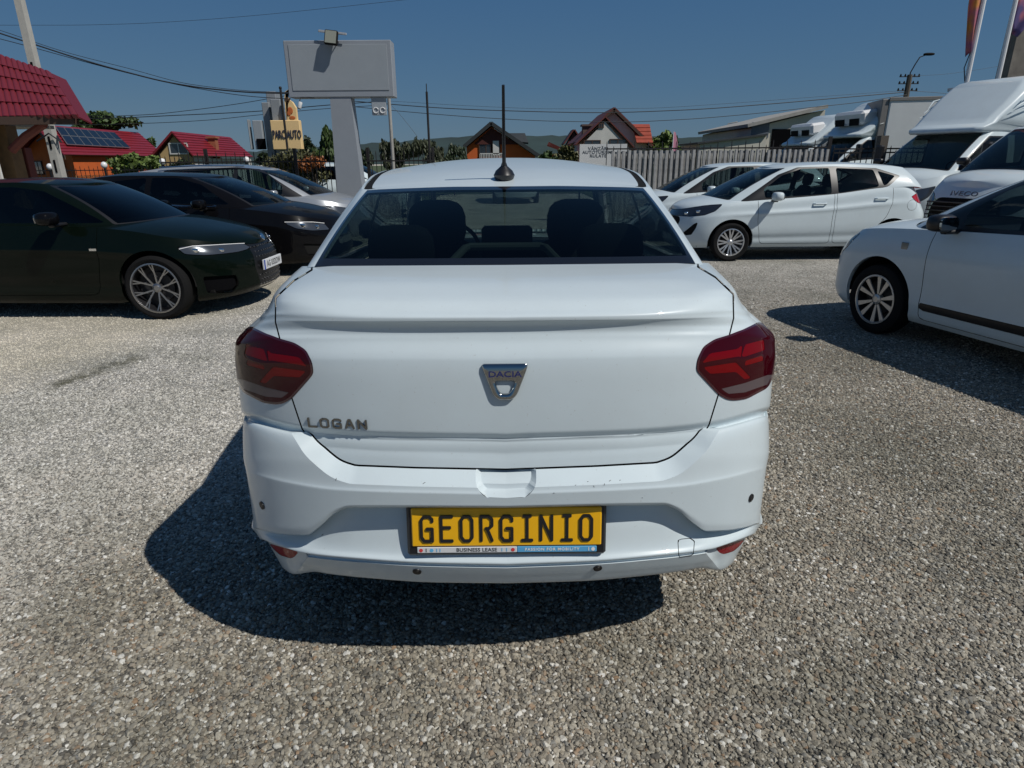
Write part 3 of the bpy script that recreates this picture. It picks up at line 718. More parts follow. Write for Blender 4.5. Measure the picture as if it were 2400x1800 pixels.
    for sgn in (1,-1):
        S=tl0 if sgn>0 else mirror(tl0)
        lamp=None
        def q2(X): a=PX(X); a[:,0]*=sgn; return a
        rest=S; parts=[]
        EDGE=np.array(TAIL); 
        ge=np.maximum(sdf(TAIL,q2(rest.X)),(rest.X[:,1]-.47)*900); rest,edge=clip(rest,ge+4.)
        CL=[(505,915),(560,902),(612,884),(800,870),(800,905),(612,906),(560,924),(522,927)]
        cl,rest=clip(rest,sdf(CL,q2(rest.X)))
        # keep the reflex strip and the bars as pieces of their own
        pcs=[]
        for nm,pl in bars.items():
            bq,rest=clip(rest,np.maximum(sdf(fillet(pl,4),q2(rest.X)),(rest.X[:,1]-.40)*900)); pcs.append((nm,bq))
        lamp=emit(push(rest,.003),'tail_light',dk,car)
        emit(push(edge,.0025),'lamp_rim',mat('lamp_rim',(.05,.003,.008),.2,coat=1),lamp)
        emit(push(cl,.0026),'reversing_lens',mat('clear_lens',(.10,.075,.08),.3,coat=.6,spec=.1),lamp)
        for nm,bq in pcs: emit(push(bq,.0022),nm,red,lamp)
        emit(push(S,-.012),'lamp_seal',M_GAP,lamp)
        emit(push(ref if sgn>0 else mirror(ref),-.001),'reflector',tr,car)
    # ---- greenhouse: outline at belt and at roof edge (half), swept together
    base=np.array([(0,.535,0),(.20,.538,0),(.40,.55,0),(.56,.565,0),(.615,.575,0),(.648,.60,0),(.665,.66,0),(.70,.9,0),(.735,1.4,0),(.76,2.0,0),(.77,2.6,0),(.74,3.15,0),(.68,3.33,0),(.55,3.42,0),(.3,3.48,0),(0,3.50,0)])
    zb=[1.189,1.189,1.188,1.188,1.187,1.180,1.165,1.12,1.06,1.03,1.01,1.00,1.00,1.0,1.0,1.0]
    base[:,2]=zb
    top=np.array([(0,1.12,1.412),(.18,1.125,1.412),(.36,1.14,1.408),(.50,1.16,1.403),(.553,1.175,1.400),(.580,1.20,1.401),(.590,1.25,1.409),(.600,1.40,1.430),(.606,1.6,1.452),(.606,2.0,1.468),(.600,2.4,1.465),(.575,2.72,1.445),(.54,2.80,1.44),(.44,2.84,1.445),(.22,2.87,1.45),(0,2.88,1.452)])
    # corner of the glass from the photo
    s=np.arange(len(base),dtype=float); q=np.unique(np.concatenate([np.linspace(0,4,46),np.linspace(4,7,34),np.linspace(7,15,60)]))
    cB=np.stack([interp(np.stack([s,base[:,i]],1),q) for i in range(3)],1); cT=np.stack([interp(np.stack([s,top[:,i]],1),q) for i in range(3)],1)
    K=np.linspace(0,1,26); out=[]
    for k in K:
        p=cB*(1-k)+cT*k; bow=4*k*(1-k); n=np.zeros_like(p); side=np.clip((q-4.5)/3,0,1)*np.clip((12.5-q)/1.5,0,1)
        p[:,0]+=bow*.022*side; p[:,1]-=bow*.018*np.clip((5-q)/1.5,0,1); p[:,2]+=bow*.016*np.clip((5-q)/1.5,0,1)+bow*.02*np.clip((q-12)/1.5,0,1); out.append(p)
    prm=np.stack(np.meshgrid(K,q,indexing='ij'),2)
    gh=grid(np.stack(out),prm=prm)
    if (gh.X[:,3]*gh.X[:,0]).sum()<0: gh.X[:,3:6]*=-1
    win,gh=clip(gh,np.maximum(gh.X[:,7]-4.0,gh.X[:,6]-.995))
    g=np.maximum.reduce([win.X[:,7]-3.70,.075-win.X[:,6],win.X[:,6]-.93]); pane,band=clip(win,g)
    emit(both(pane),'rear_window',M_RGLASS,car)
    emit(both(band),'window_frame',mat('black_ceramic_band',(.010,.011,.014),.12,coat=1),car)
    # side glass
    sw=[(.93,1.17),(1.10,1.31),(1.30,1.385),(1.6,1.42),(2.0,1.44),(2.5,1.42),(2.75,1.38),(3.05,1.14),(3.12,1.055),(2.2,1.075),(1.3,1.12)]
    side=lambda X: np.maximum(6-X[:,7],X[:,7]-11.4)
    sg,_,gh=split(gh,fillet(sw,.03),(1,2),.001,side)
    bp=[(1.98,.9),(2.06,.9),(2.06,1.6),(1.98,1.6)]
    pil,_,sg=split(sg,bp,(1,2),.001)
    fw,rw=clip(sg,2.02-sg.X[:,1])
    for f in (lambda s:s,mirror): emit(f(fw),'front_side_window',M_GLASS,car); emit(f(rw),'rear_side_window',M_GLASS,car); emit(f(pil),'door_pillar',M_BLACK,car)
    ws,gh=clip(gh,np.maximum.reduce([12.0-gh.X[:,7],.03-gh.X[:,6],gh.X[:,6]-.96]))
    emit(both(ws),'windscreen',glass('windscreen_glass',(.62,.70,.68)),car)
    emit(both(rim(gh,.02)),'pillar_panel',M_WHITE,car)
    # ---- roof with black ditch mouldings
    q2_=q; cz=lambda y: interp([(1.12,1.412),(1.25,1.438),(1.5,1.475),(1.9,1.508),(2.3,1.524),(2.6,1.518),(2.88,1.495)],y)
    r_=np.linspace(0,1,22); rows=[]
    for r in r_:
        p=cT.copy(); p[:,0]=cT[:,0]*(1-r); e=np.minimum(cz(cT[:,1]),cT[:,2]+.07); p[:,2]=cT[:,2]+(e-cT[:,2])*(1-(1-r)**2.2); rows.append(p)
    rf=grid(np.stack(rows),prm=np.stack(np.meshgrid(r_,q,indexing='ij'),2))
    if rf.X[:,5].sum()<0: rf.X[:,3:6]*=-1
    m=(rf.X[:,0]>=-1)
    a=rf.X
    gd_=np.maximum.reduce([np.abs(a[:,6]-.045)-.030+np.clip((a[:,1]-1.2)*.012,0,.015),4.2-a[:,7],a[:,7]-12.2])
    dit,rf=clip(rf,gd_)
    emit(both(rf),'roof',M_WHITE,car)
    emit(push(dit,-.003),'roof_moulding',M_MATTE,car); emit(push(mirror(dit),-.003),'roof_moulding',M_MATTE,car)
    hood=[(0,3.40,.985),(.70,3.28,.95)]
    hs=[]
    for yy,zc,wd in [(3.2,.99,.80),(3.5,.985,.78),(3.9,.93,.74),(4.2,.86,.62),(4.36,.79,.36)]:
        hs.append([(wd*t,yy+(0 if yy<4.1 else -.05*t),zc-.03*t*t) for t in np.linspace(0,1,14)])
    hg=grid(np.array(hs)); hg.X[:,3:6]*=np.sign(hg.X[:,5].mean()); emit(both(hg),'bonnet',M_WHITE,car)
    MB().box(-.55,.55,.45,4.1,.30,.33).build('underbody',M_MATTE,car)
    # inner boot wall and parcel shelf keep daylight out of the shell
    MB().box(-.60,.60,.16,.19,.35,1.0).build('boot_lining',M_MATTE,car)
    interior_saloon(car)
    for x,yy in ((-.80,.93),(.80,.93),(-.79,3.58),(.79,3.58)):
        wheel(car,(x,yy,.31),.31,.20,.205,'plain',1 if x>0 else -1)
        ab=MB(); ab.lathe([(.37,-.25 if x>0 else .02),(.375,-.02 if x>0 else .25)],20,Matrix.Translation((x,yy,.33))@Matrix.Rotation(math.pi/2,4,'Y'),math.pi/2,math.pi*1.5)
        ab.build('wheel_arch_liner',M_MATTE,car)
    for sx in (-1,1):
        mm=MB(); mm.box(sx*.86,sx*1.00,2.86,2.95,1.02,1.14,.03); mm.box(sx*.80,sx*.88,2.89,2.93,1.03,1.06,.01); mm.build('door_mirror',M_BLACK,car)
    # ---- things on the rear
    allS=join(lid,*sh,*ou,gl,gd); pxs=PX(allS.X)
    def spot(hu,y):
        k=((pxs-np.array([abs(hu),y]))**2).sum(1)+np.where(allS.X[:,1]>.6,1e9,0); i=k.argmin()
        c_=np.where(k<max(30,k[i]*1.5))[0]; front=allS.X[c_,1].min()+.02; c_=c_[allS.X[c_,1]<front]; i=c_[k[c_].argmin()]   # the skin facing the viewer, not the tuck behind it
        p=allS.X[i,:3].copy(); n=allS.X[i,3:6]/np.linalg.norm(allS.X[i,3:6]); n=n.copy()
        if hu<0: p[0]*=-1; n[0]*=-1
        return Vector(p),Vector(n)
    def frame(p,n,up=Vector((0,0,1)),lift=.001):
        z=n.normalized(); x=up.cross(z).normalized(); y=z.cross(x)
        return Matrix(((x.x,y.x,z.x,p.x+z.x*lift),(x.y,y.y,z.y,p.y+z.y*lift),(x.z,y.z,z.z,p.z+z.z*lift),(0,0,0,1)))
    # badge
    pa,na=spot(1,852); pb,nb=spot(1,935); c=(pa+pb)/2; c.x=0; up=(pa-pb); up.x=0; hgt=up.length; n=Vector((0,-up.z,up.y)).normalized(); n=-n if n.y>0 else n
    T=frame(c,n,up.normalized(),.001)
    w=.060; h=hgt/2
    outl=fillet([(-w,h),(w,h),(w*.92,h*.62),(w*.52,-h*.72),(w*.30,-h),(-w*.30,-h),(-w*.52,-h*.72),(-w*.92,h*.62)],.010,5)
    inn=fillet([(-w*.44,h*.04),(w*.44,h*.04),(w*.28,-h*.48),(w*.16,-h*.66),(-w*.16,-h*.66),(-w*.28,-h*.48)],.009,5)
    bd=emblem(outl,inn,.011); bo=link(bpy.data.objects.new('badge',mesh('badge',[T@Vector(v) for v in bd[0]],bd[1],mat('badge_chrome',(.42,.43,.43),.1,1.))),car)
    bo.data.polygons.foreach_set('use_smooth',np.ones(len(bo.data.polygons),bool)); bo.data.set_sharp_from_angle(angle=R(40))
    text('badge_lettering','DACIA',.0215,mat('badge_blue',(.02,.025,.12),.3),T@Matrix.Translation((0,h*.44,.0118)),bo,.0006,.0003,1.32)
    # model name
    p1,n1=spot(-450,986); p2,n2=spot(-338,991); n=(n1+n2)/2; dx=(p2-p1); 
    dz=n.cross(dx).normalized(); n=dx.cross(dz).normalized(); n=-n if n.y>0 else n; up=dz if dz.z>0 else -dz
    grp=empty_part('model_name',car); mlet=mat('letter_chrome',(.30,.30,.29),.18,1.)
    for i,ch in enumerate('LOGAN'):
        p=p1+dx*(i/4); p=p1.lerp(p2,i/4); T=frame(p,n,up,.0005)
        glyph(ch,T,.0275,.029,.0054,mlet,grp,.003)
    # parking sensors
    for hu,y in ((-572,1177),(572,1173),(-214,1339),(214,1334)):
        p,n=spot(hu,y); T=frame(p,n,lift=.0005); s=MB(); s.lathe([(0,.0030),(.0078,.0030),(.0086,.001),(.0096,.0026),(.0122,.0022),(.0132,-.004)],22,T); s.build('parking_sensor',M_BLACK,car,True)
    # plate in its holder
    yl=.016; zb_=zfor(np.array([0.]),np.array([yl-.012]),[(0,1297)])[0][0]
    ho=MB(); ho.box(-.272,.272,yl-.012,yl+.010,zb_-.006,zb_+.142,.007); hold=ho.build('plate_holder',M_BLACK,car,True); TILT=Matrix.Translation((0,yl-.012,zb_))@Matrix.Rotation(R(-9),4,'X')@Matrix.Translation((0,-(yl-.012),-zb_)); hold.matrix_basis=TILT
    pz0=zb_+.024
    pl=MB(); pl.box(-.258,.258,yl-.0175,yl-.010,pz0,pz0+.110,.003); yel=mat('yellow_plate',(.84,.44,.004),.35,coat=.25)
    plate=pl.build('number_plate',yel,car,True); plate['label']='yellow plate with raised black letters'; plate.matrix_basis=TILT
    rr=MB(); fr=M_BLACK
    TP=Matrix(((1,0,0,0),(0,0,-1,yl-.0178),(0,1,0,pz0+.052),(0,0,0,1)))
    for i,ch in enumerate('GEORGINIO'):
        X=-.216+i*.0540+ (.002 if ch=='I' else 0)
        glyph(ch,TP@Matrix.Translation((X,0,0)),.038,.078,.0085,M_BLACK,plate)
    st=MB(); st.box(-.245,.028,yl-.0155,yl-.0118,zb_+.004,zb_+.0215,.002); strip=st.build('advert_strip',mat('pale_strip',(.62,.63,.64),.4),hold)
    sb=MB(); sb.box(.028,.246,yl-.0155,yl-.0118,zb_+.004,zb_+.0215,.002); blue=sb.build('advert_strip',mat('blue_strip',(.10,.36,.62),.4),hold)
    TS=Matrix(((1,0,0,0),(0,0,-1,yl-.0158),(0,1,0,zb_+.0127),(0,0,0,1)))
    tx=mat('print_black',(.03,.03,.03),.5); tw_=mat('print_white',(.75,.75,.75),.5); tr_=mat('print_red',(.6,.05,.05),.5); tb_=mat('print_blue',(.12,.42,.68),.5)
    text('lettering','BUSINESS LEASE',.0148,tx,TS@Matrix.Translation((-.082,0,0)),strip,.0003,.0002,1.02,'CENTER',1.05)
    text('lettering','PASSION FOR MOBILITY',.0112,tw_,TS@Matrix.Translation((.124,0,0)),blue,.0003,.0002,1.05,'CENTER',1.2)
    for X,r,mm,par in ((-.234,.0052,tr_,strip),(-.205,.0052,tb_,strip),(.017,.0052,tr_,strip),(.236,.0052,tw_,blue)):
        s=MB(); s.lathe([(0,.0004),(r,.0004),(r,-.0004)],16,TS@Matrix.Translation((X,0,0))); s.build('dot',mm,par)
    for X,mm,par in ((-.220,tx,strip),(-.191,tb_,strip),(-.182,tb_,strip),(-.013,tb_,strip),(0,tb_,strip),(.224,tw_,blue)):
        s=MB(); s.box(X-.001,X+.001,yl-.0163,yl-.0155,zb_+.008,zb_+.018); s.build('dash_mark',mm,par)
    rch=random.Random(8); pcm=mat('chip_dark',(.05,.05,.05),.8)
    for hu,y in ((-190,1134),(-50,1160),(165,1139),(190,1132),(205,1142),(228,1134),(243,1128),(262,1131),(108,1156),(-398,1123),(320,1169),(-430,1247)):
        p,n=spot(hu,y); T=frame(p,n,lift=.0004)@Matrix.Rotation(rch.uniform(0,3),4,'Z'); m=MB(); L_=rch.uniform(.001,.004); m.box(-L_,L_,-.0006,.0006,-.0004,.0003,0,T); m.build('paint_chip',pcm,car)
    # antenna
    az=float(cz(1.235)); an=MB()
    an.lathe([(.0,.060),(.008,.058),(.012,.046),(.030,.030),(.038,.014),(.034,.002),(.030,-.004)],14,Matrix.Translation((-.004,1.235,az))@Matrix.Diagonal((1.14,1.4,1.1,1))); ab=an.build('antenna',M_BLACK,car,True)
    an=MB(); an.tube([(-.004,1.225,az+.05),(-.004,1.19,az+.14),(-.003,1.10,az+.335)],[.0085,.0068,.0058],10); an.build('mast',M_BLACK,ab,True)
    # high stop-lamp housing and a sheet of paper on the parcel shelf
    return car

def smooth_open(p,n=3):
    p=np.asarray(p,float)
    for _ in range(n):
        q=np.stack([.75*p[:-1]+.25*p[1:],.25*p[:-1]+.75*p[1:]],1).reshape(-1,2); p=np.concatenate([p[:1],q,p[-1:]])
    return p
def empty_part(name,parent):
    o=bpy.data.objects.new(name,None); o.empty_display_size=.05; return link(o,parent)
def emblem(outl,inn,h,bev=.3):
    """chrome ring between two outlines with a raised rounded face"""
    n=120
    def res(p,k,a0):
        c=np.array([0,np.mean(p[:,1])]); 
        out=[]
        for i in range(k):
            t=a0+2*math.pi*i/k; d=np.array([math.cos(t),math.sin(t)]); best=None
            for a,b in zip(p,np.roll(p,-1,0)):
                e=b-a; M=np.array([[d[0],-e[0]],[d[1],-e[1]]]); det=np.linalg.det(M)
                if abs(det)<1e-12: continue
                s,u=np.linalg.solve(M,a-cc)
                if s>0 and -1e-6<=u<=1+1e-6: best=s if best is None else max(best,s)
            out.append(cc+d*(best or 0.001))
        return np.array(out)
    cc=np.array([0,inn[:,1].mean()])
    O=res(outl,n,.01); I=res(inn,n,.01)
    V=[];F=[]
    for w,z in ((0,0),(0,h*.55),(.07,h*.85),(.22,h),(.75,h),(.93,h*.8),(1,h*.4),(1,0)):
        P=O*(1-w)+I*w
        V+=[(x,y,z) for x,y in P]
    for i in range(7):
        for k in range(n): F.append((i*n+k,i*n+(k+1)%n,(i+1)*n+(k+1)%n,(i+1)*n+k))
    return V,F
GL={'G':[[(1,.80),(1,.90),(.75,1),(.25,1),(0,.85),(0,.15),(.25,0),(.75,0),(1,.12),(1,.50),(.52,.50)],[(1,.15),(1,0)]],
    'E':[[(1,1),(0,1),(0,0),(1,0)],[(0,.55),(.8,.55)]],
    'O':[[(.25,1),(.75,1),(1,.85),(1,.15),(.75,0),(.25,0),(0,.15),(0,.85),(.25,1)]],
    'R':[[(0,0),(0,1),(.7,1),(1,.88),(1,.62),(.7,.5),(.45,.5)],[(.55,.5),(1,0)]],
    'I':[[(.18,1),(.82,1)],[(.5,1),(.5,0)],[(.05,0),(.95,0)]],
    'L':[[(0,1),(0,0),(1,0)]],'A':[[(0,0),(.4,1),(.6,1),(1,0)],[(.2,.35),(.8,.35)]],
    'N':[[(0,0),(0,1),(1,0),(1,1)]]}
def glyph(ch,T,w,h,t,m,parent,th=.0022):
    """plate character: thick strokes raised from the plate"""
    b=MB()
    for line in GL[ch]:
        P=[np.array([(x-.5)*(w-t),(y-.5)*(h-t)]) for x,y in line]
        for a,c in zip(P[:-1],P[1:]):
            d=c-a; L=np.linalg.norm(d); d=d/L; n=np.array([-d[1],d[0]])*t/2
            q=[a-d*t*.5+n*.6,a-n+d*0,c-n+d*0,c+d*t*.5-n*.6,c+d*t*.5+n*.6,c+n,a+n,a-d*t*.5+n*.6]
            q=[a-d*t*.35-n*.7,a-n,c-n,c+d*t*.35-n*.7,c+d*t*.35+n*.7,c+n,a+n,a-d*t*.35+n*.7]
            b.prism([tuple(v) for v in q],0,th+.00002*len(b.F),T)
    return b.build('letter',m,parent)

def interior_saloon(car):
    s=MB(); s.box(-.66,.66,.56,1.14,1.05,1.075,.01); s.box(-.64,.64,.95,3.2,.30,.34); s.build('parcel_shelf',mat('shelf_felt',(.03,.032,.032),.9),car)
    b=MB(); b.box(-.62,.62,1.02,1.20,.45,1.10,.05,Matrix.Translation((0,0,0))); b.box(-.62,.62,1.15,1.65,.42,.56,.05); b.build('rear_seat',M_SEAT,car,True)
    for x in (-.42,.42,):
        h=MB(); ellipsoid(h,(x,1.10,1.165),(.135,.05,.105),None,16,.6); h.build('rear_headrest',M_SEAT,car,True)
    for x in (-.36,.36):
        h=MB(); T=Matrix.Translation((x,2.05,0))@Matrix.Rotation(R(14),4,'X')
        T=Matrix.Translation((x,2.05,.45))@Matrix.Rotation(R(10),4,'X')
        ellipsoid(h,(0,0,.32),(.25,.085,.36),T,20,.55); ellipsoid(h,(0,-.01,.76),(.15,.06,.125),T,18,.62); h.box(-.06,.06,-.012,.012,.6,.7,0,T); h.box(-.25,.25,0,.52,-.08,.06,.05,T); h.build('front_seat',M_SEAT,car,True)
    d=MB(); d.box(-.70,.70,2.85,3.30,.70,.985,.05); d.box(-.17,.17,2.80,2.9,.94,1.10,.02); d.build('dashboard',mat('dashboard_plastic',(.03,.032,.034),.6),car,True)
    st=MB(); T=Matrix.Translation((-.36,2.68,.96))@Matrix.Rotation(R(65),4,'X')
    ring=[(T@Vector((.18*math.cos(a),.18*math.sin(a),0))) for a in np.linspace(0,2*math.pi,25)]; st.tube(ring,.014,8); st.box(-.17,.17,-.03,.03,-.01,.01,.005,T); st.build('steering_wheel',M_BLACK,car,True)
    m=MB(); m.box(-.11,.11,2.74,2.77,1.33,1.39,.012); m.build('rear_view_mirror',M_BLACK,car,True)
    # stop-lamp frame moulding behind the glass
    st=MB(); pts=[(-.195,.60,1.165),(-.18,.66,1.185),(-.145,.80,1.212),(-.125,.82,1.216),(.125,.82,1.216),(.145,.80,1.212),(.18,.66,1.185),(.195,.60,1.165)]
    st.tube(pts,.014,10); st.box(-.17,.17,.585,.80,1.09,1.15); st.build('brake_lamp_frame',mat('grey_moulding',(.20,.22,.21),.6),car,True)
    pp=MB(); pp.box(-.035,.085,.60,.66,1.168,1.174); pp.build('paper_slip',mat('paper',(.6,.62,.58),.8),car)
    hd=MB(); hd.box(-.56,.56,1.22,2.70,1.385,1.39); hd.build('headlining',mat('headlining',(.12,.12,.12),.9),car)

def wheel(parent,c,r,w,rr,style,side,m_rim=None,cap=None):
    """tyre and rim; axis along local x, outer face towards side*x"""
    T=Matrix.Translation(c)@Matrix.Rotation(math.pi/2*side,4,'Y')
    t=MB(); h=w/2
    t.lathe([(rr*.98,-h*.8),(rr+.012,-h*.95),(r*.90,-h),(r*.975,-h*.86),(r,-h*.6),(r,h*.6),(r*.975,h*.86),(r*.90,h),(rr+.012,h*.95),(rr,h*.86),(rr*.97,h*.7)],48,T)
    wh=t.build('wheel',M_RUBBER,parent,True)
    m_rim=m_rim or M_ALLOY
    a=MB(); a.lathe([(rr+.004,h*.88),(rr+.006,h*.98),(rr-.008,h*1.0),(rr-.014,h*.85),(rr-.03,h*.3),(rr-.035,-h*.8)],48,T) if False else None
    a.lathe([(rr+.004,h*.88),(rr+.006,h*.98),(rr-.008,h*1.0),(rr-.013,h*.88)],48,T); rim_=a.build('rim',m_rim,wh,True)
    a=MB(); a.lathe([(rr-.0125,h*.88),(rr-.03,h*.3),(rr-.035,-h*.8)],40,T); a.build('rim_barrel',m_rim if style in('plain','twin8') else M_BLACK,wh,True)
    b=MB(); b.lathe([(0,h*.0),(rr-.02,h*.0)],32,T); b.lathe([(0,h*.25),(rr*.62,h*.25),(rr*.64,h*.15)],28,T); b.build('brake_disc',mat('dark_wheel_inside',(.02,.02,.022),.6),wh)
    sp=MB(); hz=h*.86
    def blade(a0,r0,r1,w0,w1,z0=hz*.62,z1=hz,skew=0.,th=.012):
        pts=[(r0,-w0),(r1,-w1),(r1,w1),(r0,w0)]; n=len(pts); V=[]
        ca,sa=math.cos(a0),math.sin(a0)
        for z,zz in ((z0,z0-th),(z1,z1)):
            pass
        for (x,y) in pts:
            t_=(x-r0)/(r1-r0); zt=hz*.80+(z1-hz*.80)*t_; 
            for zz in (zt-th,zt):
                k=skew*t_; V.append((x*math.cos(a0+k)-y*math.sin(a0+k),x*math.sin(a0+k)+y*math.cos(a0+k),zz))
        F=[(0,2,4,6)[::-1],(1,3,5,7),(0,1,3,2),(2,3,5,4),(4,5,7,6),(6,7,1,0)]
        V=[tuple(T@Vector(v)) for v in V]; sp.add(V,F)
    two=None
    if style=='plain':
        for k in range(8): blade(k*math.pi/4,.03,rr-.01,.02,.016)
    elif style=='twin8':      # eight paired thin spokes, silver
        for k in range(8):
            for d in (-.10,.10): blade(k*math.pi/4+d*.4,.035,rr-.008,.0105,.0125,skew=d*1.15)
    elif style=='vee10':      # dark wheel with bright thin V spokes
        for k in range(5):
            a0=k*2*math.pi/5+math.pi/2
            for d in (-1,1):
                blade(a0+d*.10,.045,rr-.008,.008,.007,skew=d*.20); blade(a0+d*.16,rr*.45,rr-.008,.005,.006,skew=d*.28)
    elif style=='vee5':       # five pairs of wide blades, silver on black
        for k in range(5):
            a0=k*2*math.pi/5+math.pi/2
            for d in (-1,1): blade(a0+d*.20,.050,rr-.012,.009,.022,skew=d*.07)
    hb=MB(); hb.lathe([(0,hz*.92),(.026,hz*.92),(.034,hz*.85),(.045,hz*.80),(.05,hz*.4)],24,T); 
    sp.build('spokes',m_rim,wh); hb.build('hub_cap',cap or m_rim,wh,True)
    return wh

build_saloon()
# ================================================================= other vehicles
def sclr(v,x): return interp(v,x) if isinstance(v,(list,tuple)) else np.full(np.shape(x),float(v))

def autobody(car,c):
    """car frame: x forward from the tail, y to the left, z up. Adds the painted shell, glass, lamps and gaps to `car`"""
    P=c['paint']; W=c['W']; K=np.linspace(0,1,c.get('nk',34))
    tr=np.linspace(0,1,26)*math.pi/2; tf=np.linspace(0,1,46)*math.pi/2; ns=80
    rows=[]; Q=np.concatenate([np.linspace(0,1,26),np.linspace(1,2,ns)[1:],np.linspace(2,3,46)[1:]])
    for k in K:
        xr=float(interp(c['xr'],k)); xf=float(interp(c['xf'],k)); b=float(interp(c['bulge'],k)); Rr,Rf=c['Rr'],c['Rf']; nr,nf=c.get('nr',2.6),c.get('nf',2.5)
        Rf=Rf*(1+c.get('Rfk',0)*k)
        xs=np.concatenate([xr+Rr*(1-np.cos(tr)**(2/nr)), np.linspace(xr+Rr,xf-Rf,ns)[1:], xf-Rf*(1-np.cos(tf[::-1])**(2/nf))[1:]])
        m=np.concatenate([np.sin(tr)**(2/nr),np.ones(ns-1),(np.sin(tf[::-1])**(2/nf))[1:]])
        ys=W*b*sclr(c['wp'],xs)*m
        z0=sclr(c['zb'],xs); z1=sclr(c['zs'],xs); zk=z0+(z1-z0)*k
        if 'crease' in c:
            for kc,kw,ka in c['crease']: ys=ys+ka*np.exp(-((k-kc)/kw)**2)*np.clip((xs-.5)*2,0,1)*np.clip((c['L']-.7-xs)*2,0,1)
        rows.append(np.stack([xs,ys,zk],1))
    A=np.stack(rows); prm=np.stack(np.meshgrid(K,Q,indexing='ij'),2)
    low=grid(A,prm=prm)
    if (low.X[:,4]*low.X[:,1]).sum()<0: low.X[:,3:6]*=-1
    Rm=np.linspace(0,1,20); edge=A[-1]
    tops=[]
    for r in Rm:
        p=edge.copy(); p[:,1]*=(1-r); p[:,2]+=sclr(c['crown'],p[:,0])*(1-(1-r)**2.6); tops.append(p)
    top=grid(np.stack(tops),prm=np.stack(np.meshgrid(Rm+1,Q,indexing='ij'),2))
    if top.X[:,5].sum()<0: top.X[:,3:6]*=-1
    # soften the shoulder: blend normals at the meeting edge
    # ---- greenhouse
    g=c['gh']; t=np.linspace(0,1,30)*math.pi/2; n2=70
    q=np.concatenate([np.linspace(0,1,30),np.linspace(1,2,n2)[1:],np.linspace(2,3,40)[1:]]); t3=np.linspace(0,1,40)*math.pi/2
    def outline(xr,xf,w,Rr,Rf,nr,nf,wpl):
        xs=np.concatenate([xr+Rr*(1-np.cos(t)**(2/nr)),np.linspace(xr+Rr,xf-Rf,n2)[1:],xf-Rf*(1-np.cos(t3[::-1])**(2/nf))[1:]])
        m=np.concatenate([np.sin(t)**(2/nr),np.ones(n2-1),(np.sin(t3[::-1])**(2/nf))[1:]])
        return xs,w*sclr(wpl,xs)*m
    bx,by=outline(g['xrb'],g['xfb'],g['wb'],g['Rrb'],g['Rfb'],g.get('nr',4),g.get('nf',2.4),g.get('wpb',1.))
    tx,ty=outline(g['xrt'],g['xft'],g['wt'],g['Rrt'],g['Rft'],g.get('nr',4),g.get('nf',2.4),g.get('wpt',1.))
    wid=np.interp(bx,edge[26:26+ns,0],edge[26:26+ns,1])
    wid=np.where(bx>edge[26+ns-1,0],np.interp(bx,edge[25+ns:,0],edge[25+ns:,1]),wid)
    bz=sclr(c['zs'],bx)+sclr(c['crown'],bx)*(1-np.clip(by/np.maximum(wid,.1),0,1)**2.6)-.012
    tz=sclr(g['zt'],tx)
    KK=np.linspace(0,1,24); out=[]
    for k in KK:
        bow=4*k*(1-k); x=bx*(1-k)+tx*k; y=by*(1-k)+ty*k; z=bz*(1-k)+tz*k
        fr=np.clip(q-2,0,1)**.5; re=np.clip(1-q,0,1)**.5
        y=y+bow*g.get('bow',.02)*np.clip(np.minimum(q*2,(3-q)*2),0,1); z=z+bow*(g.get('bowf',.03)*fr+g.get('bowr',.03)*re)
        out.append(np.stack([x,y,z],1))
    gh=grid(np.stack(out),prm=np.stack(np.meshgrid(KK,q,indexing='ij'),2))
    if (gh.X[:,4]*gh.X[:,1]).sum()<0: gh.X[:,3:6]*=-1
    tp=np.stack([tx,ty,tz],1); rr=[]
    for r in Rm:
        p=tp.copy(); p[:,1]*=(1-r); p[:,2]+=sclr(g['rc'],p[:,0])*(1-(1-r)**2.2); rr.append(p)
    roof=grid(np.stack(rr),prm=np.stack(np.meshgrid(Rm,q,indexing='ij'),2))
    if roof.X[:,5].sum()<0: roof.X[:,3:6]*=-1
    # hole under the greenhouse
    foot=np.concatenate([np.stack([bx,by],1),np.stack([bx,-by],1)[::-1]])
    top=clip(top,-(sdf(foot,top.X[:,[0,1]])+.006))[0]
    # ---- wheel arches
    arches=c['arch']; ar=c['ra']
    for xa in arches: low=clip(low,ar-np.hypot(low.X[:,0]-xa,(low.X[:,2]-c['rz'])*1.0))[0]
    both=lambda s: join(s,mirror(s,1))
    sides=[(1,lambda s:s),(-1,lambda s:mirror(s,1))]
    # ---- pieces cut from the flanks and nose
    body=low
    for pc in c['pieces']:
        nm,poly,ax,mt,d=pc[:5]; cond=pc[5] if len(pc)>5 else None; gap=pc[6] if len(pc)>6 else .0025
        Q2=(lambda X,ax=ax: X[:,list(ax)])
        def gf(X): 
            v=sdf(poly,Q2(X)); 
            return v if cond is None else np.maximum(v,cond(X))
        i,rest=clip(body,gf(body.X)+gap); b,body=clip(rest,gf(rest.X)-gap)
        for sg,f in sides:
            if ax==(1,2) and sg<0: continue
            s=f(i) if ax!=(1,2) else both(i); bb=f(b) if ax!=(1,2) else both(b)
            o=emit(rim(push(s,d),.012) if mt is P else push(s,d),nm,mt,car)
            if o is not None:
                if ax!=(1,2): emit(push(bb,-.005),'panel_gap',M_GAP,o)
                else:
                    for f2 in (lambda s:s,lambda s:mirror(s,1)): emit(push(f2(b),-.005),'panel_gap',M_GAP,o)
    nr_=lambda X: np.min([np.hypot(X[:,0]-xa,X[:,2]-c['rz']) for xa in arches],axis=0)<ar+.02
    emit(both(rim(body,.03,nr_)),'body',P,car)
    bon=c.get('bonnet')
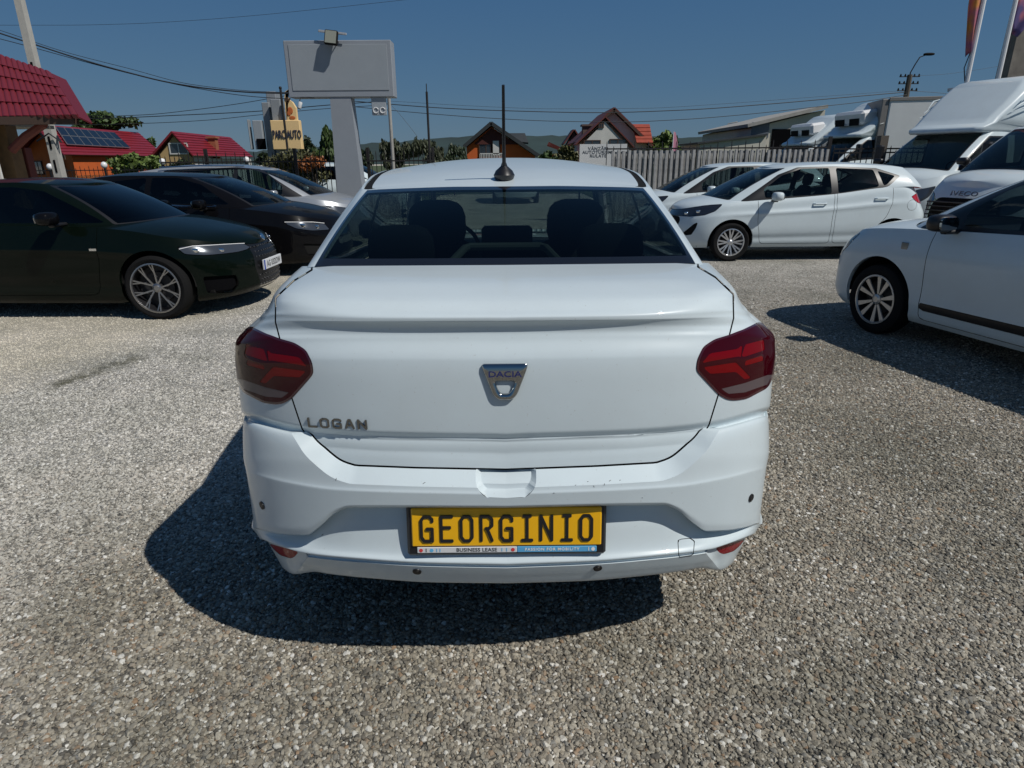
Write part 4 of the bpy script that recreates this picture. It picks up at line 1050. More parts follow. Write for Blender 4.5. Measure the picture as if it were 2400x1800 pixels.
    if bon:
        fr,top2=clip(top,bon-top.X[:,0]); emit(both(fr),'bonnet',P,car); emit(top2,'rear_deck',P,car); emit(mirror(top2,1),'rear_deck',P,car)
    else: emit(both(top),'bonnet',P,car)
    # ---- glazing
    up=gh
    for nm,poly,mt,d in c['glass']:
        cond=lambda X: np.maximum(.8-X[:,7],X[:,7]-g.get('qs',2.72))
        v=np.maximum(sdf(poly,up.X[:,[0,2]]),cond(up.X)); i,up=clip(up,v)
        for sg,f in sides: emit(push(f(i),d),nm,mt,car)
    def screen(S,front):
        X=S.X; k=X[:,6]; yl=g['ys'][0]*(1-k)+g['ys'][1]*k if front else g['yr'][0]*(1-k)+g['yr'][1]*k
        return np.maximum.reduce([np.abs(X[:,1])-yl,.02-k,k-.965,(2.0-X[:,7]) if front else X[:,7]-1.0])
    for front,nm in ((True,'windscreen'),(False,'rear_window')):
        i,up=clip(up,screen(up,front))
        if len(i.F):
            pane,bd=clip(i,screen(i,front)+.022)
            emit(both(pane),nm,c.get('screen_glass',M_GLASS) if front else c.get('rear_glass',M_DGLASS),car); emit(both(bd),'window_frame',M_BLACK,car)
    emit(both(up),'pillar_panel',c.get('pillar',P),car); emit(both(roof),'roof',c.get('roof',P),car)
    # ---- underside, wheels
    L=c['L']; u=MB(); u.box(.35,L-.35,-W*.8,W*.8,c.get('floor',.22),c.get('floor',.22)+.05); u.build('underbody',M_MATTE,car)
    f=MB(); f.box(.3,L-.5,-W*.82,W*.82,.45,.47); f.build('cabin_floor',M_MATTE,car)
    for xa in arches:
        for sy in (-1,1):
            wn_=c['wheel']; y=sy*(W-.105-wn_.get('in',0))
            T=Matrix.Translation((xa,y,c['r']))@Matrix.Rotation(-math.pi/2,4,'Z')
            e=empty_part('wheel_mount',car) if False else None
            wl=wheel_at(car,(xa,y,c['r']),c['r'],wn_['w'],wn_['rr'],wn_['style'],sy,wn_.get('mat'),wn_.get('cap'))
            ab=MB(); ab.lathe([(ar+.004,-.30),(ar+.006,.04)] if sy>0 else [(ar+.004,-.04),(ar+.006,.30)],18,Matrix.Translation((xa,y,c['rz']))@Matrix.Rotation(-math.pi/2,4,'X'),math.pi,2*math.pi)
            ab.lathe([(.0,-.28*sy),(ar,-.28*sy)],18,Matrix.Translation((xa,y,c['rz']))@Matrix.Rotation(-math.pi/2,4,'X'),math.pi,2*math.pi); ab.build('wheel_arch_liner',M_MATTE,car)
    # ---- cabin
    sx=c.get('seatx',2.1)
    for y in (-.36,.36):
        h=MB(); T=Matrix.Translation((sx,y,.48))@Matrix.Rotation(R(-12),4,'Y')
        ellipsoid(h,(0,0,.31),(.08,.24,.33),T,16,.6); ellipsoid(h,(-.01,0,.73),(.055,.14,.10),T,14,.65); h.box(-.02,.02,-.06,.06,.58,.66,0,T); h.box(0,.5,-.24,.24,-.08,.05,.04,T); h.build('front_seat',M_SEAT,car,True)
    h=MB(); T=Matrix.Translation((sx-1.0,0,.48))@Matrix.Rotation(R(-14),4,'Y'); h.box(-.08,.08,-.62,.62,0,.52,.05,T); h.box(0,.5,-.62,.62,-.08,.05,.04,T); h.build('rear_seat',M_SEAT,car,True)
    dsh=MB(); xd=g['xfb']-.55; zz=float(sclr(c['zs'],np.array([xd]))[0]); dsh.box(xd-.25,xd+.35,-W*.78,W*.78,zz-.35,zz-.01,.05); dsh.build('dashboard',mat('dashboard_plastic',(.03,.032,.034),.6),car,True)
    T=Matrix.Translation((xd-.42,.36,zz-.03))@Matrix.Rotation(R(-65),4,'Y'); st=MB(); st.tube([(T@Vector((.18*math.cos(a),.18*math.sin(a),0))) for a in np.linspace(0,2*math.pi,23)],.014,7); st.box(-.03,.03,-.17,.17,-.01,.01,.004,T); st.build('steering_wheel',M_BLACK,car,True)
    # mirrors, handles
    mx,mz=c['mirror']; 
    for sy in (-1,1):
        yb=float(np.interp(mx,edge[26:26+ns,0],edge[26:26+ns,1])) if mx<edge[25+ns,0] else W*.9
        m=MB(); ellipsoid(m,(mx,sy*(W+.10),mz),(.075,.105,.065),None,16,.62); mo=m.build('door_mirror',c.get('mirror_mat',P),car,True)
        m=MB(); m.box(mx-.03,mx+.03,sy*(yb-.06),sy*(W+.08),mz-.085,mz-.05,.012); m.build('mirror_foot',M_BLACK,mo,True)
        m=MB(); ellipsoid(m,(mx-.062,sy*(W+.10),mz),(.018,.088,.05),None,12,.5); m.build('mirror_glass',mat('mirror_silver',(.25,.26,.27),.05,1.),mo,True)
        for hx,hz in c.get('handles',[]):
            k=(hz-float(sclr(c['zb'],np.array([hx]))[0]))/(float(sclr(c['zs'],np.array([hx]))[0])-float(sclr(c['zb'],np.array([hx]))[0]))
            yy=float(np.interp(hx,A[int(k*(len(K)-1)),26:26+ns,0],A[int(k*(len(K)-1)),26:26+ns,1]))
            h=MB(); h.tube([(hx-.10,sy*(yy-.006),hz),(hx-.085,sy*(yy+.028),hz),(hx+.08,sy*(yy+.028),hz),(hx+.10,sy*(yy-.006),hz)],.013,8); h.build('door_handle',c.get('handle_mat',P),car,True)
    def surf(xk,zk_,side=-1):
        i=(((low.X[:,[0,2]]-np.array([xk,zk_]))**2).sum(1)).argmin(); p=low.X[i,:3].copy(); n=low.X[i,3:6].copy(); p[1]*=side; n[1]*=side
        return Vector(p),Vector(n).normalized()
    c['surf']=surf; c['low']=low
    return car
def wheel_at(car,c,r,w,rr,style,side,m=None,cap=None):
    """wheel with its axle along y (outer face towards side*y)"""
    tmp=wheel(car,(0,0,0),r,w,rr,style,1,m,cap)
    # built with its axle along +x; turn it to +-y and place it
    Mx=Matrix.Translation(c)@Matrix.Rotation(math.pi/2*side,4,'Z')
    def tr(o):
        o.data.transform(Mx)
        for ch in o.children: tr(ch)
    tr(tmp); return tmp
def place(car,x,y,rz): car.location=(x,y,0); car.rotation_euler=(0,0,R(rz))
NOZ=[(0,.05),(.25,0.),(1,.0)]
LENS=mat('headlamp_lens',(.10,.11,.125),.12,.6,coat=1); LENSD=mat('dark_headlamp',(.02,.022,.03),.08,coat=1); M_GLOBE0=mat('daylight_white',(.7,.7,.7),.3); REDL=mat('red_lens_bright',(.42,.012,.02),.2,coat=1)

# ---------------------------------------------------------------- white hatchback
def hatchback(label,group):
    car=empty('hatchback',(0,0,0),0,label,'car',group)
    P=M_WHITE
    c=dict(paint=P,L=4.04,W=.865,zb=[(0,.30),(.3,.24),(.7,.22),(3.4,.21),(3.8,.19),(4.04,.20)],
      zs=[(0,.93),(.2,1.05),(.5,1.12),(.9,1.095),(1.7,1.0),(3.0,.905),(3.3,.885),(3.7,.825),(3.92,.76),(4.04,.72)],
      crown=[(0,.03),(1,.05),(2.9,.05),(3.4,.085),(3.8,.075),(4.04,.02)],wp=[(0,.93),(.6,.985),(1.2,1),(2.6,1),(3.3,.985),(4.04,.92)],
      xr=[(0,.14),(.3,.03),(.5,.02),(.75,.12),(1,.26)],xf=[(0,3.98),(.2,4.04),(.5,4.04),(.8,4.00),(1,3.93)],
      bulge=[(0,.90),(.08,.945),(.2,.975),(.45,1.0),(.72,.995),(.80,.975),(.93,.955),(1,.925)],
      crease=[(.73,.035,.012),(.2,.06,-.014)],Rr=.45,Rf=.62,nr=2.6,nf=2.25,Rfk=.25,
      arch=[.72,3.20],ra=.345,rz=.30,r=.295,wheel=dict(w=.19,rr=.205,style='twin8'),bonnet=2.9,seatx=1.75,
      gh=dict(xrb=.20,xfb=3.42,wb=.80,Rrb=.35,Rfb=.62,xrt=.46,xft=2.50,wt=.565,Rrt=.25,Rft=.40,nr=3.6,nf=2.7,
              zt=[(.4,1.365),(.8,1.405),(1.6,1.435),(2.2,1.415),(2.55,1.375)],rc=[(.4,.02),(1,.035),(2.3,.035),(2.6,.02)],ys=(.66,.52),yr=(.56,.50),bow=.028,bowf=.03,bowr=.02,qs=2.5),
      mirror=(2.60,.985),handles=[(1.89,.865),(.96,.935)],handle_mat=P,
      pieces=[('headlight',fillet([(3.36,.868),(3.62,.846),(3.90,.765),(4.00,.715),(4.0,.665),(3.80,.672),(3.62,.70),(3.47,.765)],.025),(0,2),LENSD,.003,lambda X:3.3-X[:,0],.003),
              ('fog_lamp_recess',[(3.70,.60),(3.76,.56),(3.90,.40),(3.84,.385),(3.78,.40),(3.73,.50)],(0,2),M_MATTE,-.02,lambda X:3.3-X[:,0],.001),
              ('grille',fillet([(-.46,.60),(-.40,.38),(.40,.38),(.46,.60),(.40,.66),(-.40,.66)],.04),(1,2),M_MATTE,-.01,lambda X:3.7-X[:,0],.002),
              ('tail_light',fillet([(.28,1.02),(.44,.985),(.50,.955),(.38,.87),(.24,.84),(-.2,.84),(-.2,1.03)],.02),(0,2),REDL,.004,lambda X:X[:,0]-.55,.002),
              ('front_door',fillet([(2.83,.93),(2.82,.60),(2.74,.27),(1.66,.27),(1.68,.60),(1.66,1.2),(2.83,1.2)],.05),(0,2),P,0,None,.003),
              ('rear_door',fillet([(1.62,1.3),(1.635,.60),(1.61,.27),(1.12,.27),(.98,.50),(.84,.68),(.78,.90),(.80,1.3)],.05),(0,2),P,0,None,.003),
              ('fuel_flap',np.array(disc(.47,.835,.080,22)),(0,2),P,0,None,.002)],
      glass=[('quarter_window',fillet([(.74,1.262),(.99,1.335),(.93,1.12),(.88,1.14)],.012),M_DGLASS,0),
             ('rear_door_window',fillet([(1.05,1.355),(1.62,1.382),(1.61,1.02),(1.02,1.105),(1.0,1.13)],.03),M_GLASS,0),
             ('front_door_window',fillet([(1.72,1.382),(2.15,1.372),(2.45,1.28),(2.74,1.08),(2.72,.955),(1.71,1.01)],.03),M_GLASS,0),
             ('mirror_triangle',[(2.77,1.06),(3.02,.93),(3.05,.895),(2.77,.94)],M_BLACK,0),
             ('window_surround',fillet([(.66,1.262),(1.0,1.375),(1.65,1.405),(2.2,1.395),(2.5,1.29),(3.10,.90),(2.75,.925),(1.7,.985),(1.0,1.08),(.86,1.11)],.02),M_BLACK,-.002)])
    autobody(car,c)
    hl=MB()
    for sy in (-1,1):
        for hx,hz in ((3.70,.745),(3.84,.715)):
            p,n=c['surf'](hx,hz,sy); m=MB(); ellipsoid(m,tuple(p+n*.002),(.036,.02,.024)); m.build('lamp_unit',M_CHROME,car,True)
    return car
h1=hatchback('white five-door hatchback parked broadside on the right, its nose to the left, in full view','white hatchbacks by the slatted fence')
place(h1,6.63,10.84,180)
h2=copy_tree(h1); place(h2,6.42,13.45,180); h2['label']='white hatchback half hidden behind the nearer hatchback, beside the slatted fence'

# ---------------------------------------------------------------- dark green coupe
def coupe():
    car=empty('coupe',(0,0,0),0,'dark green coupe at the left edge with thin-spoked alloy wheel and white number plate','car')
    P=M_GREEN
    c=dict(paint=P,L=4.77,W=.925,zb=[(0,.30),(.5,.2),(1.2,.17),(4.0,.155),(4.5,.17),(4.77,.20)],
      zs=[(0,.98),(.4,1.03),(1.0,1.0),(2.0,.955),(3.3,.925),(3.7,.89),(4.2,.80),(4.55,.72),(4.77,.64)],
      crown=[(0,.03),(1,.05),(3.3,.05),(3.8,.075),(4.4,.07),(4.77,.02)],wp=[(0,.93),(.9,1),(2,.985),(3.0,.985),(3.9,1.0),(4.77,.93)],
      xr=[(0,.14),(.3,.03),(.7,.0),(1,.06)],xf=[(0,4.70),(.15,4.77),(.5,4.77),(.8,4.75),(1,4.68)],
      bulge=[(0,.90),(.06,.945),(.2,.965),(.5,.99),(.72,1.0),(.85,.975),(1,.93)],crease=[(.70,.05,.012),(.25,.08,-.014)],Rr=.5,Rf=.72,nf=2.15,nr=2.5,Rfk=.1,
      arch=[1.07,3.92],ra=.375,rz=.325,r=.325,wheel=dict(w=.225,rr=.248,style='vee10',mat=mat('bright_cut_alloy',(.33,.33,.34),.3,.9)),bonnet=3.0,seatx=2.3,
      gh=dict(xrb=.55,xfb=3.78,wb=.80,Rrb=.5,Rfb=.70,xrt=1.55,xft=2.95,wt=.58,Rrt=.4,Rft=.42,nr=3.2,nf=2.5,
              zt=[(1.4,1.28),(2.0,1.335),(2.5,1.345),(3.0,1.30)],rc=[(1.4,.02),(2.2,.04),(3.0,.02)],ys=(.70,.52),yr=(.62,.50),bow=.02,bowf=.035,bowr=.035,qs=2.5),
      mirror=(3.06,1.02),mirror_mat=M_BLACKP,handles=[(1.75,.80)],pillar=P,screen_glass=M_DGLASS,
      pieces=[('headlight',fillet([(4.17,.725),(4.40,.735),(4.62,.70),(4.68,.64),(4.62,.625),(4.40,.63),(4.24,.655)],.02),(0,2),LENS,.003,lambda X:4.0-X[:,0],.003),
              ('air_intake',fillet([(4.36,.42),(4.37,.25),(4.55,.22),(4.61,.30),(4.60,.40)],.02),(0,2),M_GAP,-.03,lambda X:4.2-X[:,0],.002),
              ('grille',fillet([(-.30,.70),(-.34,.45),(-.28,.22),(.28,.22),(.34,.45),(.30,.70),(.03,.71),(-.03,.71)],.03),(1,2),mat('grille_black',(.012,.012,.013),.35,.3),-.006,lambda X:4.2-X[:,0],.003),
              ('door',fillet([(3.42,1.2),(3.40,.60),(3.30,.25),(2.1,.25),(1.92,.55),(1.85,1.2)],.06),(0,2),P,0,None,.003)],
      glass=[('side_window',fillet([(1.15,1.06),(1.55,1.22),(2.0,1.295),(2.5,1.30),(2.80,1.26),(3.10,1.12),(3.42,.955),(2.4,.965),(1.5,1.0)],.03),M_DGLASS,0)])
    autobody(car,c)
    for sy in (-1,1):
        for hx,hz,rx in ((4.33,.683,.040),(4.50,.668,.036)):
            p,n=c['surf'](hx,hz,sy); m=MB(); ellipsoid(m,tuple(p+n*.001),(rx,.012,.022)); m.build('lamp_unit',M_CHROME,car,True)
        m=MB(); m.tube([c['surf'](x,z,sy)[0]+c['surf'](x,z,sy)[1]*.004 for x,z in ((4.20,.712),(4.30,.722),(4.42,.722),(4.52,.712),(4.62,.69))],.005,5); m.build('daylight_strip',M_GLOBE0,car)
    # diamond studs of the grille and number plate
    low=c['low']
    g=MB(); k=0
    for i in range(-5,6):
        for j in range(9):
            y=i*.056+(j%2)*.028; z=.25+j*.05
            if abs(y)>.31 or (.38<z<.53 and abs(y)<.27): continue
            ii=((low.X[:,[1,2]]-np.array([abs(y),z]))**2).sum(1)+np.where(low.X[:,0]<4.2,9,0); p=low.X[ii.argmin(),:3]
            g.box(p[0]-.02,p[0]+.004,y-.007,y+.007,z-.009,z+.009,.003)
    g.build('grille_studs',mat('stud_chrome',(.25,.25,.26),.2,1.),car)
    pl=MB(); pl.box(4.765,4.785,-.26,.26,.40,.51,.004); pb=pl.build('number_plate',mat('white_plate',(.62,.64,.66),.4),car,True)
    bl=MB(); bl.box(4.7855,4.787,-.258,-.225,.402,.508); bl.build('blue_band',mat('plate_blue',(.02,.06,.35),.4),pb)
    T=Matrix(((0,0,1,4.786),(1,0,0,.02),(0,1,0,.452),(0,0,0,1)))
    text('lettering','AG 03DDW',.092,M_BLACK,T,pb,.0004,.0012,.80,'CENTER',1.05)
    b=MB(); b.lathe([(0,.008),(.036,.006),(.041,0)],20,Matrix.Translation((4.70,0,.735))@Matrix.Rotation(R(62),4,'Y')); b.build('roundel',M_CHROME,car,True)
    p,n=c['surf'](3.36,.70,-1); m=MB(); m.box(p.x-.035,p.x+.035,p.y-.004,p.y+.002,p.z-.011,p.z+.011); m.build('wing_badge',M_CHROME,car)
    return car
place(coupe(),-7.495,7.32,-1.0)

# ---------------------------------------------------------------- black hatchback
def blackcar():
    car=empty('black_car',(0,0,0),0,'black hatchback parked between the dark green coupe and the silver car','car')
    P=M_BLACKP
    c=dict(paint=P,L=4.42,W=.90,zb=[(0,.30),(.5,.2),(3.6,.18),(4.42,.20)],
      zs=[(0,1.0),(.5,1.08),(1.2,1.02),(2.2,.975),(2.95,.945),(3.4,.91),(3.9,.83),(4.2,.76),(4.42,.68)],
      crown=[(0,.03),(2.9,.05),(3.4,.08),(4.1,.07),(4.42,.02)],wp=[(0,.93),(.9,1),(2,.99),(3.4,1.0),(4.42,.92)],
      xr=[(0,.12),(.5,.0),(1,.15)],xf=[(0,4.36),(.2,4.42),(.6,4.42),(1,4.33)],
      bulge=[(0,.90),(.08,.95),(.5,.99),(.72,1.0),(.85,.975),(1,.93)],crease=[(.75,.04,.01)],Rr=.5,Rf=.66,nf=2.2,Rfk=.1,
      arch=[.80,3.28],ra=.36,rz=.315,r=.315,wheel=dict(w=.215,rr=.235,style='plain'),bonnet=2.9,seatx=2.0,
      gh=dict(xrb=.25,xfb=3.55,wb=.80,Rrb=.45,Rfb=.66,xrt=.85,xft=2.62,wt=.58,Rrt=.35,Rft=.42,nf=2.5,
              zt=[(.8,1.30),(1.5,1.365),(2.2,1.36),(2.7,1.315)],rc=[(.8,.02),(1.5,.04),(2.6,.02)],ys=(.68,.54),yr=(.6,.5),qs=2.5,bowf=.04),
      mirror=(2.72,1.0),handles=[(1.95,.84)],pillar=P,screen_glass=glass('screen_dark',(.38,.46,.48)),
      pieces=[('headlight',fillet([(3.74,.755),(3.98,.745),(4.22,.70),(4.28,.615),(4.10,.625),(3.92,.665)],.02),(0,2),LENS,.003,lambda X:3.6-X[:,0],.003),
              ('grille',fillet([(-.42,.66),(-.36,.40),(.36,.40),(.42,.66)],.04),(1,2),M_CHROME,-.008,lambda X:3.8-X[:,0],.002),
              ('air_intake',fillet([(3.98,.46),(4.02,.30),(4.25,.28),(4.27,.42)],.03),(0,2),M_MATTE,-.02,lambda X:3.7-X[:,0],.002),
              ('front_door',fillet([(3.05,1.2),(3.03,.5),(2.95,.26),(1.93,.26),(1.93,1.2)],.05),(0,2),P,0,None,.003)],
      glass=[('rear_door_window',fillet([(.95,1.16),(1.2,1.27),(1.86,1.335),(1.86,1.02),(1.1,1.06)],.03),M_DGLASS,0),
             ('front_door_window',fillet([(1.94,1.335),(2.3,1.33),(2.62,1.24),(3.02,.985),(1.94,1.01)],.03),M_DGLASS,0),
             ('belt_strip',fillet([(1.0,1.05),(1.9,1.005),(3.05,.972),(3.05,.957),(1.9,.99),(1.0,1.035)],.004),M_CHROME,.001)])
    autobody(car,c)
    for sy in (-1,1):
        for hx,hz,rx in ((3.98,.705,.05),(4.14,.675,.035)):
            p,n=c['surf'](hx,hz,sy); m=MB(); ellipsoid(m,tuple(p+n*.001),(rx,.012,.028)); m.build('lamp_unit',M_CHROME,car,True)
        m=MB(); m.tube([c['surf'](x,z,sy)[0]+c['surf'](x,z,sy)[1]*.004 for x,z in ((3.78,.755),(3.95,.745),(4.10,.73),(4.22,.70))],.006,5); m.build('daylight_strip',M_GLOBE0,car)
    for x0,x1 in ((2.10,2.50),(2.68,2.88)):
        m=MB(); m.box(x0,x1,-.872,-.860,.955,.967,.002); m.build('belt_moulding',M_CHROME,car)
    return car
place(blackcar(),-6.85,9.72,-.5)

# ---------------------------------------------------------------- silver people carrier
def silver():
    car=empty('silver_car',(0,0,0),0,'silver five-door car parked behind the black hatchback, in front of the iron railing','car')
    P=M_SILVER
    c=dict(paint=P,L=4.39,W=.89,zb=[(0,.30),(.5,.22),(3.6,.2),(4.39,.22)],
      zs=[(0,1.0),(.5,1.09),(1.2,1.05),(2.2,.99),(3.1,.945),(3.5,.93),(3.9,.86),(4.2,.78),(4.39,.70)],
      crown=[(0,.03),(2.9,.05),(3.4,.09),(4.1,.08),(4.39,.02)],wp=[(0,.93),(.9,1),(3.4,1.0),(4.39,.92)],
      xr=[(0,.12),(.5,.0),(1,.12)],xf=[(0,4.33),(.2,4.39),(.6,4.39),(1,4.30)],
      bulge=[(0,.90),(.08,.95),(.5,.99),(.72,1.0),(.85,.975),(1,.93)],crease=[(.75,.04,.01)],Rr=.45,Rf=.62,nf=2.2,Rfk=.1,
      arch=[.82,3.52],ra=.36,rz=.31,r=.31,wheel=dict(w=.20,rr=.22,style='plain'),bonnet=3.1,seatx=2.0,
      gh=dict(xrb=.15,xfb=3.72,wb=.80,Rrb=.35,Rfb=.60,xrt=.40,xft=2.72,wt=.60,Rrt=.25,Rft=.40,nf=2.5,
              zt=[(.4,1.38),(1.2,1.46),(2.0,1.47),(2.6,1.42),(2.8,1.39)],rc=[(.4,.02),(1.2,.04),(2.7,.02)],ys=(.66,.54),yr=(.6,.5),qs=2.45,bowf=.04),
      mirror=(2.97,1.01),handles=[(2.0,.86)],screen_glass=glass('screen_dark',(.38,.46,.48)),
      pieces=[('headlight',fillet([(3.74,.79),(3.95,.79),(4.22,.72),(4.28,.63),(4.10,.64),(3.90,.69)],.02),(0,2),LENS,.003,lambda X:3.6-X[:,0],.003),
              ('front_door',fillet([(3.05,1.2),(3.03,.5),(2.95,.26),(2.1,.26),(2.1,1.2)],.05),(0,2),P,0,None,.003)],
      glass=[('rear_door_window',fillet([(.75,1.16),(1.0,1.38),(2.20,1.43),(2.20,1.03),(1.1,1.09)],.03),M_GLASS,0),
             ('front_door_window',fillet([(2.27,1.43),(2.55,1.41),(2.80,1.32),(3.06,1.13),(3.06,.985),(2.27,1.025)],.03),M_GLASS,0),
             ('mirror_triangle',[(3.09,1.11),(3.36,.95),(3.09,.965)],M_BLACK,0),
             ('window_surround',fillet([(.68,1.15),(.98,1.41),(2.25,1.455),(2.62,1.43),(3.44,.935),(2.25,1.0),(1.0,1.07)],.02),M_BLACK,-.002)])
    autobody(car,c)
    m=MB(); m.tube([(.9,-.655,1.46),(1.6,-.645,1.485),(2.4,-.64,1.47)],.012,6); m.build('roof_rail',M_CHROME,car,True)
    return car
place(silver(),-7.11,12.45,0)

# ---------------------------------------------------------------- white car cut by the right edge
def rightcar():
    car=empty('near_car',(0,0,0),0,'white hatchback cut off by the right edge, black mirror and black sill stripe','car')
    P=M_WHITE
    c=dict(paint=P,L=4.08,W=.866,zb=[(0,.30),(.5,.2),(3.6,.19),(3.9,.22),(4.08,.30)],
      zs=[(0,.95),(.5,1.08),(1.2,1.03),(2.2,.985),(2.9,.955),(3.3,.93),(3.65,.885),(3.9,.81),(4.08,.72)],
      crown=[(0,.03),(2.9,.05),(3.3,.08),(3.8,.08),(4.08,.02)],wp=[(0,.93),(.9,1),(3.4,1.0),(4.08,.94)],
      xr=[(0,.12),(.5,.0),(1,.12)],xf=[(0,4.02),(.2,4.08),(.6,4.07),(.85,4.02),(1,3.90)],
      bulge=[(0,.90),(.08,.95),(.4,.985),(.7,1.0),(.85,.98),(1,.93)],crease=[(.22,.05,.006)],Rr=.45,Rf=.46,nf=2.8,Rfk=.25,
      arch=[.66,3.25],ra=.365,rz=.33,r=.31,wheel=dict(w=.185,rr=.215,style='vee5',mat=mat('hubcap_silver',(.55,.53,.50),.35,.6),cap=mat('hubcap_silver',(.55,.53,.50),.35,.6)),bonnet=2.7,seatx=1.9,
      gh=dict(xrb=.15,xfb=3.28,wb=.80,Rrb=.35,Rfb=.50,xrt=.50,xft=2.35,wt=.60,Rrt=.25,Rft=.36,nf=2.8,
              zt=[(.5,1.40),(1.2,1.45),(2.0,1.44),(2.4,1.405)],rc=[(.4,.02),(1.2,.04),(2.4,.02)],ys=(.68,.56),yr=(.6,.5),qs=2.5,bowf=.03),
      mirror=(2.62,1.035),mirror_mat=M_BLACK,handles=[(1.75,.87)],
      pieces=[('headlight',fillet([(3.60,.86),(3.80,.80),(3.98,.70),(4.02,.60),(3.86,.62),(3.70,.72)],.03),(0,2),LENS,.003,lambda X:3.5-X[:,0],.003),
              ('fog_lamp',fillet([(3.92,.46),(3.94,.36),(4.03,.36),(4.03,.46)],.03),(0,2),M_MATTE,-.01,lambda X:3.7-X[:,0],.002),
              ('sill_stripe',fillet([(2.78,.375),(2.78,.315),(.95,.315),(.97,.385)],.008),(0,2),M_BLACK,.004,None,.002),
              ('front_door',fillet([(2.80,1.2),(2.78,.5),(2.79,.235),(1.75,.235),(1.75,1.2)],.05),(0,2),P,0,None,.003)],
      glass=[('rear_door_window',fillet([(.75,1.16),(1.0,1.36),(1.72,1.40),(1.72,1.03),(1.1,1.07)],.03),M_DGLASS,0),
             ('front_door_window',fillet([(1.80,1.40),(2.15,1.385),(2.38,1.29),(2.60,1.12),(2.60,1.01),(1.80,1.02)],.03),glass('side_dark',(.22,.27,.28)),0),
             ('window_surround',fillet([(.68,1.15),(.98,1.385),(1.75,1.425),(2.25,1.405),(2.52,1.26),(3.02,.955),(1.8,.985),(1.0,1.05)],.02),M_BLACK,-.002)])
    autobody(car,c)
    p,n=c['surf'](3.02,.80,1); T=n.to_track_quat('Z','Y').to_matrix().to_4x4(); m=MB(); m.box(p.x-.035,p.x+.035,p.y-.001,p.y+.006,p.z-.03,p.z+.03,.006); m.build('side_repeater',mat('repeater',(.22,.22,.2),.15,coat=1),car,True)
    return car
place(rightcar(),4.88,2.65,104)

# ---------------------------------------------------------------- white car beyond the railing
def farcar():
    car=empty('crossover_car',(0,0,0),0,'white car out on the street beyond the iron railing, behind the blank sign pillar','car')
    P=M_WHITE
    c=dict(paint=P,L=4.3,W=.9,nk=20,zb=[(0,.30),(4.3,.25)],zs=[(0,1.0),(.5,1.1),(2.2,1.02),(3.1,.97),(3.8,.88),(4.3,.70)],crown=[(0,.03),(4.3,.04)],wp=[(0,.95),(2,1),(4.3,.93)],
      xr=[(0,.12),(.5,.0),(1,.12)],xf=[(0,4.24),(.5,4.3),(1,4.2)],bulge=[(0,.9),(.3,.98),(.7,1.0),(1,.93)],Rr=.5,Rf=.6,
      arch=[.82,3.45],ra=.36,rz=.33,r=.33,wheel=dict(w=.20,rr=.22,style='plain'),
      gh=dict(xrb=.15,xfb=3.5,wb=.82,Rrb=.4,Rfb=.6,xrt=.60,xft=2.6,wt=.62,Rrt=.3,Rft=.4,zt=[(.4,1.45),(1.4,1.52),(2.6,1.46)],rc=[(.4,.02),(2.7,.03)],ys=(.66,.54),yr=(.6,.5),qs=2.5),
      mirror=(2.9,1.03),pieces=[],glass=[('side_window',fillet([(.55,1.17),(.8,1.33),(1.4,1.43),(2.3,1.43),(3.0,1.05),(1.2,1.10)],.05),M_DGLASS,0)])
    autobody(car,c); return car
fc=farcar()
# ================================================================= surroundings
fc.location=(-6.95,19.4,0)
f2=copy_tree(fc); f2.location=(.2,29.0,0); f2.rotation_euler=(0,0,R(-90)); f2['label']='white car facing the camera far ahead, glimpsed only through the windows of the white saloon'
v3=lambda p:(p.x,p.y,p.z)
# street and verge beyond the yard fence, fields to the hills
def sheet(name,x0,x1,y0,y1,z,m):
    return obj(name,[(x0,y0,z),(x1,y0,z),(x1,y1,z),(x0,y1,z)],[(0,1,2,3)],m,kind='structure')
M_GRASS=mat('verge_grass',(.055,.075,.025),.95,var=.4,vscale=.8,bump=.6,bscale=8)
sheet('grass_verge',-90,-3.4,16.8,1500,.022,M_GRASS); sheet('grass_verge',3.6,90,16.8,1500,.022,M_GRASS); sheet('grass_verge',-3.4,3.6,33,1500,.022,M_GRASS)
sheet('road',-90,-3.6,18.2,25.0,.028,mat('asphalt',(.055,.055,.058),.9,var=.15,vscale=2,bump=.3,bscale=60))
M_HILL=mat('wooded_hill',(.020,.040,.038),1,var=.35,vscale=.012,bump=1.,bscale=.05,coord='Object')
def hill(pts,D,D2,name):
    V=[];n=len(pts); r=random.Random(3)
    for k,(dy,s) in enumerate(((0,1.),(D2*.5,1.12),(D2,.9))):
        for x,y in pts:
            p=at(x,y,D); V.append((p.x*(1+dy/D),D+dy,max(p.z*(s) + (r.random()-.5)*2.,-1)))
    V+= [(at(x,y,D).x*.8,D*.80,-2) for x,y in pts]
    F=[]
    for i in range(n-1):
        F.append((3*n+i,3*n+i+1,i+1,i)); F.append((i,i+1,n+i+1,n+i)); F.append((n+i,n+i+1,2*n+i+1,2*n+i))
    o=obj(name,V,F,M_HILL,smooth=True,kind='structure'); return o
ra=random.Random(5)
pt=[(-700,372),(-300,368),(0,364),(300,362),(560,356),(700,347),(800,340),(870,336),(940,332),(1000,326),(1050,323),(1100,319),(1160,316),(1230,317),(1300,318),(1380,319),(1460,322),(1540,320),(1600,322),(1680,319),(1740,320),(1830,330),(1950,338),(2200,345),(2600,350),(3000,352)]
xs=np.linspace(-700,3000,220); ys=interp(pt,xs)+np.array([ra.uniform(-1.3,1.3) for _ in xs]); hill(list(zip(xs,ys)),1200,500,'hills')
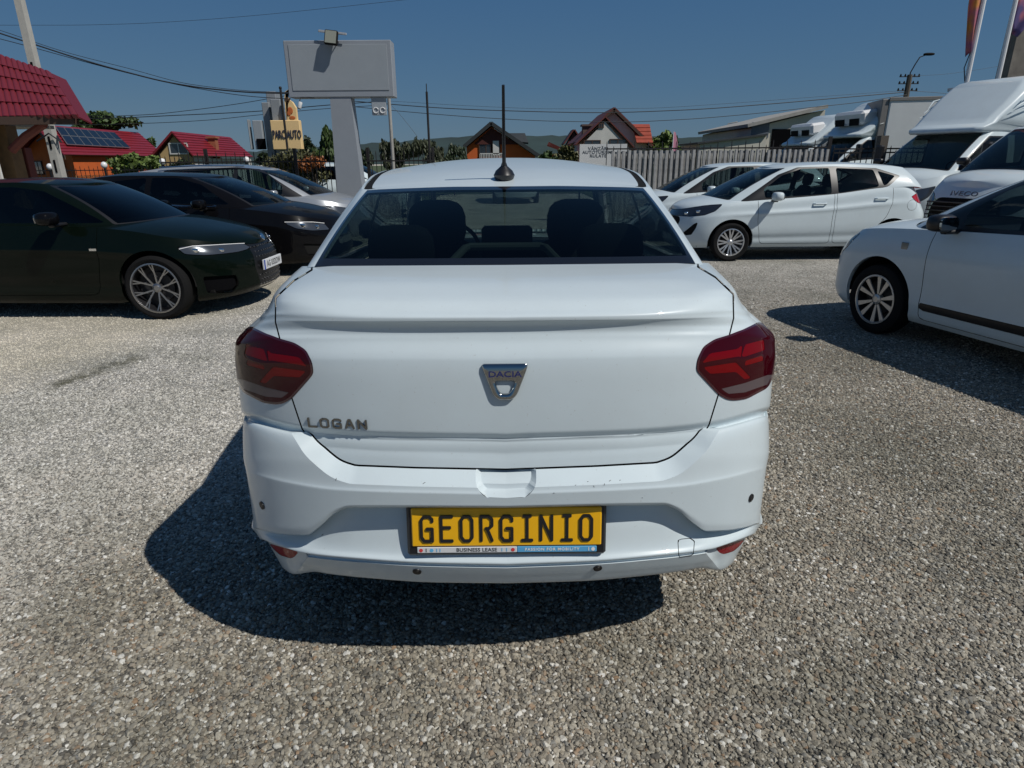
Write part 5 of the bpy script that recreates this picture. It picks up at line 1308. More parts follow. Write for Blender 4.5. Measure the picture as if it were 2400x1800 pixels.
# ---------------------------------------------------------------- trees and shrubs
M_BARK=mat('bark',(.09,.07,.05),.9,var=.3,vscale=6)
def leafmat(name,c,var=.45):
    if name in MATS: return MATS[name]
    m=mat(name,c,.6); nt=m.node_tree; b=nt.nodes['Principled BSDF']; geo=nt.nodes.new('ShaderNodeNewGeometry')
    r=nt.nodes.new('ShaderNodeValToRGB'); r.color_ramp.elements[0].color=(*[x*(1-var) for x in c],1); r.color_ramp.elements[1].color=(*[min(1,x*(1+var)) for x in c],1)
    nt.links.new(geo.outputs['Random Per Island'],r.inputs[0]); nt.links.new(r.outputs[0],b.inputs['Base Color'])
    b.inputs['Subsurface Weight'].default_value=0; return m
def crown(blobs,n,ls,seed,m,parent,name='crown',droop=0.):
    """leaf faces scattered through overlapping lumps"""
    r=np.random.default_rng(seed); vol=np.array([b[3]*b[4]*b[5] for b in blobs])**.67; cnt=(n*vol/vol.sum()).astype(int)
    C_=[]
    for b,k in zip(blobs,cnt):
        d=r.normal(size=(k,3)); d/=np.linalg.norm(d,axis=1,keepdims=True)+1e-9; rad=r.random((k,1))**.42
        lump=1+.22*np.sin(d[:,0:1]*5+seed)+.18*np.sin(d[:,2:3]*7+d[:,1:2]*6)
        C_.append(np.array(b[:3])+d*rad*lump*np.array(b[3:6]))
    P=np.concatenate(C_); k=len(P); a=r.normal(size=(k,3)); a/=np.linalg.norm(a,axis=1,keepdims=True); b=np.cross(a,r.normal(size=(k,3))); b/=np.linalg.norm(b,axis=1,keepdims=True)+1e-9
    if droop: a=a*.4+np.array([0,0,-1]); a/=np.linalg.norm(a,axis=1,keepdims=True)
    s=ls*r.uniform(.6,1.5,(k,1)); V=np.stack([P-a*s,P+b*s*.6,P+a*s*(1+droop),P-b*s*.6],1).reshape(-1,3); F=np.arange(4*k).reshape(-1,4)
    return obj(name,V,F,m,parent)
def tree(name,label,cat,x,y,h,blobs,n,ls,seed,m,group=None,trunk=.12,droop=0.):
    t=empty(name,(x,y,0),0,label,cat,group); b=MB(); r=random.Random(seed)
    b.tube([(0,0,0),(r.uniform(-.1,.1),0,h*.35),(r.uniform(-.15,.15),0,h*.7)],[trunk,trunk*.8,trunk*.4],7)
    for bl in blobs[:6]:
        b.tube([(0,0,h*.3),(bl[0]*.5,bl[1]*.5,(h*.3+bl[2])*.5+.1),(bl[0],bl[1],bl[2])],[trunk*.45,trunk*.3,trunk*.12],5)
    b.build('trunk' if cat=='tree' else 'stem',M_BARK,t,True); crown(blobs,n,ls,seed,m,t,'crown' if cat=='tree' else 'foliage',droop); return t
LG=leafmat('leaf_green',(.05,.085,.022)); LD=leafmat('leaf_dark',(.028,.045,.018)); LY=leafmat('leaf_light',(.11,.16,.035)); LO=leafmat('leaf_olive',(.085,.085,.03)); LR=leafmat('leaf_rust',(.22,.07,.015)); LGR=leafmat('leaf_greyish',(.055,.065,.035))
def px_tree(name,label,cat,x0,x1,ytop,ybot,D,n,ls,seed,m,nb=7,**k):
    a=at((x0+x1)/2,ytop,D); l=at(x0,ybot,D); rr=at(x1,ybot,D); w=(rr.x-l.x)/2; zt=a.z; zb=max(min(l.z,zt-.5),.2); r=random.Random(seed); bl=[]
    for i in range(nb):
        u=r.uniform(-.72,.72); f=r.uniform(.1,.85); hh=(1-abs(u)**2*.55)
        bl.append((u*w,r.uniform(-.5,.5)*w*.7,zb+(zt-zb)*f*hh,w*r.uniform(.28,.5),w*r.uniform(.28,.5),(zt-zb)*r.uniform(.14,.26)))
    bl.append((0,0,zb+(zt-zb)*.72,w*.35,w*.4,(zt-zb)*.22))
    return tree(name,label,cat,a.x,D,zt,bl,n,ls,seed,m,**k)
px_tree('broadleaf_tree','broad green tree rising behind the red roof with solar panels','tree',168,298,258,330,50,5200,.16,11,LG)
px_tree('broadleaf_tree','small green treetop between the two red-roofed houses','tree',330,372,322,366,52,1500,.15,12,LG,nb=4)
px_tree('vine_bush','leafy bright green bush below the solar-panelled roof, behind the globe-lamp railing','bush',246,372,358,415,27,4200,.085,13,LY,nb=9,trunk=.05)
px_tree('dark_bush','dark green bush in front of the gable with the arched window','bush',385,470,372,418,26.5,2600,.08,14,LD,nb=7,trunk=.05)
px_tree('willow_tree','green willow just left of the blank sign pillar','tree',728,800,296,382,33,6500,.11,15,LG,nb=9,droop=.8)
px_tree('slender_tree','slim dark tree between the yellow sign and the willow','tree',700,736,318,380,35,1800,.12,16,LD,nb=5)
px_tree('rust_bush','bush with rust-red and yellow leaves behind the iron railing','bush',628,760,352,432,18.6,3600,.045,17,LO,nb=9,trunk=.04)
px_tree('rust_bush','red-leaved shrub glowing orange behind the railing left of the sign pillar','bush',690,770,360,405,18.2,900,.045,18,LR,nb=5,trunk=.04)
for i,(a,b,t,D,m,lb) in enumerate([(806,872,344,29,LD,'dark shrub just right of the sign pillar behind the railing'),(882,962,322,31,LGR,'grey-green thicket of upright shoots in the middle of the hedge'),(955,1035,326,31,LGR,'grey-green thicket around the thin metal mast'),(1030,1092,336,32,LD,'low dark bush beside the orange gable house')]):
    px_tree('hedge_shrub',lb,'bush',a,b,t,392,D,3600,.075,20+i,m,nb=9,trunk=.04,group='shrubs behind the railing',droop=.5)
px_tree('garden_tree','small leafy tree between the red-brown roof and the used-car banner','tree',1296,1356,338,392,37,2600,.10,30,LO,nb=7)
px_tree('garden_tree','low green bush left of the banner, under the small tiled roof','bush',1262,1310,352,392,36,1800,.09,31,LG,nb=6)
px_tree('garden_tree','yellowish green tree right of the grey gable house','tree',1524,1600,305,360,46,3800,.13,32,LY,nb=8)
px_tree('far_tree','dark treeline tree low behind the yellow sign','tree',584,650,358,384,60,1800,.2,33,LD,nb=6)
# ---------------------------------------------------------------- houses
M_REDROOF=mat('red_sheet_roof',(.20,.014,.022),.42,var=.12,vscale=2); M_DKROOF=mat('dark_roof',(.03,.035,.038),.6,var=.2,vscale=2); M_BROOF=mat('brown_red_roof',(.13,.03,.022),.6,var=.2,vscale=2)
M_ORANGE=mat('orange_render',(.55,.11,.02),.85,var=.1,vscale=1.5); M_OCHRE=mat('ochre_render',(.44,.30,.14),.85,var=.1,vscale=1.5); M_GREYW=mat('grey_white_render',(.58,.57,.54),.9,var=.1,vscale=1.2); M_DARKW=mat('dark_timber',(.06,.035,.025),.8)
M_PANE=mat('dark_pane',(.03,.04,.05),.08,coat=1); M_WFR=mat('white_frame',(.6,.6,.58),.5); M_CONC=mat('concrete',(.32,.31,.29),.9,var=.15,vscale=3,bump=.3,bscale=40); M_BEIGE=mat('beige_wall',(.52,.50,.44),.85,var=.08,vscale=1)
def quadslab(mb,a,b,c,d,t):
    a,b,c,d=map(Vector,(a,b,c,d)); n=(b-a).cross(d-a).normalized()*t
    V=[a,b,c,d,a+n,b+n,c+n,d+n]; mb.add(V,[(0,1,2,3)[::-1],(4,5,6,7),(0,1,5,4),(1,2,6,5),(2,3,7,6),(3,0,4,7)])
def courses(parent,a,b,c,d,n,m,t=.05,name='roof_course',waves=0,amp=.02):
    """roof slope a-b (eave) c-d (ridge) laid in n overlapping courses"""
    a,b,c,d=map(Vector,(a,b,c,d)); nn=(b-a).cross(d-a).normalized(); nn=nn if nn.z>0 else -nn
    for i in range(n):
        f0,f1=i/n,(i+1.12)/n if i<n-1 else 1
        l0,r0=a.lerp(d,f0),b.lerp(c,f0); l1,r1=a.lerp(d,f1),b.lerp(c,f1)
        if not waves:
            mb=MB(); V=[l0+nn*t*1.3,r0+nn*t*1.3,r1+nn*t*.6,l1+nn*t*.6,l0-nn*.01,r0-nn*.01,r1-nn*.01,l1-nn*.01]
            mb.add(V,[(0,1,2,3),(4,7,6,5),(0,4,5,1),(2,6,7,3),(1,5,6,2),(0,3,7,4)]); mb.build(name,m,parent)
        else:
            k=waves*8; V=[];F=[]
            for j in range(k+1):
                u=j/k; w=abs(math.sin(math.pi*u*waves))**.7*amp
                for q,(l,r) in enumerate(((l0,r0),(l0,r0),(l1,r1))):
                    p=l.lerp(r,u); p=p+nn*((-.01 if q==0 else w+t*(1.2 if q==1 else .35))); 
                    if q<2: p=p-(d-a).normalized()*w*1.3
                    V.append(p)
            for j in range(k):
                for q in (0,1): F.append((j*3+q,(j+1)*3+q,(j+1)*3+q+1,j*3+q+1))
            obj(name,V,F,m,parent,smooth=False)
def win(parent,x,y,z,w,h,face='y',s=-1,fr=M_WFR,t=.06):
    """window: frame and pane, on a wall facing -y"""
    f=MB(); f.box(x-w/2,x+w/2,y+s*.05,y+s*.0,z-h/2,z-h/2+t); f.box(x-w/2,x+w/2,y+s*.05,y+s*.0,z+h/2-t,z+h/2)
    for q in (x-w/2,x-t/2,x+w/2-t): f.box(q,q+t,y+s*.052,y+s*.001,z-h/2,z+h/2)
    o=f.build('window',fr,parent); p=MB(); p.box(x-w/2+.02,x+w/2-.02,y+s*.03,y+s*.005,z-h/2+.02,z+h/2-.02); p.build('pane',M_PANE,o); return o
def rel(o,p): return Vector(p)-o.location
# red-roofed house with solar panels
def sD(px,py,z):
    lo,hi=5.,200.
    for _ in range(50):
        m_=(lo+hi)/2
        if at(px,py,m_).z<z: lo=m_
        else: hi=m_
    return lo
def wallwin(parent,a,b,f,w,z0,z1,out,fr=M_WFR):
    d=(b-a); d.z=0; L=d.length; d/=L; c=a+d*(L*f); sg=1 if d.cross(Vector((0,0,1))).dot(out)>0 else -1; q=lambda o,u,z: Vector((c.x,c.y,0))+d*(u*sg)+out*o+Vector((0,0,z))
    m=MB(); quadslab(m,q(.02,-w/2,z0),q(.02,w/2,z0),q(.02,w/2,z1),q(.02,-w/2,z1),.05); o=m.build('window',fr,parent)
    for k in (-1,1): m=MB(); u=k*w/4; quadslab(m,q(.075,u-w/4+.05,z0+.06),q(.075,u+w/4-.05,z0+.06),q(.075,u+w/4-.05,z1-.06),q(.075,u-w/4+.05,z1-.06),.01); m.build('pane',M_PANE,o)
def house_a():
    o=empty('red_roof_house',(0,0,0),0,'low orange house under a red sheet roof carrying two rows of solar panels','house')
    A=at(76,291,40.); Re=at(323,311,sD(323,311,A.z)); EL=at(150,364,38.2); d=Re-A; ER=EL+d; GL=at(26,352,40.5); GL.z=min(GL.z,2.5)
    courses(o,EL,ER,Re,A,10,M_REDROOF,.05)
    m=MB(); quadslab(m,A,GL,GL+d,Re,.10); m.build('rear_slope',M_REDROOF,o)
    for P,Q in ((GL,A),(A,EL)):
        m=MB(); quadslab(m,P,Q,Q+Vector((0,0,-.22)),P+Vector((0,0,-.22)),.06); m.build('barge_board',M_DARKW,o)
    u=d.normalized(); g=[GL.lerp(A,.10),EL.lerp(A,.10)]; s0=u*.9; apx=A+Vector((0,0,-.25))+s0; l=g[0]+s0; r=g[1]+s0; l.z-=.2; r.z-=.2
    V=[Vector((l.x,l.y,0)),Vector((r.x,r.y,0)),r,apx,l]; V+= [v+d*.86 for v in V]
    m=MB(); m.add(V,[(0,1,2,3,4),(9,8,7,6,5),(0,5,6,1),(1,6,7,2),(4,9,5,0)]); m.build('wall',M_ORANGE,o)
    m=MB(); a=V[1].copy(); b=V[6].copy(); out=Vector((u.y,-u.x,0)); out=out if out.y<0 else -out; up=Vector((0,0,.95)); quadslab(m,a+out*.04,b+out*.04,b+out*.04+up,a+out*.04+up,.04); m.build('wainscot',M_OCHRE,o)
    for f in (.10,.26,.44,.62,.80): wallwin(o,V[1],V[6],f,1.1,1.0,1.75,out)
    og=(V[1]-V[0]).normalized(); outg=Vector((og.y,-og.x,0)); outg=outg if outg.y<0 else -outg
    for f in (.25,.68): wallwin(o,V[0],V[1],f,.8,1.0,1.8,outg,M_DARKW)
    n=(ER-EL).cross(A-EL).normalized(); n=n if n.z>0 else -n
    def onroof(px,py):
        dd=at(px,py,30)-Vector((0,0,CAMH)); t=(EL-Vector((0,0,CAMH))).dot(n)/dd.dot(n); return Vector((0,0,CAMH))+dd*t
    P0,P1,P2,P3=[onroof(*q) for q in ((155,345),(304,352),(266,316),(127,303))]
    mp=mat('solar_cell',(.006,.008,.014),.3,coat=.35); fr=mat('panel_frame',(.45,.46,.48),.4,.7)
    for i in range(8):
        for j in range(2):
            f=lambda u,v: (P0.lerp(P1,u)).lerp(P3.lerp(P2,u),v)
            q=[f(i/8+.003,j/2+.008),f((i+1)/8-.003,j/2+.008),f((i+1)/8-.003,(j+1)/2-.008),f(i/8+.003,(j+1)/2-.008)]
            b=MB(); quadslab(b,*[p+n*.14 for p in q],.05); pb=b.build('solar_panel',fr,o)
            c=sum(q,Vector())/4; q=[c+(p-c)*.93 for p in q]; b=MB(); quadslab(b,*[p+n*.195 for p in q],.006); b.build('cells',mp,pb)
    return o
house_a()
def house_b():
    o=empty('red_gable_house',(0,0,0),0,'small red-gabled house with an arched loft window, left of the yellow sign','house')
    D=37.; ap=at(400,308,D); rb=at(538,322,sD(538,322,ap.z)); gl=at(352,364,D); er=at(452,366,D); eb=at(592,370,rb.y-1.0)
    eb.z=er.z
    courses(o,er,eb,rb,ap,9,M_REDROOF,.05)
    b=MB(); quadslab(b,ap,gl,Vector((rb.x-2.0,rb.y+1.5,gl.z)),rb,.10); b.build('left_slope',M_REDROOF,o)
    g=MB(); gx=[(gl.x+.3,0),(er.x-.2,0),(er.x-.2,er.z-.05),(ap.x,ap.z-.22),(gl.x+.3,gl.z-.05)]; g.prism(gx,D+.25,D+.5,TXZ); g.build('gable',M_OCHRE,o)
    w=MB(); w.box(gl.x+.4,er.x-.25,D+.55,D+4,0,er.z-.1); quadslab(w,Vector((er.x-.24,D+.7,0)),Vector((eb.x-.4,eb.y+.7,0)),Vector((eb.x-.4,eb.y+.7,er.z-.1)),Vector((er.x-.24,D+.7,er.z-.1)),-.3); w.build('wall',M_GREYW,o)
    p=at(414,348,D); wn=win(o,p.x,D+.25,p.z,1.05,.60)
    for px in (400,440): p=at(px,385,D); win(o,p.x,D+.25,1.1,.6,.7)
    c=MB(); cp=at(497,340,D+3.6); c.box(cp.x-.22,cp.x+.22,D+3.6,D+4.,cp.z-.8,cp.z+.42); c.box(cp.x-.30,cp.x+.30,D+3.52,D+4.08,cp.z+.38,cp.z+.48); c.build('chimney',mat('brick_chimney',(.30,.10,.05),.9,var=.2,vscale=8),o)
    return o
house_b()
def gable_house(name,label,D,ap,l,r,roofm,wallm,depth,t=.16,over=.35,cat='house'):
    o=empty(name,(0,0,0),0,label,cat); A=at(*ap,D); L=at(*l,D); R_=at(*r,D)
    b=MB(); quadslab(b,L,A,A+Vector((0,depth,0)),L+Vector((0,depth,0)),t); b.build('roof_slope',roofm,o)
    b=MB(); quadslab(b,A,R_,R_+Vector((0,depth,0)),A+Vector((0,depth,0)),t); b.build('roof_slope',roofm,o)
    for P,Q in ((L,A),(A,R_)):
        b=MB(); d=(Q-P).normalized(); n=Vector((-d.z,0,d.x)); n=n if n.z<0 else -n; quadslab(b,P,Q,Q+n*.13,P+n*.13,.06); b.build('barge_board',M_DARKW if roofm is not M_DKROOF else M_DKROOF,o)
    k=.90; g=MB(); lx=A.x+(L.x-A.x)*k; rx=A.x+(R_.x-A.x)*k; lz=A.z+(L.z-A.z)*k-.2; rz=A.z+(R_.z-A.z)*k-.2
    lowz=min(lz,rz)
    g.prism([(lx,0),(rx,0),(rx,rz),(A.x,A.z-.22),(lx,lz)],D+over,D+depth-.3,TXZ); g.build('wall',wallm,o); return o,A,L,R_
def orange_house():
    D=42.; o,A,L,R_=gable_house('orange_house','orange house with a dark gabled roof and a small balcony, behind the saloon roof','x' and D,(1151,287),(1086,343),(1266,366),M_DKROOF,M_ORANGE,7.,t=.08,over=.45)
    g=MB(); q=at(1151,306,D); g.prism([(at(1110,338,D).x,at(1110,338,D).z),(at(1215,338,D).x,at(1215,338,D).z),(q.x,at(1151,300,D).z)],D+.36,D+.44,TXZ); g.build('gable_boarding',mat('dark_red_boards',(.07,.015,.012),.8),o)
    for px,py,w,h in ((1139,346,.9,1.1),(1161,346,.62,.95)):
        p=at(px,py,D+.4); win(o,p.x,D+.44,p.z,w,h,fr=M_DARKW)
    p=at(1162,346,D+.3); m=MB(); m.box(p.x-.18,p.x+.2,D+.30,D+.36,p.z-.45,p.z+.4); m.build('pale_blind',M_WFR,o)
    f0=at(1125,365,D+.3); f1=at(1178,365,D+.3); rl=empty_part('balcony_rail',o)
    m=MB(); m.box(f0.x,f1.x,D+.3,D+.34,f0.z+.10,f0.z+.15); m.build('hand_rail',M_WFR,rl)
    base=None
    for i in range(15):
        x=f0.x+(f1.x-f0.x)*i/14
        if base is None: m=MB(); m.box(-.02,.02,-.02,.02,-.75,.10); base=m.build('baluster',M_WFR,rl); base.location=(x,D+.32,f0.z)
        else: c=base.copy(); C.objects.link(c); c.parent=rl; c.location=(x,D+.32,f0.z)
    a=at(1193,316,D+4); b=at(1230,316,D+4); m=MB(); quadslab(m,at(1193,334,D+3),at(1238,338,D+3),b,a,.12); m.build('dormer_roof',M_DKROOF,o)
orange_house()
def grey_house():
    D=44.; o,A,L,R_=gable_house('grey_gable_house','pale grey house with a steep red-brown double gable','x' and D+1.6,(1440,253),(1352,334),(1538,350),M_BROOF,M_GREYW,8.,t=.07,over=.4)
    D2=D; a=at(1419,275,D2); l=at(1350,340,D2); r=at(1492,352,D2)
    for P,Q in ((l,a),(a,r)):
        b=MB(); quadslab(b,P,Q,Q+Vector((0,1.7,0)),P+Vector((0,1.7,0)),.07); b.build('front_roof_slope',M_BROOF,o)
    g=MB(); g.prism([(l.x+.5,0),(r.x-.5,0),(r.x-.5,r.z+.1),(a.x,a.z-.25),(l.x+.5,l.z+.1)],D2+.12,D2+1.55,TXZ); g.build('front_gable',M_GREYW,o)
    for px,py,w,h in ((1388,335,1.1,.35),(1448,335,1.1,.5),(1409,294,.35,.3)):
        p=at(px,py,D2+.1); win(o,p.x,D2+.11,p.z,w,h,fr=M_DARKW)
    p=at(1380,300,D+3); m=MB(); m.box(p.x-.4,p.x+.45,D+3,D+3.8,p.z-1.2,p.z+.12); m.box(p.x-.5,p.x+.6,D+2.9,D+3.9,p.z+.12,p.z+.24); m.build('chimney',mat('brown_brick',(.12,.08,.07),.9),o)
    a=at(1482,292,D+2.5); b=at(1522,292,D+2.5); c=at(1530,336,D+1.2); d=at(1492,336,D+1.2)
    courses(o,d,c,b,a,5,mat('red_tile_roof',(.30,.05,.025),.6,var=.2,vscale=4),.06)
    return o
grey_house()
def shed_roof():
    D=46.; o=empty('tiled_outbuilding',(0,0,0),0,'little outbuilding with a reddish tiled lean-to roof between the orange and grey houses','shed')
    a=at(1282,342,D); b=at(1322,356,D); c=at(1318,350,D+2); d=at(1286,334,D+2); courses(o,a,b,c,d,4,M_BROOF,.08)
    m=MB(); m.box(a.x+.1,b.x-.1,D+.3,D+2.2,0,min(a.z,b.z)-.1); m.build('wall',M_ORANGE,o)
    o=empty('tiled_turret_house',(0,0,0),0,'small house with a pointed brick-coloured dormer just left of the grey gable','house'); D=56.
    a=at(1345,308,D); m=MB(); m.prism([(a.x-.9,0),(a.x+1.8,0),(a.x+1.8,a.z-1.0),(a.x+.6,a.z-1.0),(a.x,a.z),(a.x-.6,a.z-1.1),(a.x-.9,a.z-1.6)],D,D+2,TXZ); m.build('wall',M_BROOF,o)
    m=MB(); quadslab(m,(a.x-.8,D-.3,a.z-1.0),(a.x,D-.3,a.z+.1),(a.x,D+2,a.z+.1),(a.x-.8,D+2,a.z-1.0),.1); quadslab(m,(a.x,D-.3,a.z+.1),(a.x+.8,D-.3,a.z-1.0),(a.x+.8,D+2,a.z-1.0),(a.x,D+2,a.z+.1),.1); m.build('roof',M_BROOF,o)
shed_roof()
def warehouse():
    D=48.; o=empty('warehouse',(0,0,0),0,'beige hall with a sloping mono-pitch roof behind the parked trucks','warehouse')
    a=at(1762,296,D); b=at(1935,254,D); m=MB(); m.prism([(a.x,0),(b.x,0),(b.x,b.z-.1),(a.x,a.z-.1)],D,D+12,TXZ); m.build('wall',M_BEIGE,o)
    m=MB(); quadslab(m,a+Vector((-.4,-.4,-.08)),b+Vector((0,-.4,0)),b+Vector((0,12,0)),a+Vector((-.4,12,-.08)),.22); m.build('roof',M_CONC,o)
    p=at(1781,304,D); m=MB(); m.box(p.x-.62,p.x+.62,D-.06,D-.01,p.z-.55,p.z+.5); m.build('louvre_window',mat('blue_grey_sheet',(.10,.12,.15),.5),o)
    p=at(1832,322,D); m=MB(); m.box(p.x-.75,p.x+1.0,D-.06,D-.01,.2,p.z+.55); m.build('open_doorway',M_GAP,o)
    p=at(1700,330,D-2); m=MB(); q=at(1762,318,D-2); l=at(1640,338,D-2); m.prism([(l.x,0),(q.x+1,0),(q.x+1,q.z),(l.x,l.z)],D-2,D+3,TXZ); m.build('lean_to',M_BEIGE,o)
    m=MB(); quadslab(m,l+Vector((-.2,-.2,0)),q+Vector((1,-.2,0)),q+Vector((1,5,0)),l+Vector((-.2,5,0)),.12); m.build('lean_to_roof',M_DKROOF,o)
warehouse()
# ---------------------------------------------------------------- iron fence with spear pickets, and its slatted stretch
M_IRON=mat('dark_iron',(.022,.020,.020),.55,.3); M_SLAT=mat('weathered_slat',(.44,.44,.43),.85,var=.3,vscale=5,dirt=(.24,.235,.23)); M_POST=mat('brown_post',(.10,.085,.07),.8)
def fence_run(name,label,D,xa,xb,ztop,zrail,pitch,zlow=.15,pr=.008,posts=None,group=None,rails2=None):
    o=empty(name,(0,0,0),0,label,'fence',group)
    for z in [zrail,zlow]+([rails2] if rails2 else []):
        m=MB(); m.box(xa,xb,D-.012,D+.012,z-.016,z+.016); m.build('rail',M_IRON,o)
    n=int((xb-xa)/pitch); proto=None
    for i in range(n+1):
        x=xa+i*pitch; tall=(i%2==0)
        if proto is None:
            m=MB(); m.box(-pr,pr,-pr,pr,.05,ztop-.05); m.add([(-pr,-pr,ztop-.05),(pr,-pr,ztop-.05),(pr,pr,ztop-.05),(-pr,pr,ztop-.05),(0,0,ztop)],[(0,1,4),(1,2,4),(2,3,4),(3,0,4)]); proto=m.build('picket',M_IRON,o); c=proto
        else: c=proto.copy(); C.objects.link(c); c.parent=o
        c.location=(x,D,0); c.scale=(1,1,1 if tall else .95)
    if posts:
        pp=None
        for x in posts:
            if pp is None: m=MB(); m.box(-.035,.035,-.035,.035,0,ztop+.06); pp=m.build('post',M_IRON,o); c=pp
            else: c=pp.copy(); C.objects.link(c); c.parent=o
            c.location=(x,D+.05,0)
    return o
X=lambda px,D,py=350: at(px,py,D).x
Df=16.
zr=at(900,377,Df).z; zt=at(900,352,Df).z
fence_run('iron_railing','dark iron railing with pointed pickets, left of and behind the blank sign pillar',Df,X(372,Df),X(1015,Df),zt,zr,.112,posts=[X(478,Df),X(688,Df),X(860,Df),X(1013,Df)])
sf=fence_run('slatted_fence','weathered grey slatted fence with iron pickets, behind the white hatchbacks',Df,X(1422,Df),X(1945,Df),at(1700,328,Df).z,at(1700,347,Df).z,.165,posts=[X(1945,Df)])
zs_=at(1700,351,Df).z; pr_=None; r_=random.Random(4)
for i in range(44):
    x=X(1437,Df)+i*.1275
    if x>X(1940,Df): break
    if pr_ is None: m=MB(); m.prism([(-.040,.012),(-.026,-.016),(.026,-.016),(.040,.012)],.10,zs_); pr_=m.build('slat',M_SLAT,sf); c=pr_
    else: c=pr_.copy(); C.objects.link(c); c.parent=sf
    c.location=(x,Df-.045+r_.uniform(-.006,.006),r_.uniform(-.012,.008)); c.rotation_euler=(0,r_.uniform(-.006,.006),r_.uniform(-.12,.12))
    b=pr_.copy(); C.objects.link(b); b.parent=sf; b.location=(x+.064,Df+.045,r_.uniform(-.03,.0))      # back slats close the gaps
fence_run('iron_railing','plain iron railing at the foot of the parked trucks, right of the slatted fence',Df,X(1955,Df),X(2420,Df),at(2100,340,Df).z,at(2000,349,Df).z,.135,rails2=at(2000,358,Df).z)
p=at(2073,300,Df-.2); m=MB(); m.box(p.x-.09,p.x+.09,Df-.3,Df-.12,0,at(2073,318,Df-.2).z); tagp=m.build('fence_post',M_POST,label='thick brown square post where the slatted fence meets the trucks',cat='post')
Dg=25.5; zg=at(200,396,Dg).z
gf=fence_run('globe_railing','low iron railing with white globe lamps in front of the red-roofed houses',Dg,X(30,Dg),X(600,Dg),zg+.12,zg-.05,.17,posts=None,zlow=.3)
m=MB(); m.box(X(30,Dg),X(600,Dg),Dg+.1,Dg+.3,0,.55); m.build('plinth',M_CONC,gf)
M_GLOBE=mat('white_globe',(.75,.75,.75),.25,coat=.5); first=None
for i,(px,py,lb) in enumerate([(117,391,'leftmost of the white globe lamps, below the solar-panelled house'),(244,387,'white globe lamp left of the bright green bush'),(381,379,'white globe lamp between the bush and the arched-window gable'),(578,375,'white globe lamp just left of the yellow sign base')]):
    p=at(px,py,Dg)
    if first is None:
        first=empty('globe_lamp',(0,0,0),0,lb,'lamp','globe lamps on the street railing'); m=MB(); ellipsoid(m,(0,0,0),(.115,.115,.125),None,16,1.); m.build('globe',M_GLOBE,first,True); m=MB(); m.box(-.03,.03,-.03,.03,-1.4,-.10); m.build('lamp_post',M_IRON,first); g_=first
    else: g_=copy_tree(first); g_['label']=lb
    g_.location=(p.x,Dg,p.z)
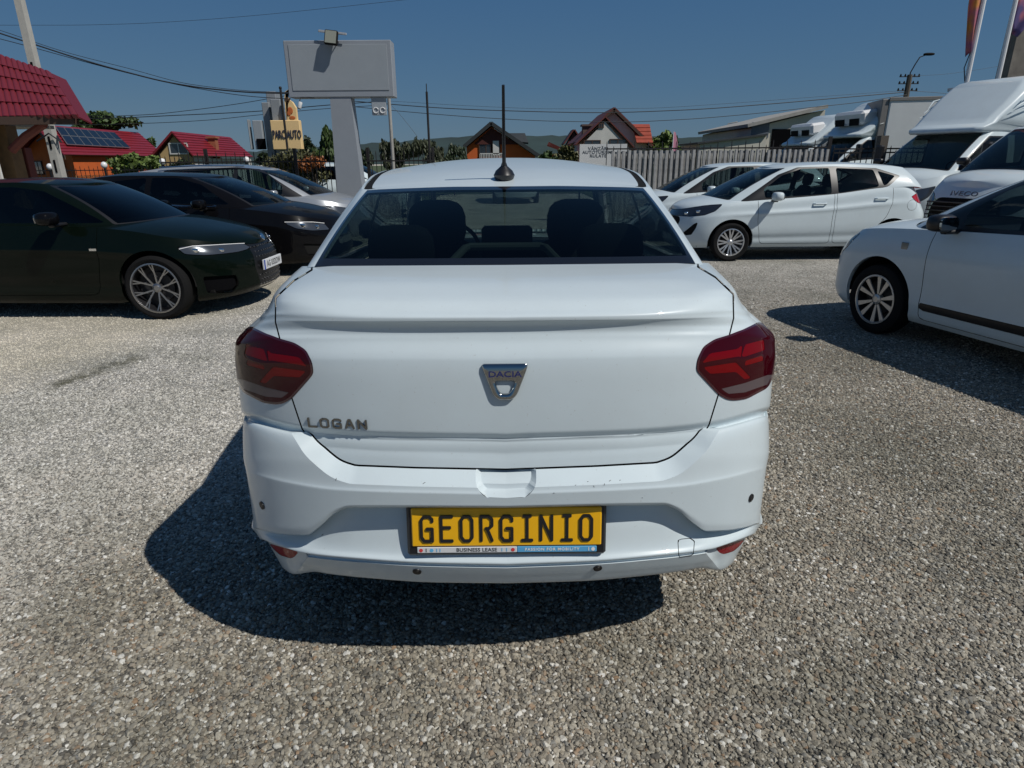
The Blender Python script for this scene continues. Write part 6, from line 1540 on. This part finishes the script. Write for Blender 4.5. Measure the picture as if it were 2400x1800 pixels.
# ---------------------------------------------------------------- blank sign pylon
def pylon():
    D=15.; M_PY=mat('pylon_grey',(.25,.275,.31),.6,var=.05,vscale=2); o=empty('sign_pylon',(0,0,0),0,'tall T-shaped grey pylon with a large blank sign panel','sign pylon')
    tl=at(664,97,D); br=at(919,224,D); tr=at(915,91,D); bl=at(681,231,D)
    x0=(tl.x+bl.x)/2-.02; x1=(tr.x+br.x)/2+.02; z1=(tl.z+tr.z)/2; z0=(bl.z+br.z)/2
    m=MB(); m.box(x0,x1,D,D+.42,z0,z1,.012); m.build('sign_box',M_PY,o)
    m=MB(); m.box(x0+.10,x1-.09,D-.012,D-.002,z0+.13,z1-.08,.004); m.build('blank_panel',mat('pylon_panel',(.27,.30,.33),.5,var=.04,vscale=3),o)
    a=at(773,232,D); b=at(819,232,D); c=at(792,450,D); d=at(848,450,D)
    m=MB(); hw=.30; xm=(a.x+b.x)/2; xm2=(c.x+d.x)/2; m.add([(c.x-.04,D+.02,0),(d.x+.06,D+.02,0),(b.x+.02,D+.02,z0),(a.x,D+.02,z0),(c.x-.04,D+.40,0),(d.x+.06,D+.40,0),(b.x+.02,D+.40,z0),(a.x,D+.40,z0)],[(0,1,2,3),(4,7,6,5),(0,4,5,1),(1,5,6,2),(2,6,7,3),(3,7,4,0)]); m.build('pillar',M_PY,o)
    # floodlight
    fl=empty('floodlight',(0,0,0),0,'square floodlight on a bracket above the blank sign panel','floodlight'); p=at(776,88,D-.17)
    T=Matrix.Translation(p)@Matrix.Rotation(R(-12),4,'X')@Matrix.Rotation(R(7),4,'Y')
    m=MB(); m.box(-.135,.135,-.04,.05,-.14,.14,.015,T); m.build('housing',M_MATTE,fl,True); m=MB(); m.box(-.115,.115,-.046,-.041,-.12,.12,0,T); m.build('lamp_glass',mat('flood_glass',(.25,.26,.22),.3),fl)
    m=MB(); m.box(-.30,.30,.05,.07,.10,.15,.01,T); m.build('visor',mat('light_alloy',(.45,.45,.45),.4,.5),fl)
    m=MB(); m.tube([(p.x-.1,p.y+.05,p.z-.05),(p.x-.1,D+.02,z1-.04)],.012,6); m.tube([(p.x+.1,p.y+.05,p.z-.05),(p.x+.1,D+.02,z1-.04)],.012,6); m.build('bracket',M_IRON,fl)
    # security camera
    cm=empty('security_camera',(0,0,0),0,'white dome-nosed security camera hanging under the left end of the sign','camera'); p=at(703,246,D-.15)
    m=MB(); m.lathe([(0,-.07),(.038,-.066),(.042,-.05),(.042,.05),(.036,.065),(0,.068)],14,Matrix.Translation(p)@Matrix.Rotation(R(20),4,'Y')); m.build('camera_body',M_GLOBE,cm,True)
    m=MB(); m.lathe([(0,-.085),(.032,-.085),(.034,-.06)],12,Matrix.Translation(p)@Matrix.Rotation(R(20),4,'Y')); m.build('lens',M_BLACK,cm,True); m=MB(); m.tube([(p.x,p.y,p.z+.06),(p.x+.02,p.y+.03,p.z+.15),(p.x+.25,D+.1,z0)],.012,6); m.build('bracket',M_IRON,cm)
    # hanging box
    bx=empty('hanging_box',(0,0,0),0,'small translucent equipment box hanging under the right end of the sign','box'); p=at(887,250,D); m=MB(); m.box(p.x-.16,p.x+.16,D+.05,D+.12,p.z-.17,p.z+.20,.01); m.build('back_plate',mat('box_grey',(.30,.33,.36),.4),bx)
    for dx in (-.07,.08): m=MB(); m.tube([(p.x+dx+.055*math.cos(t),D+.04,p.z-.07+.055*math.sin(t)) for t in np.linspace(.3,5.9,14)],.011,6); m.build('cable_ring',M_GLOBE,bx,True)
    m=MB(); m.box(p.x-.02,p.x+.01,D+.06,D+.09,p.z+.19,z0+.02); m.build('hanger',M_IRON,bx)
pylon()
# ---------------------------------------------------------------- yellow sign tower
def parc():
    D=28.; o=empty('yellow_sign_tower',(0,0,0),0,'grey sign tower with a yellow board lettered in dark capitals and a rounded yellow top','sign'); G=mat('tower_grey',(.24,.26,.28),.6,var=.06,vscale=1); Yl=mat('sign_yellow',(.80,.56,.27),.6)
    def bxp(x0,y0,x1,y1,d0,d1,m,name,b=.02):
        a=at(x0,y0,D+d0); c=at(x1,y1,D+d0); q=MB(); q.box(a.x,c.x,D+d0,D+d1,max(c.z,0),a.z,b); return q.build(name,m,o,True)
    bxp(612,240,664,520,.6,1.6,G,'column'); bxp(622,214,650,262,.8,1.4,G,'column_head'); bxp(655,232,668,520,.3,.8,G,'fin'); bxp(650,345,690,520,.35,1.2,G,'lower_column')
    bxp(578,280,590,350,.5,.8,G,'side_frame'); bxp(590,282,620,350,.5,.8,mat('box_grey',(.30,.33,.36),.4),'rear_display'); bxp(600,325,624,350,.45,.5,M_GAP,'display_shadow')
    bxp(632,282,708,350,0,.3,Yl,'board')
    q=at(662,208,D); r=at(696,290,D); w=r.x-q.x; m=MB(); pts=[(q.x,r.z),(r.x,r.z),(r.x,q.z-.7),(r.x-.12,q.z-.48),(r.x-.28,q.z-.38),(r.x-.35,q.z-.1),(q.x+.25,q.z),(q.x+.08,q.z-.12),(q.x,q.z-.4)]; m.prism(pts,D+.05,D+.25,TXZ); m.build('rounded_top',Yl,o)
    p=at(673,316,D); T=Matrix(((1,0,0,p.x),(0,0,-1,D-.02),(0,1,0,p.z),(0,0,0,1))); text('lettering','PARC AUTO',.46,mat('navy_print',(.02,.025,.06),.5),T,o,.01,.003,.47,'CENTER',1.0)
    m=MB(); c=at(680,262,D); orr=mat('orange_print',(.50,.13,.03),.6)
    for dx,dz,a,b in ((0,.05,.11,.14),(.05,-.22,.13,.07),(-.07,-.06,.08,.10)): m.lathe([(0,.012),(a*.8,.01),(a,0)],12,Matrix.Translation((c.x+dx,D+.04,c.z+dz))@Matrix.Rotation(R(90),4,'X')@Matrix.Diagonal((1,b/a,1,1)))
    m.build('orange_emblem',orr,o); m=MB(); c=at(674,240,D)
    for a in (-.6,0,.6): m.box(-.03,.03,-.01,.0,0,.2,0,Matrix.Translation((c.x,D+.04,c.z))@Matrix.Rotation(a,4,'Y'))
    m.build('leaf_emblem',mat('brown_print',(.10,.05,.02),.6),o)
    pl=at(690,362,D+.3); m=MB(); m.box(pl.x-.25,pl.x+.2,D+.28,D+.33,pl.z-.12,pl.z+.15); m.build('blue_plate',mat('blue_sign',(.05,.12,.45),.5),o)
parc()
# ---------------------------------------------------------------- used-car banner
bn=empty('sales_banner',(0,0,0),0,'white banner with three lines of grey capitals tied behind the fence','banner'); Db=17.2
a=at(1359,338,Db); b=at(1467,400,Db); m=MB(); m.box(a.x,b.x,Db,Db+.02,b.z,a.z); m.build('cloth',mat('banner_white',(.58,.59,.58),.8),bn)
for s,py,sz in (('VÂNZĂRI',348.5,.125),('AUTOTURISME',357,.125),('RULATE',365.5,.125)):
    p=at(1402,py,Db); text('lettering',s,sz*.82,mat('banner_print',(.10,.11,.12),.7),Matrix(((1,0,0,p.x),(0,0,-1,Db-.004),(0,1,0,p.z),(0,0,0,1))),bn,.001,.0018,1.12,'CENTER',1.08)
for px in (1361,1465): 
    q=at(px,345,Db); m=MB(); m.box(q.x-.02,q.x+.02,Db+.02,Db+.06,0,a.z+.02); m.build('banner_pole',M_IRON,bn)
# ---------------------------------------------------------------- poles
def pole(name,label,cat,xb,yb,D,ztop,r0,r1,m,xy=0.,box=False):
    p=at(xb,yb,D); o=empty(name,(p.x,D,0),0,label,cat); b=MB()
    if box: b.add([(-r0,-r0,0),(r0,-r0,0),(r0,r0,0),(-r0,r0,0),(-r1,-r1,ztop),(r1,-r1,ztop),(r1,r1,ztop),(-r1,r1,ztop)],[(0,3,2,1),(4,5,6,7),(0,1,5,4),(1,2,6,5),(2,3,7,6),(3,0,4,7)])
    else: b.tube([(0,0,0),(0,0,ztop)],[r0,r1],10)
    b.build('shaft',m,o,not box); return o
up=pole('utility_pole','pale slotted concrete utility pole at the left, rising past the red canopy','utility pole',141,410,19.,9.5,.118,.072,mat('pole_concrete',(.40,.39,.36),.9,var=.1,vscale=4),box=True)
for i in range(7):
    z=.7+i*.62
    if z>4.2: break
    m=MB(); m.box(-.025,.025,-.125,-.10,z,z+.34); m.build('slot',M_GAP,up)
for i in range(3): m=MB(); m.tube([(-.1-.1*i,-.19,2.25-.05*i),(.1,-.22,2.35),(.22+.05*i,-.1,2.2-.04*i),(.1,.1,2.3)],.02,6); m.build('cable_coil',M_BLACK,up,True)
m=MB(); m.tube([(0,0,0),(0,0,at(911,200,24).z)],.06,8); o=m.build('utility_pole',M_CONC,None,True,label='slim concrete pole just right of the hanging box',cat='utility pole'); o.location=(at(916,300,24).x,24,0)
m=MB(); m.tube([(0,0,0),(0,0,at(998,215,17).z)],.028,8); m.tube([(0,0,at(998,215,17).z),(0,0,at(998,196,17).z)],.012,6); o=m.build('mast',M_IRON,None,True,label='thin dark metal mast rising alone above the hedge',cat='mast'); o.location=(at(1004,300,17).x,17,0)
m=MB(); m.tube([(0,0,0),(0,0,at(656,208,20).z)],.035,8); ellipsoid(m,(0,0,at(656,206,20).z),(.04,.04,.04)); o=m.build('flag_mast',M_IRON,None,True,label='thin dark pole standing in front of the yellow sign board',cat='mast'); o.location=(at(668,300,20).x,20,0)
def streetlamp():
    D=38.; t=at(2133,175,D); o=empty('street_lamp',(t.x,D,0),0,'brown concrete pole with a curved street-lamp arm, above the box truck','street lamp'); m=MB(); m.tube([(0,0,0),(0,0,t.z)],[.22,.13],8); m.build('shaft',mat('dark_pole',(.10,.085,.07),.9),o,True)
    a=at(2156,134,D); b=at(2172,128,D); m=MB(); m.tube([(0,0,t.z-.3),(0,0,t.z+.1),((a.x-t.x)*.5,0,t.z+(a.z-t.z)*.6),(a.x-t.x,0,a.z),(b.x-t.x,0,b.z)],.03,6); m.build('arm',M_IRON,o,True)
    m=MB(); ellipsoid(m,(b.x-t.x+.12,0,b.z+.02),(.30,.11,.07)); m.build('lamp_head',M_MATTE,o,True)
    for z in (t.z-.1,t.z-.45,t.z-.8): 
        m=MB(); m.box(-.55,.55,-.03,.03,z-.02,z+.02); m.build('cross_arm',M_IRON,o)
        for x in (-.5,-.25,.25,.5): m=MB(); m.lathe([(0,0),(.045,0),(.05,.05),(.02,.12),(0,.12)],8,Matrix.Translation((x,0,z+.02))); m.build('insulator',M_MATTE,o)
streetlamp()
m=MB(); p=at(1704,290,60); m.tube([(0,0,0),(0,0,p.z-.3),(.1,0,p.z),(.9,0,p.z+.15)],.05,6); o=m.build('far_street_lamp',M_CONC,None,True,label='tiny distant grey street lamp above the slatted fence',cat='street lamp'); o.location=(p.x,60,0)
p=at(1579,308,32); ft=empty('feather_flag',(p.x,32,0),0,'pink feather flag standing far behind the slatted fence','flag'); m=MB(); m.tube([(0,0,0),(0,0,p.z)],.02,6); m.build('mast',M_GLOBE,ft,True); m=MB(); m.prism([(0,.6),(.18,.8),(.22,p.z-.5),(.1,p.z-.05),(0,p.z)],-.01,.01,TXZ); m.build('sail',mat('pink_cloth',(.62,.25,.35),.8),ft)
# big flag poles and post at the right edge
def flagcloth():
    m=mat('flag_cloth',(.3,.1,.2),.7); nt=m.node_tree; b=nt.nodes['Principled BSDF']; tc=[n for n in nt.nodes if n.type=='TEX_COORD'][0]; n=nt.nodes.new('ShaderNodeTexNoise'); n.inputs['Scale'].default_value=1.6; nt.links.new(tc.outputs['Object'],n.inputs['Vector'])
    r=nt.nodes.new('ShaderNodeValToRGB'); e=r.color_ramp.elements; e[0].position=.38; e[0].color=(.07,.05,.16,1); e[1].position=.62; e[1].color=(.55,.22,.04,1); k=e.new(.5); k.color=(.35,.10,.16,1); nt.links.new(n.outputs['Fac'],r.inputs[0]); nt.links.new(r.outputs[0],b.inputs['Base Color']); return m
M_FLAG=flagcloth()
def bigflag(label,xb,yb,D,ztop,zf,w,side,seed):
    p=at(xb,yb,D); o=empty('flagpole',(p.x,D,0),0,label,'flagpole'); m=MB(); m.tube([(0,0,0),(0,0,ztop)],[.06,.05],10); m.build('shaft',M_GLOBE,o,True)
    V=[];F=[];n=26;k=8; r=random.Random(seed)
    for i in range(n+1):
        t=i/n; z=zf+(ztop-zf)*t; ww=w*(.12+.88*min(1,t*3))
        for j in range(k+1):
            u=j/k; V.append((side*(.06+ww*u),.10*math.sin(u*7+t*5+seed)*u,z-.25*u*(1-t)))
    for i in range(n):
        for j in range(k): a=i*(k+1)+j; F.append((a,a+1,a+k+2,a+k+1))
    f=obj('flag',V,F,M_FLAG,o,smooth=True); md=f.modifiers.new('thick','SOLIDIFY'); md.thickness=.006
    m=MB(); m.tube([(0.03*side,0,zf),(.12*side,.02,zf-.5),(.05*side,0,zf-.8)],.012,5); m.build('cord',M_IRON,o,True)
bigflag('flagpole with a limp orange and purple flag, left one of the two',2265,195,17.,7.2,at(2284,105,17).z,.30,-1,1)
bigflag('white flagpole beside the thick concrete post with a purple flag in the corner',2338,190,17.5,7.6,at(2368,62,17.5).z,.95,1,4)
pole('concrete_post','thick weathered concrete mast at the top right corner beside a flagpole','mast',2366,185,19.,9.,.26,.20,mat('pole_concrete2',(.24,.22,.19),.9,dirt=(.10,.09,.08),vscale=2),box=True)
# ---------------------------------------------------------------- overhead wires
M_WIRE=mat('wire',(.02,.022,.026),.6)
W=[('thick bundled overhead cable sagging from the top left corner towards the yellow sign',26,.026,[(-160,20),(0,78),(90,107),(180,136),(300,170),(400,194),(500,209),(600,217),(680,219)]),
('thin wire running just above the thick bundled cable at upper left',26,.010,[(-160,22),(0,71),(150,121),(300,160),(450,198),(600,214),(680,217)]),
('thin wire running just below the thick bundled cable at upper left',26,.013,[(-160,50),(0,91),(80,112),(200,145),(320,176),(440,203),(600,227),(680,232)]),
('faint single wire crossing the top left of the sky, leaving at the top edge',30,.007,[(-160,58),(0,59),(150,59),(300,56),(450,48),(600,36),(760,20),(1000,-6)]),
('upper of the three low wires passing behind the canopy and the yellow sign',34,.015,[(180,272),(250,272),(340,269),(450,258),(560,243),(660,226),(790,205)]),
('middle one of the three low wires behind the canopy, slightly thicker',34,.020,[(-100,278),(100,279),(250,277),(420,270),(600,261),(760,247),(900,237)]),
('lowest of the three low wires behind the canopy, meeting the yellow sign',34,.014,[(-100,288),(15,290),(200,292),(340,289),(480,282),(600,270),(760,255),(900,246)]),
('thicker of the two long wires sagging across the middle of the sky behind the aerial',34,.020,[(820,236),(900,243),(1050,254),(1200,260),(1400,264),(1600,258),(1800,244),(1960,230),(2120,216)]),
('lower of the two long wires sagging across the sky, passing the grey gable',34,.015,[(820,249),(900,257),(1000,266),(1150,277),(1300,284),(1450,286),(1600,280),(1750,268),(1900,252),(2010,240),(2125,222)]),
('thin upper wire parallel to the long sagging wires in mid sky',36,.007,[(820,232),(950,239),(1100,248),(1300,255),(1500,254),(1700,243),(1900,228),(2120,212)]),
('thin wire from the street-lamp pole to the top of the truck fairing',36,.010,[(2133,213),(2180,216),(2230,220),(2300,222),(2420,221)]),
('faint wire rising from the street-lamp pole to the right edge',36,.006,[(2133,178),(2200,175),(2280,165),(2400,145),(2500,130)]),
('slack thin wire dropping from the slim concrete pole into the hedge',25,.006,[(915,245),(930,260),(955,290),(980,322)])]
for lb,D,r,pts in W:
    xs=[p[0] for p in pts]; xx=np.linspace(xs[0],xs[-1],40) if xs[0]<xs[-1] else np.array(xs); yy=interp(pts,xx)
    m=MB(); m.tube([at(x,y,D) for x,y in zip(xx,yy)],r,5); m.build('overhead_wire',M_WIRE,None,True,label=lb,cat='wire')
# ---------------------------------------------------------------- red-tiled canopy at the left edge
def canopy():
    o=empty('entrance_canopy',(0,0,0),0,'wooden entrance canopy with a red metal-tile roof at the left edge','canopy')
    e1=at(186,274,13.0); r1=at(120,171,15.2); e0=at(-170,245,13.4); r0=at(-170,72,15.8)
    e0.z=e1.z; 
    courses(o,e0,e1,r1,r0,5,mat('red_metal_tile',(.15,.014,.022),.5),.045,'tile_course',waves=22,amp=.035)
    m=MB(); quadslab(m,e1,r1,r1+Vector((.10,.3,-.10)),e1+Vector((.1,.2,-.10)),.03); m.build('verge_flashing',mat('red_flashing',(.13,.010,.016),.5),o)
    m=MB(); quadslab(m,e1+Vector((0,1.2,0)),r1,r0,e0+Vector((0,1.2,0)),.02) if False else None
    m.box(e0.x,e1.x-.15,13.05,13.20,e1.z-.12,e1.z+.02); m.build('eave_fascia',M_DARKW,o)
    m=MB(); m.box(e0.x,e1.x-2.0,13.2,15.2,e1.z-.10,e1.z-.03); m.build('soffit',mat('pale_soffit',(.32,.30,.26),.8,var=.2,vscale=4),o)
    w=mat('brown_post_wood',(.19,.11,.045),.7,var=.2,vscale=6); p=at(14,350,13.6); m=MB(); m.box(p.x-.16,p.x+.16,13.5,13.82,0,e1.z-.1,.01); m.build('post',w,o)
    rd=mat('dark_red_wood',(.16,.04,.03),.7); a=at(104,268,13.5); b=at(102,292,13.5); c=at(60,320,13.5); d=at(28,352,13.5); 
    m=MB(); m.tube([a,b,c,d],[.075,.08,.085,.085],8); m.build('curved_brace',rd,o,True)
    q=at(34,400,13.6); m=MB(); m.box(q.x-.10,q.x+.10,13.9,14.1,0,at(34,345,13.6).z,.01); m.build('inner_post',rd,o)
    q=at(2,350,13.4); m=MB(); m.box(q.x-.8,q.x+.02,13.2,13.25,0,at(2,300,13.4).z); m.build('white_panel',M_GREYW,o)
canopy()
# ================================================================= vans and trucks
def loftbox(mb,secs,caps=True):
    """stack of closed 2-D rings given as lists of 3-D points"""
    n=len(secs[0]); V=[p for s in secs for p in s]; F=[]
    for i in range(len(secs)-1):
        for k in range(n): F.append((i*n+k,i*n+(k+1)%n,(i+1)*n+(k+1)%n,(i+1)*n+k))
    if caps: F.append(tuple(range(n))[::-1]); F.append(tuple(range((len(secs)-1)*n,len(secs)*n)))
    mb.add(V,F)
def van_cab(car,P,kind='truck'):
    c=dict(paint=P,L=2.75,W=.98,nk=26,zb=[(0,.35),(2.75,.38)],
      zs=[(0,1.38),(.8,1.36),(1.5,1.31),(1.9,1.24),(2.35,1.12),(2.62,1.00),(2.75,.93)],crown=[(0,.02),(1.5,.05),(2.2,.12),(2.6,.10),(2.75,.02)],wp=[(0,1),(1.7,1.0),(2.2,.97),(2.75,.90)],
      xr=[(0,.0),(1,.0)],xf=[(0,2.68),(.2,2.75),(.5,2.74),(.8,2.66),(1,2.52)],bulge=[(0,.93),(.12,.97),(.5,1.0),(.8,.985),(1,.93)],Rr=.08,Rf=.62,nf=2.5,Rfk=.1,nr=6,
      arch=[1.75],ra=.40,rz=.36,r=.34,wheel=dict(w=.22,rr=.21,style='plain'),bonnet=1.5,seatx=.85,floor=.4,
      gh=dict(xrb=.02,xfb=2.02,wb=.90,Rrb=.10,Rfb=.42,xrt=.05,xft=.98,wt=.80,Rrt=.10,Rft=.34,nr=6,nf=3.2,zt=[(0,2.02),(1.4,2.0)],rc=[(0,.03),(1.3,.05)],ys=(.80,.70),yr=(.0,.0),bow=.015,bowf=.05,qs=2.6),
      mirror=(1.50,1.46),mirror_mat=M_BLACK,handles=[(.45,1.12)],handle_mat=M_BLACK,screen_glass=glass('truck_screen',(.40,.50,.50)),
      pieces=[('grille',fillet([(-.60,.82),(-.66,.50),(.66,.50),(.60,.82),(.45,.88),(-.45,.88)],.06),(1,2),M_MATTE,-.012,lambda X:2.2-X[:,0],.003),
              ('headlight',fillet([(2.28,1.00),(2.50,.93),(2.64,.80),(2.68,.66),(2.56,.66),(2.40,.80)],.03),(0,2),LENS,.003,lambda X:1.9-X[:,0],.003),
              ('lower_bumper',fillet([(-1.2,.46),(-1.2,.30),(1.2,.30),(1.2,.46)],.02),(1,2),M_MATTE,-.0,lambda X:2.3-X[:,0],.002),
              ('door',fillet([(1.52,1.5),(1.50,.75),(1.25,.45),(.30,.45),(.28,1.5)],.06),(0,2),P,0,None,.004)],
      glass=[('door_window',fillet([(.36,1.90),(.86,1.90),(1.48,1.50),(1.56,1.38),(.36,1.44)],.05),glass('truck_side',(.10,.13,.13)),0),
             ('window_surround',fillet([(.30,1.93),(.90,1.93),(1.55,1.48),(1.78,1.28),(.30,1.38)],.04),M_BLACK,-.002)])
    autobody(car,c)
    for k in range(5):
        m=MB(); z=.52+k*.07; m.box(2.66,2.735,-.60,.60,z,z+.022,.004); m.build('grille_bar',M_BLACK,car)
    return c
def fairing(car,P):
    M_F=P; secs=[]
    # sections rising from the cab roof to the box: front edge slopes back
    def ring(x0,x1,w0,w1,z,n=7):
        L=[(x0,-w0+.12,z),(x0+.10,-w0-.0,z)]; 
        return [(x1,w0*-1+.12,z),(x1-.12,-w0,z),(x0,-w1,z),(x0,w1,z),(x1-.12,w0,z),(x1,w0-.12,z)]
    for x1,w0,w1,z in ((1.22,.78,.84,2.00),(1.22,.80,.88,2.09),(.98,.84,.95,2.18),(.86,.84,.98,2.30),(.55,.86,1.0,2.55),(.28,.86,1.0,2.78),(.08,.82,1.0,2.95),(-.06,.76,.96,3.05),(-.18,.66,.88,3.09)):
        secs.append(ring(-.42,x1,w0,w1,z))
    m=MB(); loftbox(m,secs); o=m.build('roof_fairing',M_F,car); o.data.polygons.foreach_set('use_smooth',np.ones(len(o.data.polygons),bool)); o.data.set_sharp_from_angle(angle=R(48))
    bv=o.modifiers.new('round','BEVEL'); bv.width=.05; bv.segments=3; bv.limit_method='ANGLE'; bv.angle_limit=R(30)
    for sy in (-1,1):
        m=MB()
        for i in range(3):
            m.tube([(.62-.12*i,sy*.955,2.36+.10*i),(.20,sy*.99,2.48+.12*i),(-.25,sy*1.0,2.58+.12*i)],[.006,.016,.006],6)
        m.build('fairing_crease',M_F,o,True)
    return o
def truck(label,group=None,box=4.2,bh=3.0,boxm=None,fridge=False,name='box_truck'):
    car=empty(name,(0,0,0),0,label,'truck',group); van_cab(car,M_WHITE); fr=fairing(car,M_WHITE)
    b=MB(); b.box(-.40-box,-.40,-1.08,1.08,.85,bh,.03); bx=b.build('cargo_box',boxm or mat('box_white',(.74,.76,.76),.5,var=.05,vscale=1.5),car,True)
    b=MB(); b.box(-.40-box,-.32,-1.09,1.09,bh-.05,bh+.02,.01); b.box(-.43,-.37,-1.09,-1.02,.85,bh,.01); b.box(-.43,-.37,1.02,1.09,.85,bh,.01); b.build('box_edge_trim',mat('alu_trim',(.5,.5,.5),.4,.7),bx)
    b=MB(); b.box(-.4-box,.1,-.40,-.28,.55,.80); b.box(-.4-box,.1,.28,.40,.55,.80); b.build('chassis_rail',M_MATTE,car)
    for y in (-.86,.86): wheel_at(car,(-2.6,y,.34),.34,.24,.21,'plain',1 if y>0 else -1)
    if fridge:
        m=MB(); m.box(-.02,.62,-.62,.62,2.46,2.86,.08,Matrix.Rotation(R(8),4,'Y')); fu=m.build('fridge_unit',M_GLOBE,car,True)
        for y in (-.30,.30): m=MB(); m.box(.625,.64,y-.2,y+.2,2.46,2.66,.01,Matrix.Rotation(R(8),4,'Y')); m.build('fan_grille',M_MATTE,fu)
    # wind-deflector bars / mirror arms
    for sy in (-1,1):
        m=MB(); m.box(1.36,1.50,sy*1.08,sy*1.24,1.36,1.80,.03); m.build('truck_mirror',M_BLACK,car,True)
        m=MB(); m.tube([(1.50,sy*.86,1.44),(1.46,sy*1.12,1.48)],.02,6); m.build('mirror_arm',M_BLACK,car,True)
    return car
t1=truck('white box truck with a tall roof fairing, behind the white van at the right edge'); 
p=at(2112,330,15.0); t1.location=(10.12,14.64,0); t1.rotation_euler=(0,0,R(203))
# windscreen brace bar seen crossing the cab
def van():
    car=empty('panel_van',(0,0,0),0,'white van with maker name in grey capitals on the bonnet, black grille, right edge','van'); van_cab(car,M_WHITE,'van')
    b=MB(); b.box(-3.2,.04,-.97,.97,.42,2.45,.10); b.build('van_body',M_WHITE,car,True)
    T=Matrix(((0,0,1,2.665),(1,0,0,0),(0,1,0,.955),(0,0,0,1)))@Matrix.Rotation(R(-20),4,'X')
    text('lettering','IVECO',.105,mat('grey_letters',(.12,.13,.16),.4),T,car,.006,.002,1.5,'CENTER',1.1)
    return car
v=van(); v.location=(10.02,11.58,0); v.rotation_euler=(0,0,R(197))
for i,(loc,rz,lb) in enumerate([((11.85,25.7,0),195,'refrigerated truck with a small fridge unit on its fairing, first behind the slatted fence'),((12.6,23.6,0),195,'taller refrigerated truck behind the fence, right of the smaller one')]):
    if i==0: f1=truck(lb,'refrigerated trucks behind the fence',3.6,2.9,None,True,'refrigerated_truck'); q=f1
    else: q=copy_tree(f1); q['label']=lb; q.scale=(1.10,1.10,1.10)
    q.location=loc; q.rotation_euler=(0,0,R(rz))
def boxbody():
    D=22.5; a=at(2068,232,D); b=at(2212,228,D); z1=(a.z+b.z)/2; o=empty('white_box_truck',(a.x-.30,D,0),R(-12),'large plain white box body of a truck standing behind the railing','truck')
    L=5.2; m=MB(); m.box(.52,L,0,2.3,.9,z1,.04); bx=m.build('cargo_box',mat('box_white',(.74,.76,.76),.5,var=.05,vscale=1.5),o,True)
    m=MB(); m.box(.50,L,-.02,.04,z1-.09,z1+.02,.01); m.box(.30,.51,.02,2.2,.9,z1-.02,.02); m.build('front_frame',mat('grey_bulkhead',(.22,.21,.20),.6),bx)
    m=MB(); m.box(0,L,.2,2.0,.5,.85); m.build('chassis',M_MATTE,o)
    for x in (1.2,4.2): wheel_at(o,(x,.2,.42),.42,.25,.26,'plain',-1)
boxbody()
